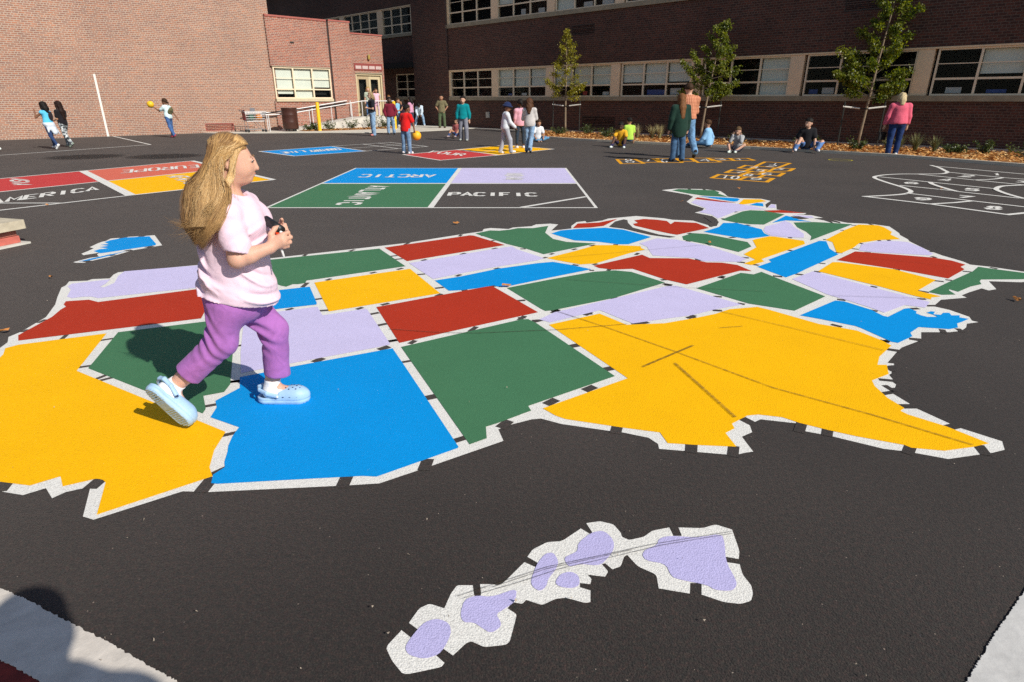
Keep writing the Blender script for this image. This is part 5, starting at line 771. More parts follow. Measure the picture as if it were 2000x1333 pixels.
    for i in (0,1):
        f.cap(hip[i],kn[i],.053*k*(.6+.4*wd)*wl**.4+.003*k,.037*k*wl+.003*k,.03*k)
        if ln>.5: e=kn[i]+(an[i]-kn[i])*(ln-.5)*2; f.cap(kn[i],e,.037*k*wl+.003*k,(.029+.004*(wl>1.1))*k*wl+.003*k,.012*k)
        if ln>.5: # open cuff
            sd=nrm(an[i]-kn[i]); f.plane(e+sd*.006*k,-sd) if len(set([tuple(x[1]) for x in legs]))==1 and i==0 and False else None
    f.plane(S*.075*k,-S); f.ripple(.0026*k,int(abs(pos[1])*733)%9999,32/k*1.4,4); f.obj(bottom.get('name','trousers'),bottom['mat'],rt)
    # ---- shoes
    for i in (0,1):
        f=Field(an[i]-.12*k,an[i]+.13*k+A3(.02,.02,.0)*k,.0068*k); d=dn[i]
        f.cap(an[i]+d*.018*k-fd[i]*.020*k,an[i]+d*.026*k+fd[i]*.075*k,.029*k,.025*k,.0,(d,1.0)); f.cap(an[i]+d*.010*k,an[i]+d*.02*k,.028*k,.028*k,.015*k); f.plane(an[i]+d*.043*k,-d); ob.append(f.obj('shoe',cloth(shoes,'shoe'),rt))
    for c in ob[1:] if True else []: pass
    z=min(min(v.co.z for v in c.data.vertices) for c in rt.children)
    anchor=A3(0,0,0) if sit else (an[0]+an[1])/2
    for c in rt.children:
        c.data.transform(Matrix.Translation((-anchor[0],-anchor[1],-z)))
    M=Matrix.Translation((pos[0],pos[1],z0))@Matrix.Rotation(-math.radians(yaw),4,'Z')@Matrix.Translation((-anchor[0],-anchor[1],-z))
    tow=lambda p:np.array(M@Vector(p))
    out={'root':rt,'wr':[tow(x) for x in wr],'hand':[tow(wr[i]+hd[i]*.07*k) for i in (0,1)],'head':tow(hc),'pel':tow(A3(0,0,0)),'chest':tow(S*.2*k),'k':k,'tow':tow,'hB':HB,'S':S,'R':R,'F':Fw,'lift':(-anchor[0],-anchor[1],-z),'sh':sh,'el':el,'hc':hc,'neck':neck,'q':q}
    if extra: extra(rt,out)
    return out
def part(rt,o,field,name,mat):   # an extra garment or face part given in the figure's own frame
    x=field.obj(name,mat,rt); x.data.transform(Matrix.Translation(o['lift'])); return x
def eyes(rt,o):
    q=o['q'];hR,hF,Hd=o['hB'];hc=o['hc']; m=cloth((.02,.014,.012),'eye')
    for s in (-1,1):
        f=Field(hc-.1*q,hc+.1*q,.0022*q); f.ell(hc+hR*s*.02*q+hF*.0555*q+Hd*.006*q,(.0085*q,.005*q,.0048*q),o['hB'],0); part(rt,o,f,'eye',m)
    f=Field(hc-.1*q,hc+.1*q,.0025*q); f.ell(hc+hF*.058*q-Hd*.040*q,(.016*q,.007*q,.0045*q),o['hB'],0); part(rt,o,f,'mouth',cloth((.30,.09,.07),'mouth'))
def ball(label,c,r,col,name='ball'):
    b=MB(); n=20
    b.lathe([(max(1e-4,r*math.sin(math.pi*i/14)),-r*math.cos(math.pi*i/14)) for i in range(15)],n)
    o=b.build(name,m_plain('ball_rubber',col,.5,.08,8.,bump=.15),None,True); o.location=tuple(c); return tag(o,label,'ball')
# ---------------------------------------------------------------- the crowd
def T_(c,kind='cloth',**k): d=dict(mat=cloth(c,kind)); d.update(k); return d
JEAN=(.075,.15,.30); JEAN_L=(.22,.34,.50); JEAN_D=(.022,.045,.12)
DG='children and adults in the schoolyard'
def pp(k): return PP[k][:2]
def camo_mat():
    m,n,b,l=nm('camouflage_cloth'); g=N(n,'ShaderNodeTexNoise',Scale=16.,Detail=2.); l.new(n.nodes.new('ShaderNodeTexCoord').outputs['Object'],g.inputs[0])
    r=ramp(n,[(.0,(.02,.025,.03)),(.45,(.25,.28,.30)),(.56,(.62,.64,.64))]); r.color_ramp.interpolation='CONSTANT'; l.new(g.outputs[0],r.inputs[0]); l.new(r.outputs[0],b.inputs['Base Color']); b.inputs['Roughness'].default_value=.9; return m
def plaid_mat():
    m,n,b,l=nm('plaid_cloth'); tc=n.nodes.new('ShaderNodeTexCoord').outputs['Object']
    c=(.66,.30,.17,1)
    for ax in ('Z','X'):
        s=n.nodes.new('ShaderNodeTexWave'); s.wave_type='BANDS'; s.bands_direction=ax; s.inputs['Scale'].default_value=9 if ax=='Z' else 6; l.new(tc,s.inputs[0]); r=ramp(n,[(.62,(1,1,1)),(.8,(.42,.22,.16))]); l.new(s.outputs['Fac'],r.inputs[0]); c=mixc(n,l,.75,c,mixc(n,l,1.,c,r.outputs[0],'MULTIPLY'))
    l.new(c,b.inputs['Base Color']); b.inputs['Roughness'].default_value=.9; return m
def skirt(rt,o):   # pale jacket tied round the waist
    k=o['k']; S=o['S']; f=Field(A3(-.3,-.3,-.42)*k,A3(.3,.3,.16)*k,.0085*k)
    f.ell(S*.0*k,(.125*k,.10*k,.09*k),None,.02*k); f.cap(S*.0*k-A3(0,.03*k,0),A3(.03,-.10,-.17)*k,.085*k,.06*k,.05*k,(A3(0,1,0),1.5)); f.cap(A3(.06,-.05,-.03)*k,A3(.16,-.08,-.22)*k,.04*k,.012*k,.03*k); f.cap(A3(-.06,-.04,-.03)*k,A3(-.10,-.06,-.17)*k,.04*k,.015*k,.03*k)
    f.plane(S*.045*k,-S); f.ripple(.005*k,5,40,4); part(rt,o,f,'tied_jacket',cloth((.60,.66,.74)))
def small_pack(c):
    def g(rt,o):
        k=o['k']; f=Field(A3(-.2,-.25,0)*k,A3(.25,.1,.35)*k,.008*k); f.ell(o['S']*.17*k-o['F']*.085*k+o['R']*.035*k,(.055*k,.03*k,.095*k),[o['R'],o['F'],nrm(o['S']-o['R']*.35)],0); part(rt,o,f,'shoulder_bag',cloth(c))
    return g
def both(*fs):
    def g(rt,o):
        for f in fs: f(rt,o)
    return g
def flap(c,off=(0,-.10,.0),sz=(.09,.03,.13)):
    def g(rt,o):
        k=o['k']; f=Field(A3(-.3,-.4,-.2)*k,A3(.3,.3,.4)*k,.0085*k); f.ell(o['S']*.13*k+A3(*off)*k,tuple(x*k for x in sz),[o['R'],nrm(o['F']+o['S']*.5),o['S']],0); f.ripple(.004*k,9,45); part(rt,o,f,'open_jacket',cloth(c))
    return g
# far left pair
person('person in bright blue top with pale jacket tied at the waist, hand at face',pp('bluetank'),-78,PP['bluetank'][2],T_((.10,.48,.72),sleeve='none'),T_(JEAN_D,'denim'),(.75,.75,.75),BROWN,('long',BLK,.13),lean=(0,.05,1),legs=WALK2,pitch=(50,0),arms=[((-.35,.55,-.55),(.35,.35,.85)),((.12,-.05,-1),(.05,.3,-1))],extra=both(skirt,small_pack((.02,.015,.02))))
person('girl with long dark hair in a black shirt and grey camouflage trousers',pp('camo'),-80,PP['camo'][2],T_((.012,.010,.013)),dict(mat=camo_mat(),w=1.15),(.25,.3,.25),TANS,('long',(.02,.010,.008),.30),legs=WALK2,pitch=(40,0),arms=[((-.12,.1,-1),(.1,.9,-.25)),((.12,.05,-1),(-.2,.9,-.2))])
person('person mostly cut off by the left edge, dark trousers and white shoe',pp('edge'),-90,1.42,T_((.05,.03,.09)),T_((.025,.02,.06)),(.8,.85,.8),TANS,('short',BLK),legs=WALK2,pitch=(25,0))
o=person('girl in pale blue top and open olive jacket reaching out with a yellow ball',(PP['ballgirl'][0]+.2,PP['ballgirl'][1]-.7),-72,PP['ballgirl'][2],T_((.58,.72,.74)),T_((.05,.11,.27),'denim',w=1.12),(.45,.06,.08),BROWN,('pony',DBR,.12),lean=(0,.05,1),legs=[((-.05,-.22,-1),(-.02,-.42,-.9)),((.05,.12,-1),(.02,-.02,-1))],pitch=(18,0),arms=[((-.15,.75,-.55),(.0,.75,.45)),((.30,-.40,-.85),(.15,-.45,-.85))],extra=both(flap((.13,.12,.06),(.02,-.10,.02),(.085,.035,.11)),eyes))
def sleeve_extra(): pass
bp_=o['hand'][0]; ball('yellow playground ball lifted by the girl in the olive jacket',(bp_[0]-.10,bp_[1]-.02,bp_[2]+.10),.135,(.78,.46,.02))
# grown ups and children by the ramp
def glasses(rt,o):
    q=o['q'];hR,hF,Hd=o['hB'];hc=o['hc']; f=Field(hc-.1*q,hc+.1*q,.003*q)
    for s in (-1,1): f.ell(hc+hR*s*.021*q+hF*.062*q+Hd*.006*q,(.017*q,.006*q,.011*q),o['hB'],.004)
    f.cap(hc-hR*.05*q+hF*.02*q+Hd*.008*q,hc-hR*.05*q+hF*.05*q+Hd*.008*q,.003*q,.003*q); part(rt,o,f,'sunglasses',BLACK)
person('woman in dark polo shirt, jeans and sunglasses standing with folded arms',pp('polo'),-118,1.76,T_((.014,.016,.022),collar=1,hem=-.0),T_(JEAN_L,'denim',w=1.3),(.5,.2,.18),LIGHT,('bob',(.28,.2,.11),.10),child=0,wide=1.08,arms=[((-.12,.1,-1),(.75,.6,.08)),((.12,.12,-1),(-.75,.6,.15))],legs=[((-.08,.06,-1),(.0,-.02,-1)),((.10,-.04,-1),(.04,-.06,-1))],extra=glasses)
person('boy in maroon and navy top and jeans with hands in pockets',pp('maroon'),168,1.55,T_((.17,.012,.03),sleeve='long',loose=1.6,hem=-.05),T_(JEAN_L,'denim',w=1.2),(.03,.025,.02),DARKS,('short',BLK),arms=[((-.45,-.05,-.9),(.35,.35,-.85)),((.40,-.1,-.9),(-.2,.35,-.9))])
PKS=(.62,.35,.42)
person('girl in pale pink dress top by the door with a hand shading her face',(-7.45,36.2),150,1.42,T_((.66,.42,.52),sleeve='none',hem=-.14,loose=1.3),T_((.60,.30,.42)),(.6,.6,.6),TANS,('pony',DBR,.15),z0=.602,arms=[((-.2,.05,-1),(.1,.3,-1)),((.55,.45,-.1),(-.5,.35,.75))])
person('blond person in front of the open door behind the woman in sunglasses',(-7.95,36.6),160,1.5,T_((.40,.45,.36)),T_(JEAN,'denim'),(.3,.3,.3),LIGHT,('bob',BLD,.12),z0=.602)
person('person in black top and dark trousers perched on the ramp rail end',(-6.28,36.75),-120,1.5,T_((.02,.012,.025),sleeve='none'),T_((.016,.014,.02)),(.5,.5,.5),TANS,('long',BLK,.10),legs=[((-.1,.75,-.6),(-.03,-.15,-1)),((.1,.45,-.9),(.02,-.3,-1))],arms=[((-.15,.55,-.8),(.1,.95,-.1)),((.2,.3,-.9),(-.1,.9,-.2))])
person('person in pink tank top standing behind the red shirted boy',(-5.78,37.6),-60,1.58,T_((.55,.28,.42),sleeve='none'),T_((.05,.05,.09)),(.3,.3,.3),TANS,('long',BLK,.14))
person('child in light blue top at the far end of the landing',(-6.62,38.0),100,1.52,T_((.22,.48,.70)),T_(JEAN_D,'denim'),(.3,.3,.3),TANS,('short',DBR),)
person('brown haired person standing in the dark alcove beside the door',W2(22.75,33.2),160,1.72,T_((.03,.02,.02),sleeve='long'),T_((.02,.02,.025)),(.05,.05,.05),LIGHT,('long',(.17,.075,.025),.18),z0=.0,child=0)
o=person('boy in bright red shirt and jeans seen from behind, arm hanging over a ball',pp('red'),28,PP['red'][2],T_((.62,.012,.012),loose=1.35,hem=-.075),T_((.13,.22,.35),'denim',w=1.2),(.78,.72,.72),BROWN,('short',BLK),lean=(.05,.14,1),head=(.05,.1,1),turn=25,arms=[((-.15,-.1,-1),(.0,.2,-1)),((.28,.30,-.95),(.08,.12,-1))],legs=[((-.05,.0,-1),(-.02,-.02,-1)),((.10,.06,-1),(.06,-.04,-1))])
bh=o['hand'][1]; ball('yellow playground ball held low by the boy in the red shirt',(bh[0]+.03,bh[1]+.10,bh[2]-.07),.135,(.80,.42,.02))
person('child bending forward in a pale blue jacket and jeans by the shaded corner',(-5.49,38.8),170,1.52,T_((.52,.62,.72),sleeve='long',loose=1.6,hem=-.09),T_(JEAN_L,'denim',w=1.2),(.6,.62,.65),BROWN,('short',BLK),lean=(.1,.75,.72),head=(.1,.9,.25),legs=[((-.30,.05,-1),(-.15,-.2,-1)),((.38,.05,-1),(.22,-.15,-1))],arms=[((-.1,.35,-1),(.25,.3,-.8)),((.1,.4,-1),(-.25,.3,-.8))])
person('boy in olive short sleeved shirt and green trousers with hands on hips',pp('olive'),182,PP['olive'][2],T_((.155,.135,.075),loose=1.5,hem=-.06,collar=1),T_((.075,.105,.055),w=1.2),(.06,.025,.02),TANS,('short',BLK),arms=[((-.55,-.05,-.85),(.55,.25,-.75)),((.55,-.05,-.85),(-.55,.25,-.75))],extra=eyes)
person('boy in teal sweater and grey cargo trousers walking towards the camera',pp('teal'),186,PP['teal'][2],T_((.0,.205,.235),sleeve='long',loose=1.6,cuff=1.25,hem=-.03),T_((.20,.205,.25),w=1.3),(.35,.38,.36),LIGHT,('short',BLK),arms=[((-.30,.0,-1),(-.03,.05,-1)),((.30,.0,-1),(.03,.05,-1))],legs=[((-.09,.14,-1),(-.02,-.08,-1)),((.09,-.08,-1),(.03,-.2,-1))],extra=eyes)
person('small child sitting on the asphalt half hidden behind the teal sweater boy',pp('behind'),200,1.25,T_((.35,.10,.10)),T_((.03,.06,.16)),(.4,.3,.3),TANS,('short',BLK),legs=[((-.35,.8,.5),(.05,.3,-.9)),((.35,.8,.5),(.0,.3,-.9))],lean=(0,.15,1),sit=True)
person('child in navy bucket hat and pale grey sweatshirt striding to the right',pp('hat'),75,PP['hat'][2],T_((.60,.62,.66),sleeve='long',loose=1.5,hem=-.04),T_((.36,.37,.42),w=1.25),(.72,.72,.73),BROWN,('hat',BLK,.1,(.012,.022,.075)),lean=(0,.08,1),legs=[((-.04,-.12,-1),(-.02,-.25,-1)),((.04,.36,-1),(.02,.12,-1))],pitch=(12,-5),arms=[((-.1,-.2,-1),(-.05,.1,-1)),((.12,.35,-.9),(.02,.75,-.75))])
person('girl with black hair in a pink cardigan and cropped dark jeans',pp('pink'),-20,PP['pink'][2],T_((.66,.34,.42),sleeve='long',hem=-.06),T_((.02,.035,.06),'denim',len=.86),(.75,.73,.75),DARKS,('pony',BLK,.06),arms=[((-.1,.05,-1),(.0,.2,-1)),((.12,.0,-1),(.04,.1,-1))],legs=[((-.06,.06,-1),(-.02,-.02,-1)),((.08,-.02,-1),(.02,-.04,-1))])
person('girl with long brown hair in a pale grey sweater and light jeans, back turned',pp('grey'),8,PP['grey'][2],T_((.50,.47,.46),sleeve='long',hem=-.05,loose=1.2),T_(JEAN_L,'denim',w=1.2),(.05,.05,.07),LIGHT,('long',(.075,.035,.018),.19),lean=(-.03,.03,1),arms=[((-.22,.25,-1),(.2,.85,.1)),((.2,.25,-1),(-.2,.85,.1))],legs=[((-.02,.10,-1),(.0,-.02,-1)),((-.06,-.12,-1),(-.06,-.45,-.95))],pitch=(0,35))
SEAT=[((-.25,.85,.55),(-.02,.35,-.95)),((.25,.85,.55),(.02,.35,-.95))]
CROSS=[((-.75,.62,.12),(.80,.25,-.18)),((.75,.62,.12),(-.80,.25,-.14))]
person('child in white shirt sitting cross legged behind the girl in the grey sweater',pp('white'),170,1.42,T_((.70,.72,.75)),T_((.10,.25,.42)),(.3,.2,.15),TANS,('short',DBR),legs=CROSS,lean=(0,.2,1),arms=[((-.25,.3,-.9),(.2,.8,-.45)),((.25,.3,-.9),(-.2,.8,-.45))],sit=True)
person('child in golden yellow shirt sitting on the asphalt with knees up',pp('yellow'),200,1.42,T_((.72,.37,.02)),T_((.018,.018,.075)),(.68,.75,.72),DARKS,('short',BLK),legs=[((-.32,.85,.42),(-.05,.5,-.85)),((.28,.85,.42),(.05,.5,-.85))],lean=(0,.22,1),arms=[((-.3,.55,-.75),(.05,.8,-.5)),((.3,.55,-.75),(-.05,.8,-.5))],extra=eyes,sit=True)
person('child in lime green shirt sitting behind the yellow shirted child',pp('lime'),-10,1.45,T_((.40,.62,.08)),T_((.07,.15,.30),'denim'),(.3,.3,.3),TANS,('short',BLK),legs=SEAT,lean=(0,.12,1),sit=True)
person('tall man in orange plaid shirt and jeans walking away with head bowed',pp('man'),-12,1.88,dict(mat=plaid_mat(),sleeve='long',loose=1.5,hem=-.01,collar=1),T_((.13,.26,.44),'denim',w=1.25),(.025,.02,.018),LIGHT,('short',DBR),child=0,wide=1.08,head=(-.12,.30,1),legs=[((-.03,.15,-1),(-.01,.0,-1)),((.05,-.16,-1),(.04,-.62,-.9))],pitch=(0,48),arms=[((-.1,.25,-1),(-.12,.7,-.6)),((.10,.15,-1),(-.2,.8,-.4))])
person('woman with long auburn hair in a long dark green coat beside the tall man',pp('green'),-10,1.62,T_((.010,.034,.024),sleeve='long',loose=1.9,hem=-.17),T_((.045,.10,.19),'denim',w=1.2),(.012,.01,.012),LIGHT,('long',(.15,.065,.025),.27),child=0,lean=(0,.03,1),legs=[((-.05,.05,-1),(-.01,-.03,-1)),((.06,-.05,-1),(.02,-.12,-1))])
person('child in sky blue shirt sitting with back turned, leaning on one arm',pp('sky'),-55,1.5,T_((.24,.46,.72),sleeve='long',loose=1.5,hem=-.05),T_((.03,.085,.17),'denim'),(.2,.2,.22),TANS,('short',(.06,.03,.015)),legs=[((-.5,.85,.05),(.3,.6,-.2)),((.1,.95,.02),(.1,.8,-.15))],lean=(.02,.10,1),arms=[((-.2,.3,-.9),(.0,.6,-.8)),((.55,-.25,-.8),(.12,.05,-1))],sit=True)
person('small child in pale grey top sitting hunched with hands at the mouth',pp('kid'),215,1.32,T_((.34,.35,.37),sleeve='long'),T_((.10,.10,.14)),(.60,.68,.62),LIGHT,('short',(.10,.06,.03)),legs=[((-.55,.75,.35),(.3,.35,-.8)),((.45,.8,.35),(-.2,.35,-.8))],lean=(0,.30,1),arms=[((-.15,.75,-.55),(.25,-.05,1)),((.15,.75,-.5),(-.3,.0,1))],sit=True)
person('child in black shirt and blue jeans sitting at the mulch bed kerb',pp('black'),195,1.62,T_((.010,.010,.013),loose=1.4),T_((.075,.16,.36),'denim',w=1.15),(.68,.68,.72),LIGHT,('short',BLK),turn=35,legs=[((-.75,.55,.30),(.25,.5,-.7)),((.35,.75,.50),(.15,.25,-.95))],lean=(.05,.12,1),arms=[((-.25,.25,-.95),(.02,.5,-.85)),((.45,-.1,-.9),(.2,.15,-1))],sit=True)
o=person('woman with blond hair in a pink sweater and dark blue jeans walking away',pp('sweater'),12,1.66,T_((.62,.105,.165),sleeve='long',loose=1.5,hem=-.03),T_((.010,.03,.11),'denim',w=1.2),(.72,.74,.72),LIGHT,('bob',(.48,.38,.22),.11),child=0,wide=1.22,lean=(-.02,.10,1),legs=[((-.02,.02,-1),(.03,-.06,-1)),((.03,.12,-1),(-.02,-.02,-1))],arms=[((-.24,-.03,-1),(-.10,.22,-1)),((.24,-.03,-1),(.08,.2,-1))])
h=o['hand'][0]; e=empty('handbag',(h[0],h[1],h[2]-.30),math.radians(20),'black bag hanging from the pink sweater woman','bag')
x=MB().box(-.13,-.035,0,.13,.035,.22).build('bag_body',BLACK,e); bevel(x,.02); MB().tube([(-.09,0,.21),(-.05,0,.30),(.05,0,.30),(.09,0,.21)],.008,6).build('strap',BLACK,e)
# the photographer, whose shadow falls into the lower left corner
person('photographer standing just behind the camera',(.17,-.165),0,1.76,T_((.10,.12,.16),loose=1.3),T_(JEAN_D,'denim'),(.1,.1,.1),LIGHT,('short',DBR),child=0,arms=[((-.6,-.25,-.75),(.45,-.05,.75)),((.6,-.25,-.75),(-.45,-.05,.75))])
# ---------------------------------------------------------------- the walking girl (local x = walking direction, y = away, z up)
GX,GY=-1.30,2.82
g=empty('person',(GX,GY,0),math.radians(5),'blond girl in pink shirt and purple trousers walking across the painted map','person',DG)
GS=skin((.60,.34,.245))
def V3(a,b,z): return A3(a,b,z)
hs=V3(.063,.0,1.252)                      # head centre
tl=math.radians(-11); ty=math.radians(15); hF=nrm(A3(math.cos(tl)*math.cos(ty),math.cos(tl)*math.sin(ty),math.sin(tl))); hL=nrm(A3(-math.sin(ty),math.cos(ty),0)); hU=nrm(np.cross(hF,hL))
HBg=[hF,hL,hU]
HZ=.91
def hp(f,l,u): return hs+(hF*f+hL*l+hU*u)*HZ
class HField(Field):      # radii given for the head shrink with it
    def ell(s,c,r,B=None,k=.02): return Field.ell(s,c,tuple(x*HZ for x in r) if B is HBg else r,B,k)
    def carve(s,c,r,B=None,k=.01): return Field.carve(s,c,tuple(x*HZ for x in r) if B is HBg else r,B,k)
sR,eR,wR=V3(.056,-.140,1.034),V3(.078,-.188,.845),V3(.205,-.135,.880)
sL,eL,wL=V3(.045,.155,1.035),V3(.06,.205,.855),V3(.20,.07,.925)
hipR,knR,anR=V3(-.045,-.085,.60),V3(-.082,-.10,.430),V3(-.335,-.118,.215)
hipL,knL,anL=V3(-.02,.085,.60),V3(.098,.10,.40),V3(.048,.105,.105)
f=HField((-.56,-.33,-.03),(.42,.33,1.42),.0055)
f.ell(V3(.030,0,.95),(.108,.120,.15),None,.05).ell(V3(.0,0,.78),(.118,.115,.15),None,.05).ell(V3(-.02,0,.645),(.11,.125,.10),None,.05)
f.cap(V3(.02,-.09,1.05),V3(.03,.09,1.05),.046,.046,.04)
f.cap(V3(.02,0,1.06),hp(-.03,0,-.06),.055,.050,.03)
f.ell(hp(-.022,0,.028),(.090,.076,.083),HBg,.02); f.ell(hp(.030,0,-.026),(.073,.064,.074),HBg,.035)
f.ell(hp(.036,-.036,-.042),(.033,.022,.032),HBg,.03); f.ell(hp(.036,.036,-.042),(.033,.022,.032),HBg,.03)     # full cheeks
f.ell(hp(.074,0,-.083),(.021,.024,.016),HBg,.022)                                       # chin
f.ell(hp(.022,0,-.092),(.048,.042,.022),HBg,.03)
f.cap(hp(.092,0,.018),hp(.110,0,-.022),.0075,.0095,.012); f.ell(hp(.113,0,-.026),(.010,.0100,.0085),HBg,.008)
for s in (-1,1):
    f.ell(hp(.097,s*.010,-.030),(.009,.007,.007),HBg,.006)
    f.carve(hp(.099,s*.030,.014),(.013,.014,.009),HBg,.014); f.ell(hp(.082,s*.031,.013),(.0115,.013,.010),HBg,.006)
    # ear
    ec=hp(-.022,s*.071,-.008); f.ell(ec,(.019,.008,.030),[nrm(hF*.95-hU*.2),hL,nrm(hU+hF*.2)],.006); f.carve(ec+hL*s*.009+hF*.003,(.010,.007,.017),HBg,.004); f.ell(ec-hU*.026+hF*.004,(.008,.006,.009),HBg,.005)
f.cap(hp(.0965,-.008,-.052),hp(.0965,.008,-.052),.0058,.0058,.006); f.cap(hp(.092,-.008,-.064),hp(.092,.008,-.064),.0065,.0065,.006)
for s_,e_,w_ in ((sR,eR,wR),(sL,eL,wL)):
    f.chain([s_,e_],[.043,.039],.04); f.chain([e_,e_+(w_-e_)*.35,w_],[.039,.038,.026],.012)
f.chain([hipR,knR],[.076,.054],.05); f.chain([knR,knR+(anR-knR)*.4,anR],[.054,.050,.035],.02)
f.chain([hipL,knL],[.078,.056],.05); f.chain([knL,knL+(anL-knL)*.4,anL],[.056,.050,.035],.02)
# feet inside the clogs
fR=nrm(V3(.55,.06,-.80)); uR=V3(.45,.85,.30); uR=nrm(uR-fR*np.dot(fR,uR))
fL=nrm(V3(1,-.05,-.02)); uL=V3(0,0,1)
for a,fw,up in ((anR,fR,uR),(anL,fL,uL)): f.cap(a-up*.03-fw*.015,a-up*.05+fw*.12,.034,.026,.03)
# right hand: palm, four curled fingers, thumb
kn=[V3(.268,-.105,.936),V3(.275,-.108,.916),V3(.272,-.110,.896),V3(.263,-.110,.879)]
f.cap(wR,V3(.255,-.118,.906),.022,.026,.015,(V3(.2,1,.1),1.5)); f.cap(V3(.225,-.12,.90),V3(.262,-.11,.928),.02,.016,.012)
ln=[(.030,.024,.018),(.033,.026,.02),(.030,.024,.018),(.024,.019,.015)]
for i,k0 in enumerate(kn):
    d1=nrm(V3(.45,.85,.08-.05*i)); p1=k0+d1*ln[i][0]; d2=nrm(V3(-.55,.8,-.05)); p2=p1+d2*ln[i][1]; p3=p2+nrm(V3(-.98,.1,-.1))*ln[i][2]
    f.cap(V3(.235,-.115,.905+(.012-.009*i)),k0,.013,.0105,.008); f.chain([k0,p1,p2,p3],[.0102,.0092,.0085,.0075],.005)
f.chain([V3(.212,-.125,.905),V3(.216,-.118,.938),V3(.230,-.098,.960),V3(.243,-.085,.966)],[.014,.0125,.0105,.0085],.008)
# left hand supporting the case from below
f.cap(wL,V3(.232,.025,.940),.020,.022,.012,(V3(.3,-.4,1),1.5))
for i in range(4):
    k0=V3(.243+.006*i,.018-.012*i,.952-.011*i); p1=k0+nrm(V3(.25,-.75,.25))*.028; f.chain([k0,p1,p1+nrm(V3(-.2,-.9,-.3))*.022],[.0095,.009,.008],.006)
f.chain([V3(.222,.04,.955),V3(.232,.02,.975),V3(.24,-.0,.985)],[.012,.010,.008],.006)
f.obj('body',GS,g)
# ---- lips, eyes, brows
LIP=m_plain('lips',(.50,.20,.16),.45,.08,20.); q=Field(hp(0,0,-.07)-.06,hp(.12,0,-.07)+.06,.002)
q.cap(hp(.0975,-.012,-.0535),hp(.1015,0,-.0522),.0028,.0044,.004).cap(hp(.1015,0,-.0522),hp(.0975,.012,-.0535),.0044,.0028,.004); q.obj('upper_lip',LIP,g)
q=Field(hp(0,0,-.07)-.06,hp(.12,0,-.07)+.06,.002); q.cap(hp(.093,-.010,-.0625),hp(.0970,0,-.0635),.0032,.0048,.004).cap(hp(.0970,0,-.0635),hp(.093,.010,-.0625),.0048,.0032,.004); q.obj('lower_lip',LIP,g)
LASH=cloth((.05,.03,.02),'eyelash'); BROW=cloth((.26,.15,.07),'eyebrow')
for s in (-1,1):
    q=HField(hp(.085,s*.03,.0)-.035,hp(.085,s*.03,.0)+.035,.0016); q.ell(hp(.0862,s*.031,.0095),(.0085,.0100,.0052),HBg,0); q.obj('eye',m_plain('eyeball',(.62,.58,.55),.25,.03),g)
    q=HField(hp(.085,s*.03,.0)-.035,hp(.085,s*.03,.0)+.035,.0014); q.ell(hp(.0915,s*.0305,.0082),(.0040,.0050,.0046),HBg,0); q.obj('iris',m_plain('iris',(.05,.045,.04),.2,.1),g)
    MB().tube([hp(.0945,s*.019,.008),hp(.0965,s*.026,.0118),hp(.0945,s*.034,.0115),hp(.088,s*.043,.007)],[.0012,.0020,.0020,.001],6).build('eyelash',LASH,g,True)
    MB().tube([hp(.0945,s*.015,.0285),hp(.0935,s*.026,.0320),hp(.087,s*.040,.0330),hp(.078,s*.050,.0285)],[.0012,.0018,.0016,.0008],6).build('eyebrow',BROW,g,True)
# ---- shirt
PINK=m_cloth('pink_cotton',(.73,.55,.645),.05,16.,.3); f=Field((-.32,-.33,.50),(.30,.33,1.16),.0055)
f.ell(V3(.035,0,.955),(.134,.142,.165),None,.05).ell(V3(.002,0,.80),(.150,.148,.19),None,.07).ell(V3(-.010,0,.635),(.184,.170,.17),None,.07)
f.cap(V3(.03,-.095,1.052),V3(.03,.095,1.052),.060,.060,.04); f.ell(V3(.118,-.06,.970),(.058,.06,.07),None,.05).ell(V3(.118,.06,.970),(.058,.06,.07),None,.05)
f.cap(V3(.015,0,1.05),V3(.035,0,1.105),.068,.060,.02)
hemn=nrm(V3(.27,.0,1)); hp0=V3(.0,0,.625)
X,Y,Z=f.grid()
fold=np.zeros(f.F.shape,np.float32)
for (px,pz,dx,dz,wd,ln_,am) in ((.06,.66,1,-.42,.016,.16,.011),(-.03,.70,1,-.5,.014,.18,.009),(.10,.74,1,-.62,.013,.10,.008),(-.10,.74,1,-.75,.014,.13,.009),(.05,.80,1,-.85,.012,.09,.007),(-.12,.86,.6,-1,.013,.10,.008),(.12,.88,.9,.75,.012,.09,.008),(.09,.93,.9,.6,.012,.08,.006),(-.02,.62,1,-.30,.012,.2,.008),(-.14,.66,1,-.9,.013,.08,.007),(.0,.91,.35,1,.012,.08,-.006)):
    n_=math.hypot(dx,dz); dx/=n_;dz/=n_; u=(X-px)*dx+(Z-pz)*dz; v_=-(X-px)*dz+(Z-pz)*dx+.012*np.sin(u*22)
    fold=fold+1.9*am*(np.exp(-(v_/(wd*.72))**2-(u/ln_)**2)-.6*np.exp(-((v_-wd*1.7)/wd)**2-(u/ln_)**2))
f.F=(f.F-fold*(.55+.45*np.cos(np.arctan2(Y,X+.02)*3+1))).astype(np.float32)
f.ripple(.0010,11,42,4).ripple(.0007,12,85,4)
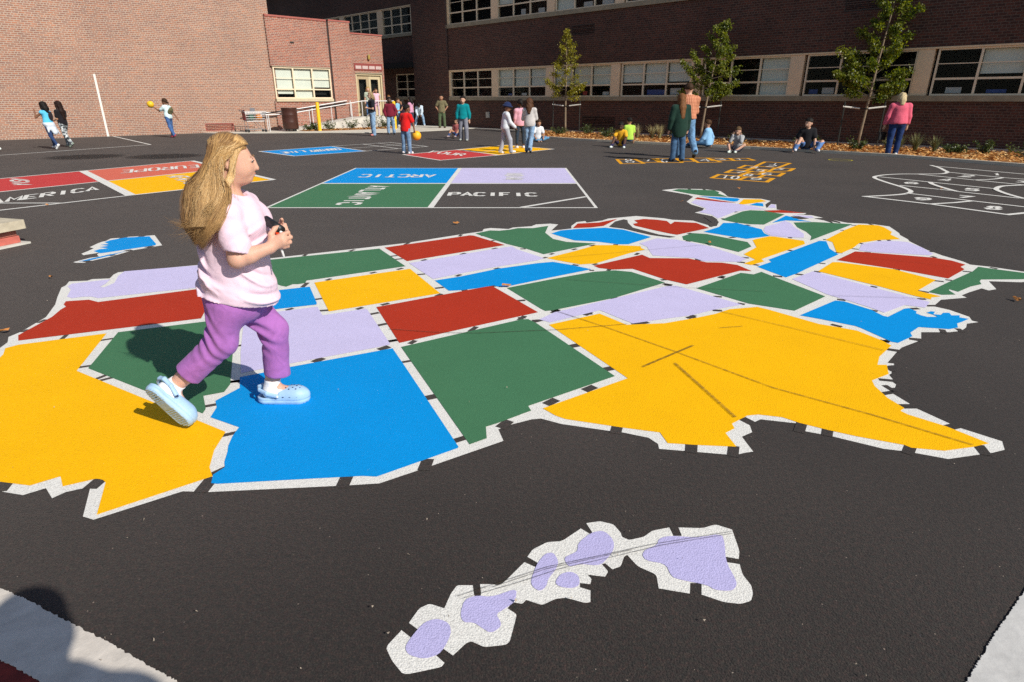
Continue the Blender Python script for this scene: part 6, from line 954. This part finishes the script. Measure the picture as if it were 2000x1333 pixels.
for s_,e_,sd in ((sR,eR,-1),(sL,eL,1)):
    h=Field((-.32,-.33,.50),(.30,.33,1.16),.0055); d=nrm(e_-s_); E_=s_+(e_-s_)*.98+V3(.01,0,0)
    h.chain([s_+V3(0,-sd*.035,.008),s_+V3(0,0,.0),s_+d*.08,E_],[.046,.050,.055,.062],.035)
    X,Y,Z=h.grid(); u=(X-s_[0])*d[0]+(Y-s_[1])*d[1]+(Z-s_[2])*d[2]
    h.F=(h.F-.0045*np.sin(u*62+X*45)*np.clip((u-.04)*14,0,1)).astype(np.float32); h.ripple(.002,31+sd,48,4)
    h.plane(s_+(e_-s_)*.84,-nrm(d+V3(-.28,0,0))); h.carve(e_+d*.02,(.051,.051,.07),None,.004)
    k_=.03; a_=f.F; d_=h.F; q_=np.clip(k_-np.abs(a_-d_),0,None)/k_; q_=np.where(u<.10,q_,q_*.25); f.F=(np.minimum(a_,d_)-q_*q_*k_*.25).astype(np.float32)
f.plane(hp0,hemn); f.carve(V3(.045,0,1.125),(.066,.062,.055),None,.01)
f.obj('shirt',PINK,g)
# ribbed collar
MB().tube([V3(.045+.068*math.cos(a),.064*math.sin(a),1.100-.028*math.cos(a)) for a in np.linspace(0,2*math.pi,29)],.0085,6,False).build('collar',PINK,g,True)
# ---- trousers
PURP=m_cloth('purple_cotton',(.335,.125,.385),.12,15.,.3)
f=Field((-.42,-.30,.08),(.30,.30,.74),.0055)
f.ell(V3(-.026,0,.66),(.146,.136,.13),None,.04).ell(V3(-.005,0,.585),(.105,.145,.095),None,.05)
cR=knR+(anR-knR)*.72; cL=knL+(anL-knL)*.80+V3(.022,0,0)
f.chain([hipR,knR],[.088,.066],.04); f.chain([knR,cR],[.066,.068],.03); f.chain([hipL,knL],[.090,.065],.04); f.chain([knL,cL],[.066,.066],.03)
X,Y,Z=f.grid()
for kn_,pr,a2 in ((knR,hipR,anR),(knL,hipL,anL)):
    d=nrm(a2-kn_); u=(X-kn_[0])*d[0]+(Y-kn_[1])*d[1]+(Z-kn_[2])*d[2]; back=-(X-kn_[0])
    side=(Y<0) if kn_ is knR else (Y>=0)
    f.F=(f.F-np.where(side,.0085*np.sin(u*95+back*45+Y*18)*np.exp(-(u/.085)**2)*np.clip(.5+back*9,0,1.2),0)).astype(np.float32)
f.ripple(.0034,21,44,4)
M_=np.array(f.F)
sR_=nrm(anR-knR); sL_=nrm(anL-knL)
dR=((X-cR[0])*sR_[0]+(Y-cR[1])*sR_[1]+(Z-cR[2])*sR_[2]); dL=((X-cL[0])*sL_[0]+(Y-cL[1])*sL_[1]+(Z-cL[2])*sL_[2])
f.F=np.maximum(f.F,np.where(Y<.0,dR,np.where(Z<.3,dL,-1))).astype(np.float32)
f.carve(cR+sR_*.012,(.060,.058,.022),[nrm(np.cross(sR_,V3(0,1,0))),V3(0,1,0),sR_],.004); f.carve(cL+sL_*.012,(.056,.056,.02),[nrm(np.cross(sL_,V3(0,1,0))),V3(0,1,0),sL_],.004)
f.plane(V3(-.03,0,.72),V3(0,0,-1)); f.obj('trousers',PURP,g)
# ---- socks and clogs
SOCK=m_cloth('white_sock',(.76,.76,.77),.04,30.,.3); CLOG=m_plain('blue_foam',(.33,.50,.69),.5,.05,22.,bump=.08); HOLE=cloth((.03,.05,.12),'hole')
for a,fw,up,nm_ in ((anR,fR,uR,0),(anL,fL,uL,1)):
    sd=nrm(np.cross(up,fw)); B=[fw,sd,up]; P=lambda x,y,z: a+fw*x+sd*y+up*z
    shin=nrm((knR if nm_==0 else knL)-a)
    f=Field(a-.14,a+.18,.004); f.cap(a+shin*.028,P(-.012,0,-.045),.040,.040,.0); f.cap(P(-.01,0,-.04),P(.10,0,-.055),.042,.03,.02); f.plane(a+shin*.030,-shin); f.obj('sock',SOCK,g)
    f=Field(a-.20,a+.26,.0036)
    # sole with a raised rim, rounded toe box
    f.cap(P(-.035,0,-.088),P(.13,.004,-.088),.046,.052,.01,(up,1.55)); f.ell(P(.115,.004,-.062),(.072,.050,.040),B,.02); f.cap(P(.03,0,-.060),P(.12,.003,-.058),.046,.047,.02,(up,1.1))
    f.cap(P(-.045,0,-.075),P(-.035,0,-.072),.041,.041,.012)
    f.plane(P(0,0,-.105),up); X,Y,Z=f.grid()
    xl=(X-a[0])*fw[0]+(Y-a[1])*fw[1]+(Z-a[2])*fw[2]; yl=(X-a[0])*sd[0]+(Y-a[1])*sd[1]+(Z-a[2])*sd[2]; zl=(X-a[0])*up[0]+(Y-a[1])*up[1]+(Z-a[2])*up[2]
    f.carve(P(-.022,0,-.045),(.058,.037,.052),B,.006)      # foot opening
    f.F=np.maximum(f.F,np.where((xl<.035)&(zl>-.066),.004,-1.)).astype(np.float32)
    f.F=np.where((np.abs(zl+.078)<.0035),f.F+.0022,f.F).astype(np.float32)   # groove round the sole
    tr_=(zl<-.098)&(np.sin(xl*520)>.2)&(np.abs(yl)<.04)&(np.abs(xl-.035)>.02); f.F=np.where(tr_,f.F+.0035,f.F).astype(np.float32)
    cf=f; cg=f.obj('clog',CLOG,g)
    # heel strap and rivets
    st=[P(.035,-.050,-.055),P(-.02,-.052,-.038),P(-.062,-.030,-.026),P(-.074,0,-.024),P(-.062,.030,-.026),P(-.02,.052,-.038),P(.035,.050,-.055)]
    q=Field(a-.13,a+.10,.004)
    for i in range(6): q.cap(st[i],st[i+1],.0075,.0075,.004)
    for i in range(6): q.cap(st[i]+up*.010,st[i+1]+up*.010,.006,.006,.006)
    q.obj('heel_strap',CLOG,g)
    for s in (-1,1): 
        rv=MB().lathe([(0,.004),(.007,.003),(.0085,-.002)],10); o_=rv.build('rivet',STEEL if nm_ else HOLE,g,True); o_.location=P(.032,s*.054,-.053); o_.rotation_euler=Vector(sd*s).to_track_quat('Z','Y').to_euler()
    def hit(p,d):      # walk against d until the clog surface is met
        for i in range(60):
            x=p+d*(.06-.0012*i); ix=np.round((x-cf.lo)/cf.h).astype(int)
            if (ix>=0).all() and (ix<cf.n).all() and cf.F[tuple(ix)]<0: return x
        return p
    q=Field(a-.06,a+.23,.0022)
    for (hx,hy) in ((.070,-.016),(.070,.016),(.088,-.026),(.088,.0),(.088,.026),(.106,-.015),(.106,.015),(.124,-.026),(.124,.0),(.124,.026),(.141,-.012),(.141,.012)):
        q.ell(hit(P(hx,hy+.003,-.05),up),(.0055,.0048,.0035),B,0)
    for hx,s in ((.060,-1),(.095,-1),(.130,-1),(.060,1),(.095,1),(.130,1)): q.ell(hit(P(hx,.003,-.060),sd*s),(.0075,.0035,.006),B,0)
    q.obj('vent_holes',HOLE,g)
# ---- things in her hand
ce=empty('marker_case',(0,0,0),0,'black marker case with red and white pens held in the walking girl\'s hand','case')
ce.location=Vector((GX,GY,0))+Matrix.Rotation(math.radians(5),3,'Z')@Vector((.225,-.055,.96)); ce.rotation_euler=(0,0,math.radians(5))
c0,c1=A3(-.052,.035,.026),A3(.030,-.030,-.012); dd=nrm(c1-c0)
MB().tube([c0,c1],.021,14).build('case_body',BLACK,ce,True)
MB().tube([c1-dd*.01+A3(.0,-.006,-.008),c1+dd*.006+A3(.0,-.006,-.008)],.0075,10).build('pen_end',WHITE,ce,True); MB().tube([c1-dd*.01+A3(-.016,-.010,-.012),c1+dd*.004+A3(-.016,-.010,-.012)],.0075,10).build('pen_end',cloth((.6,.05,.01)),ce,True)
pe=empty('marker_pen',tuple(ce.location),math.radians(5),'slim white pen sticking out below the walking girl\'s fist','pen')
MB().tube([A3(.006,-.035,-.02),A3(.020,-.045,-.075),A3(.032,-.055,-.128)],.0055,8).build('pen_barrel',WHITE,pe,True)
# ---- hair: scalp cap plus long wind blown strands
HM,n,b,l=nm('blond_hair'); at=n.nodes.new('ShaderNodeAttribute'); at.attribute_name='tint'
r=ramp(n,[(0.,(.050,.023,.008)),(.30,(.21,.105,.034)),(.62,(.55,.335,.125)),(1.,(.90,.71,.42))]); l.new(at.outputs['Fac'],r.inputs[0]); l.new(r.outputs[0],b.inputs['Base Color']); b.inputs['Roughness'].default_value=.50; b.inputs['Specular IOR Level'].default_value=.35; b.inputs['Sheen Weight'].default_value=.1
f=HField(hs-.17,hs+.17,.005); f.ell(hp(-.022,0,.034),(.095,.083,.084),HBg,0); X,Y,Z=f.grid()
fl=(X-hs[0])*hF[0]+(Y-hs[1])*hF[1]+(Z-hs[2])*hF[2]; ul=(X-hs[0])*hU[0]+(Y-hs[1])*hU[1]+(Z-hs[2])*hU[2]
f.F=np.maximum(f.F,-(ul-(.028+fl*.52-.09*np.clip(-fl-.03,0,1)*3))).astype(np.float32)
f.ripple(.002,3,90,3)
hairobj=f.obj('hair',HM,g); set_tint(hairobj,np.clip(.30+.1*rng.normal(size=len(hairobj.data.polygons)),0,1))
hv=[];hf=[];ht=[]
def bez(P,t):      # Catmull-Rom through the points
    n=len(P)-1; x=min(t*n,n-1e-6); i=int(x); u=x-i; p1=np.asarray(P[i]);p2=np.asarray(P[i+1]); p0=np.asarray(P[i-1]) if i>0 else 2*p1-p2; p3=np.asarray(P[i+2]) if i+2<=n else 2*p2-p1
    return .5*(2*p1+(p2-p0)*u+(2*p0-5*p1+4*p2-p3)*u*u+(3*p1-p0-3*p2+p3)*u**3)
def strand(P,w0,w1,base,seg=16,wav=.004):
    ph=rng.uniform(0,6.28); fr=rng.uniform(6,13); sd_=nrm(rng.normal(size=3)); b0=len(hv); pts=[]
    for i in range(seg+1):
        t=i/seg; pts.append(bez(P,t)+sd_*wav*math.sin(fr*t+ph)*min(1,t*2.2))
    for i in range(seg+1):
        t=i/seg; d=nrm(pts[min(seg,i+1)]-pts[max(0,i-1)]); u=np.cross(d,sd_); u=nrm(u) if np.linalg.norm(u)>1e-4 else nrm(np.cross(d,A3(0,0,1))); q_=np.cross(d,u); wd=(w0+(w1-w0)*t)*(1 if t<.85 else max(.15,(1-t)/.15))
        for k in range(3):
            a=2.094*k; hv.append(pts[i]+(u*math.cos(a)+q_*math.sin(a))*wd)
    for i in range(seg):
        for k in range(3): k2=(k+1)%3; hf.append((b0+3*i+k,b0+3*i+k2,b0+3*i+3+k2,b0+3*i+3+k)); ht.append(base+ .24*min(1,(i/seg)*1.9)-.16*max(0,i/seg-.7)*2)
def scalp(th,ph):   # th angle from the top towards a side, ph front-to-back position
    x=math.sin(ph); rr=math.cos(ph); return hp(-.022+.098*x,.086*rr*math.sin(th),.034+.087*rr*math.cos(th))
clump=[(rng.uniform(-1,1),rng.uniform(0,1),rng.normal()) for _ in range(52)]
for n_i in range(12500):
    side=-1 if rng.random()<.60 else 1              # -1: the side towards the camera
    cl=clump[rng.integers(len(clump))]
    ph=np.clip(cl[0]*1.15+rng.normal()*.16,-1.12,.98); s_=-side
    back=(1-math.sin(ph))/2; lift=.985+.03*rng.random()
    def sc(th,p_): return hs+(scalp(side*th,p_)-hs)*lift
    th0=rng.uniform(.0,.12); off=cl[2]*.016+rng.normal()*.008
    pb=-.18-.75*back                                # strands slide backwards as they fall
    r0=sc(th0,ph); r1=sc(.42,ph+(pb-ph)*.12); r2=sc(.85,ph+(pb-ph)*.34); r3=sc(1.25,ph+(pb-ph)*.62)
    yy=side*(.080+.014*cl[1])
    low_=hp(-.056-.062*back+off*.5,yy*(1.0-.35*back),-.080+.015*rng.normal())
    neck_=V3((.075 if side<0 else .005)-.185*back+off,yy*(1.70-.60*back),1.118+.012*rng.normal())
    wind=rng.random() if rng.random()<.025 else 0.
    tip=V3(-.040-.062*back-.12*wind+cl[2]*.010+.006*rng.normal(),side*((.225-.105*back if side<0 else .17-.06*back)+.02*cl[1]),.885+.10*abs(math.sin(cl[2]*7))+.025*rng.random()+.03*wind)
    mid=V3((.028 if side<0 else -.03)-.140*back-.02*wind+off*1.1,side*((.243-.105*back if side<0 else .19-.06*back)+.012*cl[1]),1.0+.01*rng.normal())
    base=np.clip(.10+.10*cl[2]+.50*max(0,cl[1]-.35)+.035*rng.normal()+(.05 if side<0 else 0),.0,.72)
    strand([r0,r1,r2,r3,low_,neck_,mid,tip],.00105,.0006,base,20,.002+.003*rng.random())
for n_i in range(1700):                               # locks in front of the ear
    j=rng.random(); ph=rng.uniform(.35,1.05); sd2=-1
    lift=1.03+.03*rng.random()
    def sc2(th,p_): return hs+(scalp(-th,p_)-hs)*lift
    r0=sc2(rng.uniform(.0,.12),ph); r1=sc2(.45,ph*.93); r2=sc2(.85,ph*.74); r3=sc2(1.16,ph*.48)
    if j<.62:    # swept back over the top of the ear
        strand([r0,r1,r2,r3,hp(-.030+.010*rng.normal(),-.090,.034+.008*rng.normal()),hp(-.062+.012*rng.normal(),-.096,-.03+.015*rng.normal()),V3(.0+.025*rng.normal(),-.165,1.112),V3(-.03+.02*rng.normal(),-.238,1.0)],.0010,.0006,.30+.08*rng.normal()+.22*(rng.random()<.3),18,.003)
    else:        # the pale lock falling past the cheek to the shoulder
        strand([r0,r1,r2,hp(.006+.005*rng.normal(),-.084,.0),hp(.000+.006*rng.normal(),-.085,-.075),V3(.025+.010*rng.normal(),-.140,1.112),V3(.0+.015*rng.normal(),-.222,1.045+.02*rng.normal())],.0010,.0006,.48+.10*rng.normal(),18,.003)
for n_i in range(4):                                # stray hairs on the shirt front
    strand([scalp(-.3,.8),scalp(-.9,.6),hp(.014,-.088,-.02),hp(.01,-.09,-.09),V3(.08+.01*rng.normal(),-.105,1.06),V3(.115+.012*rng.normal(),-.125,1.0),V3(.15+.012*rng.normal(),-.115,.965+.012*rng.normal())],.0006,.0005,.30,18,.004)
so_=mesh('strands',hv,hf,HM,hairobj,True); set_tint(so_,np.clip(ht,0,1))
# ---------------------------------------------------------------- street furniture
YEL=m_plain('bollard_yellow',(.82,.47,.01),.45,.08,5.)
def bollard(p,h,label):
    e=empty('bollard',(p[0],p[1],.0),0,label,'bollard','yellow bollards in front of the ramp')
    MB().lathe([(.085,0),(.085,h-.05),(.07,h-.015),(.035,h),(0,h+.004)],18).build('post',YEL,e,True); MB().lathe([(.12,0),(.12,.03),(.086,.034)],18).build('base_collar',CONC,e)
bollard(W2(16.0,29.45),1.36,'yellow bollard standing beside the shrub at the middle of the ramp')
bollard(W2(19.75,28.4),1.40,'yellow bollard at the right end of the ramp, behind the boy in maroon')
bn=empty('rubbish_bin',(*W2(14.95,30.35),.02),0,'dark brown round rubbish bin on a wheeled base by the ramp','bin')
BRW=m_plain('bin_brown',(.055,.020,.014),.4,.15,4.)
MB().lathe([(.0,.12),(.36,.12),(.37,.14),(.37,.40),(.376,.42),(.37,.44),(.37,.74),(.376,.76),(.37,.78),(.37,1.04),(.382,1.06),(.38,1.09),(.35,1.085),(.345,1.02),(.33,.3),(0,.3)],28).build('barrel',BRW,bn,True)
MB().lathe([(0,.08),(.33,.08),(.33,.115),(0,.115)],24).build('dolly',BLACK,bn)
for k in range(4):
    a=math.pi/4+k*math.pi/2; x,y=.25*math.cos(a),.25*math.sin(a); MB().tube([(x-.02,y,.04),(x+.02,y,.04)],.04,12).build('caster',BLACK,bn)
# trolley of balls
ct=empty('ball_trolley',(*W2(13.35,30.75),.02),math.radians(38),'wire trolley of balls with a red board, parked by the brick wall','trolley')
WIRE=m_plain('trolley_wire',(.42,.42,.43),.35,.1,9.,metal=.7)
b=MB(); z0,z1=.50,.92; bx=[(-.42,-.23),(.38,-.26),(.38,.26),(-.42,.23)]; tp=[(-.48,-.27),(.50,-.30),(.50,.30),(-.48,.27)]
for k in range(4):
    j=(k+1)%4
    for t in np.linspace(0,1,5): 
        A=[(1-t)*bx[k][i]+t*tp[k][i] for i in (0,1)]+[z0+(z1-z0)*t]; B=[(1-t)*bx[j][i]+t*tp[j][i] for i in (0,1)]+[z0+(z1-z0)*t]; b.tube([A,B],.008 if 0<t<1 else .012,5)
    for t in np.linspace(0,1,9): b.tube([[bx[k][i]*(1-t)+bx[j][i]*t for i in (0,1)]+[z0],[tp[k][i]*(1-t)+tp[j][i]*t for i in (0,1)]+[z1]],.006,5)
for t in np.linspace(0,1,7): b.tube([(-.42+.8*t,-.24,z0),(-.42+.8*t,.24,z0)],.006,5)
b.build('basket',WIRE,ct)
b=MB(); 
for s in (-1,1): b.tube([(-.42,s*.22,.12),(.42,s*.24,.14)],.014,6).tube([(-.40,s*.22,.12),(-.42,s*.23,.5)],.014,6).tube([(.25,s*.24,.13),(.0,s*.24,.5)],.014,6).tube([(-.46,s*.26,.9),(-.60,s*.26,1.0)],.014,6)
b.tube([(-.42,-.22,.12),(-.42,.22,.12)],.014,6); b.build('chassis',WIRE,ct)
MB().tube([(-.60,-.28,1.0),(-.60,.28,1.0)],.018,8).build('handle',m_plain('handle_red',(.25,.02,.02),.4),ct)
MB().box(-.475,-.22,.54,-.455,.22,1.0).build('red_board',m_plain('board_red',(.20,.012,.02),.5,.2),ct)
MB().box(-.20,-.20,.90,.02,-.18,1.08).build('grey_crate_side',m_plain('crate_grey',(.16,.16,.18),.6,.2),ct)
for x in (-.40,.40):
    for s in (-1,1): MB().tube([(x,s*.22-.015,.065),(x,s*.22+.015,.065)],.063,14).build('wheel',BLACK,ct)
def on_trolley(x,y,z): v=Matrix.Rotation(math.radians(38),3,'Z')@Vector((x,y,z)); p=W2(13.35,30.75); return (p[0]+v.x,p[1]+v.y,v.z+.02)
ball('dark green ball lying in the wire trolley',on_trolley(-.14,0,.66),.15,(.03,.11,.07)); ball('orange ball lying in the wire trolley',on_trolley(.22,0,.68),.16,(.62,.22,.03))
# ---------------------------------------------------------------- trees
BARK=m_plain('bark',(.22,.165,.11),.85,.3,14.,bump=.5); BARKD=m_plain('dark_twig',(.07,.05,.035),.85,.3,20.)
LEAFA=m_leaf('autumn_leaf',(.11,.115,.010),(.42,.37,.035)); LEAFB=m_leaf('green_leaf',(.035,.075,.008),(.27,.28,.035))
def leaf_cloud(b,t,c,rad,n,sz,rg,tint):
    for _ in range(n):
        d=rg.normal(size=3); d/=np.linalg.norm(d)+1e-9; p=np.asarray(c)+d*rad*rg.random()**.6
        u=rg.normal(size=3); u[2]-=.5; u/=np.linalg.norm(u); v=np.cross(u,rg.normal(size=3)); v/=np.linalg.norm(v)+1e-9; w_=np.cross(u,v); s=sz*rg.uniform(.65,1.3)
        m0=p; m1=p+u*s; e0=p+u*s*.45+v*s*.36+w_*s*.10; e1=p+u*s*.45-v*s*.36+w_*s*.10; k=len(b.v); b.v+=[tuple(m0),tuple(e0),tuple(m1),tuple(e1)]; b.f+=[(k,k+1,k+2),(k,k+2,k+3)]
        q=np.clip(tint+.22*rg.normal(),0,1); t+=[q,np.clip(q+.05,0,1)]
def tree(x,y,h,low,label,seed,lean,width,n,leafm,strays=(),sz=.085):
    rg=np.random.default_rng(seed); e=empty('street_tree',(x,y,.02),0,label,'tree','young trees in the mulch bed'); b=MB()
    tk=[np.array([lean[0]*t**1.2+.02*math.sin(t*5+seed),lean[1]*t,h*t]) for t in np.linspace(0,1,12)]
    b.tube(tk,[.042*(1-t)**.75+.006 for t in np.linspace(0,1,12)],8); b.build('trunk',BARK,e,True)
    br=MB(); lf=MB(); tint=[]
    def at(t): i=min(10,int(t*11)); f_=t*11-i; return tk[i]*(1-f_)+tk[i+1]*f_
    nb=30
    for i in range(nb):
        t=low/h+(1-low/h)*(i/nb)**1.0*.97; a=i*2.4+rg.uniform(-.4,.4); q=(i/nb); L=width*(1-q)**.85*(.55+.45*min(1,q*6+.35))*rg.uniform(.42,1.35)+.10
        c=at(t); tip=c+np.array([math.cos(a)*L,math.sin(a)*L,L*(.12+.85*q)]); m_=c*.5+tip*.5+np.array([0,0,-.06*L])
        br.tube([c,m_,tip],[.013*(1-q)+.005,.008,.003],5)
        k=max(3,int(n/nb*(.35+L/width)))
        for s in range(5):
            f_=.35+.65*(s+.6)/5; p=c*(1-f_)+tip*f_+np.array([0,0,-.03*L]); leaf_cloud(lf,tint,p,.09+.10*L,max(2,int(k*rg.uniform(.06,.24))),sz,rg,.42+.22*rg.normal()*.6)
    for (dx,dz,z0_) in strays:
        c=at(z0_/h); tip=np.array([dx*Q,-dx*Q*.2+0,dz]) if False else np.array([dx,.05*rg.normal(),dz]); br.tube([c,(c+tip)/2+np.array([0,0,-.08]),tip],[.012,.008,.004],5)
        for s in range(7): f_=.35+.65*(s+1)/7; leaf_cloud(lf,tint,c*(1-f_)+tip*f_,.13,int(n/110),sz,rg,.5)
    for s in range(4): leaf_cloud(lf,tint,at(.93+.02*s),.07,4,sz*.9,rg,.7)
    br.build('branches',BARKD,e); o=lf.build('crown',leafm,e); set_tint(o,tint); return e
def stakes(x,y,label,rot):
    e=empty('tree_stake',(x,y,0),rot,label,'tree stakes','tree stakes'); 
    for s in (-1,1): MB().tube([(s*.62,0,0),(s*.62,0,1.42)],.022,6).build('stake',m_plain('stake_steel',(.022,.025,.022),.6,.2) if 'stake_steel' not in D.materials else D.materials['stake_steel'],e)
    TIE=D.materials.get('tie_strap') or m_plain('tie_strap',(.62,.60,.55),.6,.1)
    for s in (-1,1): MB().tube([(s*.66,0,1.27),(s*.13,0,1.21)],.026,6).build('tie_strap',TIE,e)
    MB().tube([(-.13,0,1.20),(-.06,-.05,1.2),(.06,-.05,1.2),(.13,0,1.20)],.018,6).build('rubber_tie',BLACK,e)
tp_=[(2.48,29.95),(7.30,25.05),(11.55,21.55)]
tree(*tp_[0],4.35,1.50,'slender young tree with yellowing olive leaves near the far corner',4,(-.12,0),.80,4200,LEAFA,[(-.92,2.25,1.55),(.80,2.1,1.6)],.075)
tree(*tp_[1],4.15,1.50,'young dark green tree behind the tall man in orange plaid',9,(.42,0),.92,7800,LEAFB,[(-.95,2.75,1.6),(-.62,3.05,1.9),(1.15,2.05,1.6),(.9,1.75,1.5)],.078)
tree(*tp_[2],5.1,1.50,'largest young tree with glossy green leaves behind the pink sweater woman',14,(.40,0),1.2,11500,LEAFB,[(-1.1,2.25,1.55),(-.8,2.75,1.7),(1.55,2.45,1.6),(1.0,1.75,1.5),(.75,2.9,2.2)],.082)
for (x,y),l,r in zip(tp_,('pair of stakes with pale ties holding the olive tree','pair of stakes with pale ties holding the dark green tree','pair of stakes with pale ties holding the largest tree'),(math.radians(-18),math.radians(-10),math.radians(-8))): stakes(x,y,l,r)
# ---------------------------------------------------------------- bed plants
GRS=m_attr('grass_blade',[(0,(.04,.065,.02)),(.5,(.15,.17,.06)),(1,(.42,.36,.18))],.7); SHB=m_leaf('shrub_leaf',(.02,.045,.012),(.10,.13,.03),.3)
def grass_tuft(x,y,h,label,seed,dry):
    rg=np.random.default_rng(seed); e=empty('ornamental_grass',(x,y,.03),0,label,'grass tuft','plants in the mulch bed'); b=MB(); t=[]
    for i in range(150):
        a=rg.uniform(0,6.28); l=h*rg.uniform(.55,1.1); sp=rg.uniform(.08,.55)*h; d=np.array([math.cos(a),math.sin(a),0]); s_=np.array([-d[1],d[0],0])*.007; q=np.clip(rg.normal()*.2+dry,0,1)
        P=[d*.05*rg.random()+d*sp*u**1.7+np.array([0,0,l*(u-.18*u*u)]) for u in (0,.35,.7,1)]
        for k in range(3): w0,w1=(1-.3*k),(1-.3*(k+1)); b.quad(tuple(P[k]-s_*w0),tuple(P[k]+s_*w0),tuple(P[k+1]+s_*w1),tuple(P[k+1]-s_*w1)); t.append(min(1,q+.1*k))
    o=b.build('blades',GRS,e); set_tint(o,t)
def shrub(x,y,r,h,label,seed,n=380,mat=None,sz=.06,group='plants in the mulch bed',z=.03):
    rg=np.random.default_rng(seed); e=empty('shrub',(x,y,z),0,label,'shrub',group); b=MB(); t=[]; st=MB()
    for i in range(14):
        a=rg.uniform(0,6.28); L=rg.uniform(.5,1.)*r; tip=np.array([math.cos(a)*L,math.sin(a)*L,h*rg.uniform(.45,1.05)]); st.tube([(0,0,0),tip*.5+np.array([0,0,.04]),tip],[.008,.006,.003],4)
        for s in (.4,.6,.8,1.): leaf_cloud(b,t,tip*s,.05+.09*r,n//56,sz,rg,.45+.2*rg.normal())
    st.build('stems',BARKD,e); o=b.build('foliage',mat or SHB,e); set_tint(o,t)
B=lambda s,t:W2(s,t)
for k,(s,t,r,h,l) in enumerate([(22.0,19.0,.42,.28,'low blue green shrub at the left end of the mulch bed'),(23.0,18.2,.34,.42,'upright green shrub right of the olive tree'),(21.4,15.9,.4,.36,'dark shrub left of the yellow shirted child'),(22.9,13.6,.35,.3,'dark shrub behind the tall man'),(22.6,11.0,.35,.3,'dark low shrub behind the hunched child'),(22.5,8.35,.45,.34,'spreading brown green shrub at the foot of the largest tree'),(21.9,6.6,.32,.3,'small dark shrub left of the pink sweater woman'),(22.5,4.1,.4,.22,'flat dark shrub right of the grey green grass tufts'),(22.6,3.45,.25,.36,'thin stemmed shrub near the right end of the bed'),(22.1,2.35,.55,.42,'dark evergreen shrub at the right edge of the view')]):
    shrub(*B(s,t),r,h,l,40+k,420)
for k,(s,t,h,d,l) in enumerate([(22.2,15.0,.62,.85,'straw coloured grass tuft right of the lime shirted child'),(22.3,14.35,.60,.8,'pale grass tuft left of the middle pair of grass tufts'),(22.2,13.95,.66,.85,'tall straw grass tuft just left of the green coat woman'),(22.7,5.65,.5,.3,'grey green grass tuft touching the pink sweater woman'),(22.3,5.1,.62,.35,'tallest grey green grass tuft right of the pink sweater woman'),(22.4,4.62,.55,.3,'grey green grass tuft, second right of the pink sweater woman'),(22.6,5.95,.42,.3,'small grey green tuft behind the legs of the pink sweater woman')]):
    grass_tuft(*B(s,t),h,l,70+k,d)
for k,(s,t,r,h,l) in enumerate([(15.75,30.05,.3,.36,'small dark shrub left of the first yellow bollard'),(16.15,30.15,.28,.34,'small dark green shrub close to the first yellow bollard'),(16.75,29.8,.4,.5,'leaning leafy shrub right of the first yellow bollard'),(18.1,29.95,.5,.44,'wide spreading shrub in front of the ramp wall'),(19.4,30.1,.34,.6,'tall thin shrub beside the woman in sunglasses'),(20.3,30.1,.36,.6,'shrub behind the boy in maroon'),(20.85,30.2,.3,.5,'shrub by the second yellow bollard')]):
    shrub(*B(s,t),r,h,l,90+k,300,None,.065,'shrubs in the bed below the ramp')
# ---------------------------------------------------------------- fallen leaves and grit
LF=m_plain('dead_leaf',(.42,.17,.04),.7,.3,30.)
def fallen(x,y,s,label,seed):
    rg=np.random.default_rng(seed); n=9; b=MB(); P=[]
    for k in range(n): a=6.283*k/n; r=s*(.6+.4*rg.random())*(1 if k%2 else .62); P.append((math.cos(a)*r*1.25,math.sin(a)*r*.7,.012+.018*rg.random()*math.cos(a*1.5)))
    k=len(b.v); b.v+=[(0,0,.02)]+P; b.f+=[(0,1+i,1+(i+1)%n) for i in range(n)]
    o=b.build('fallen_leaf',LF); o.location=(x,y,.012); o.rotation_euler=(0,0,rg.uniform(0,6)); tag(o,label,'leaf','fallen leaves on the playground')
for k,(x,y,s,l) in enumerate(LEAVES): fallen(x,y,s,l,200+k)
b=MB(); rg=np.random.default_rng(5)
for i in range(150):
    y=1.15+9*rg.random()**1.8; x=(rg.random()-.5)*2.1*y; s=rg.uniform(.001,.0032); z=.0145; c=Vector((x,y,z+s*.5)); pts=[c+Vector(tuple(rg.normal(size=3)*s)) for _ in range(4)]; k=len(b.v); b.v+=[tuple(p) for p in pts]; b.f+=[(k,k+1,k+2),(k,k+1,k+3),(k,k+2,k+3),(k+1,k+2,k+3)]
tag(b.build('grit',m_plain('pale_grit',(.34,.28,.22),.8,.4,4.)),'pale grit scattered over the asphalt','grit',kind='stuff')
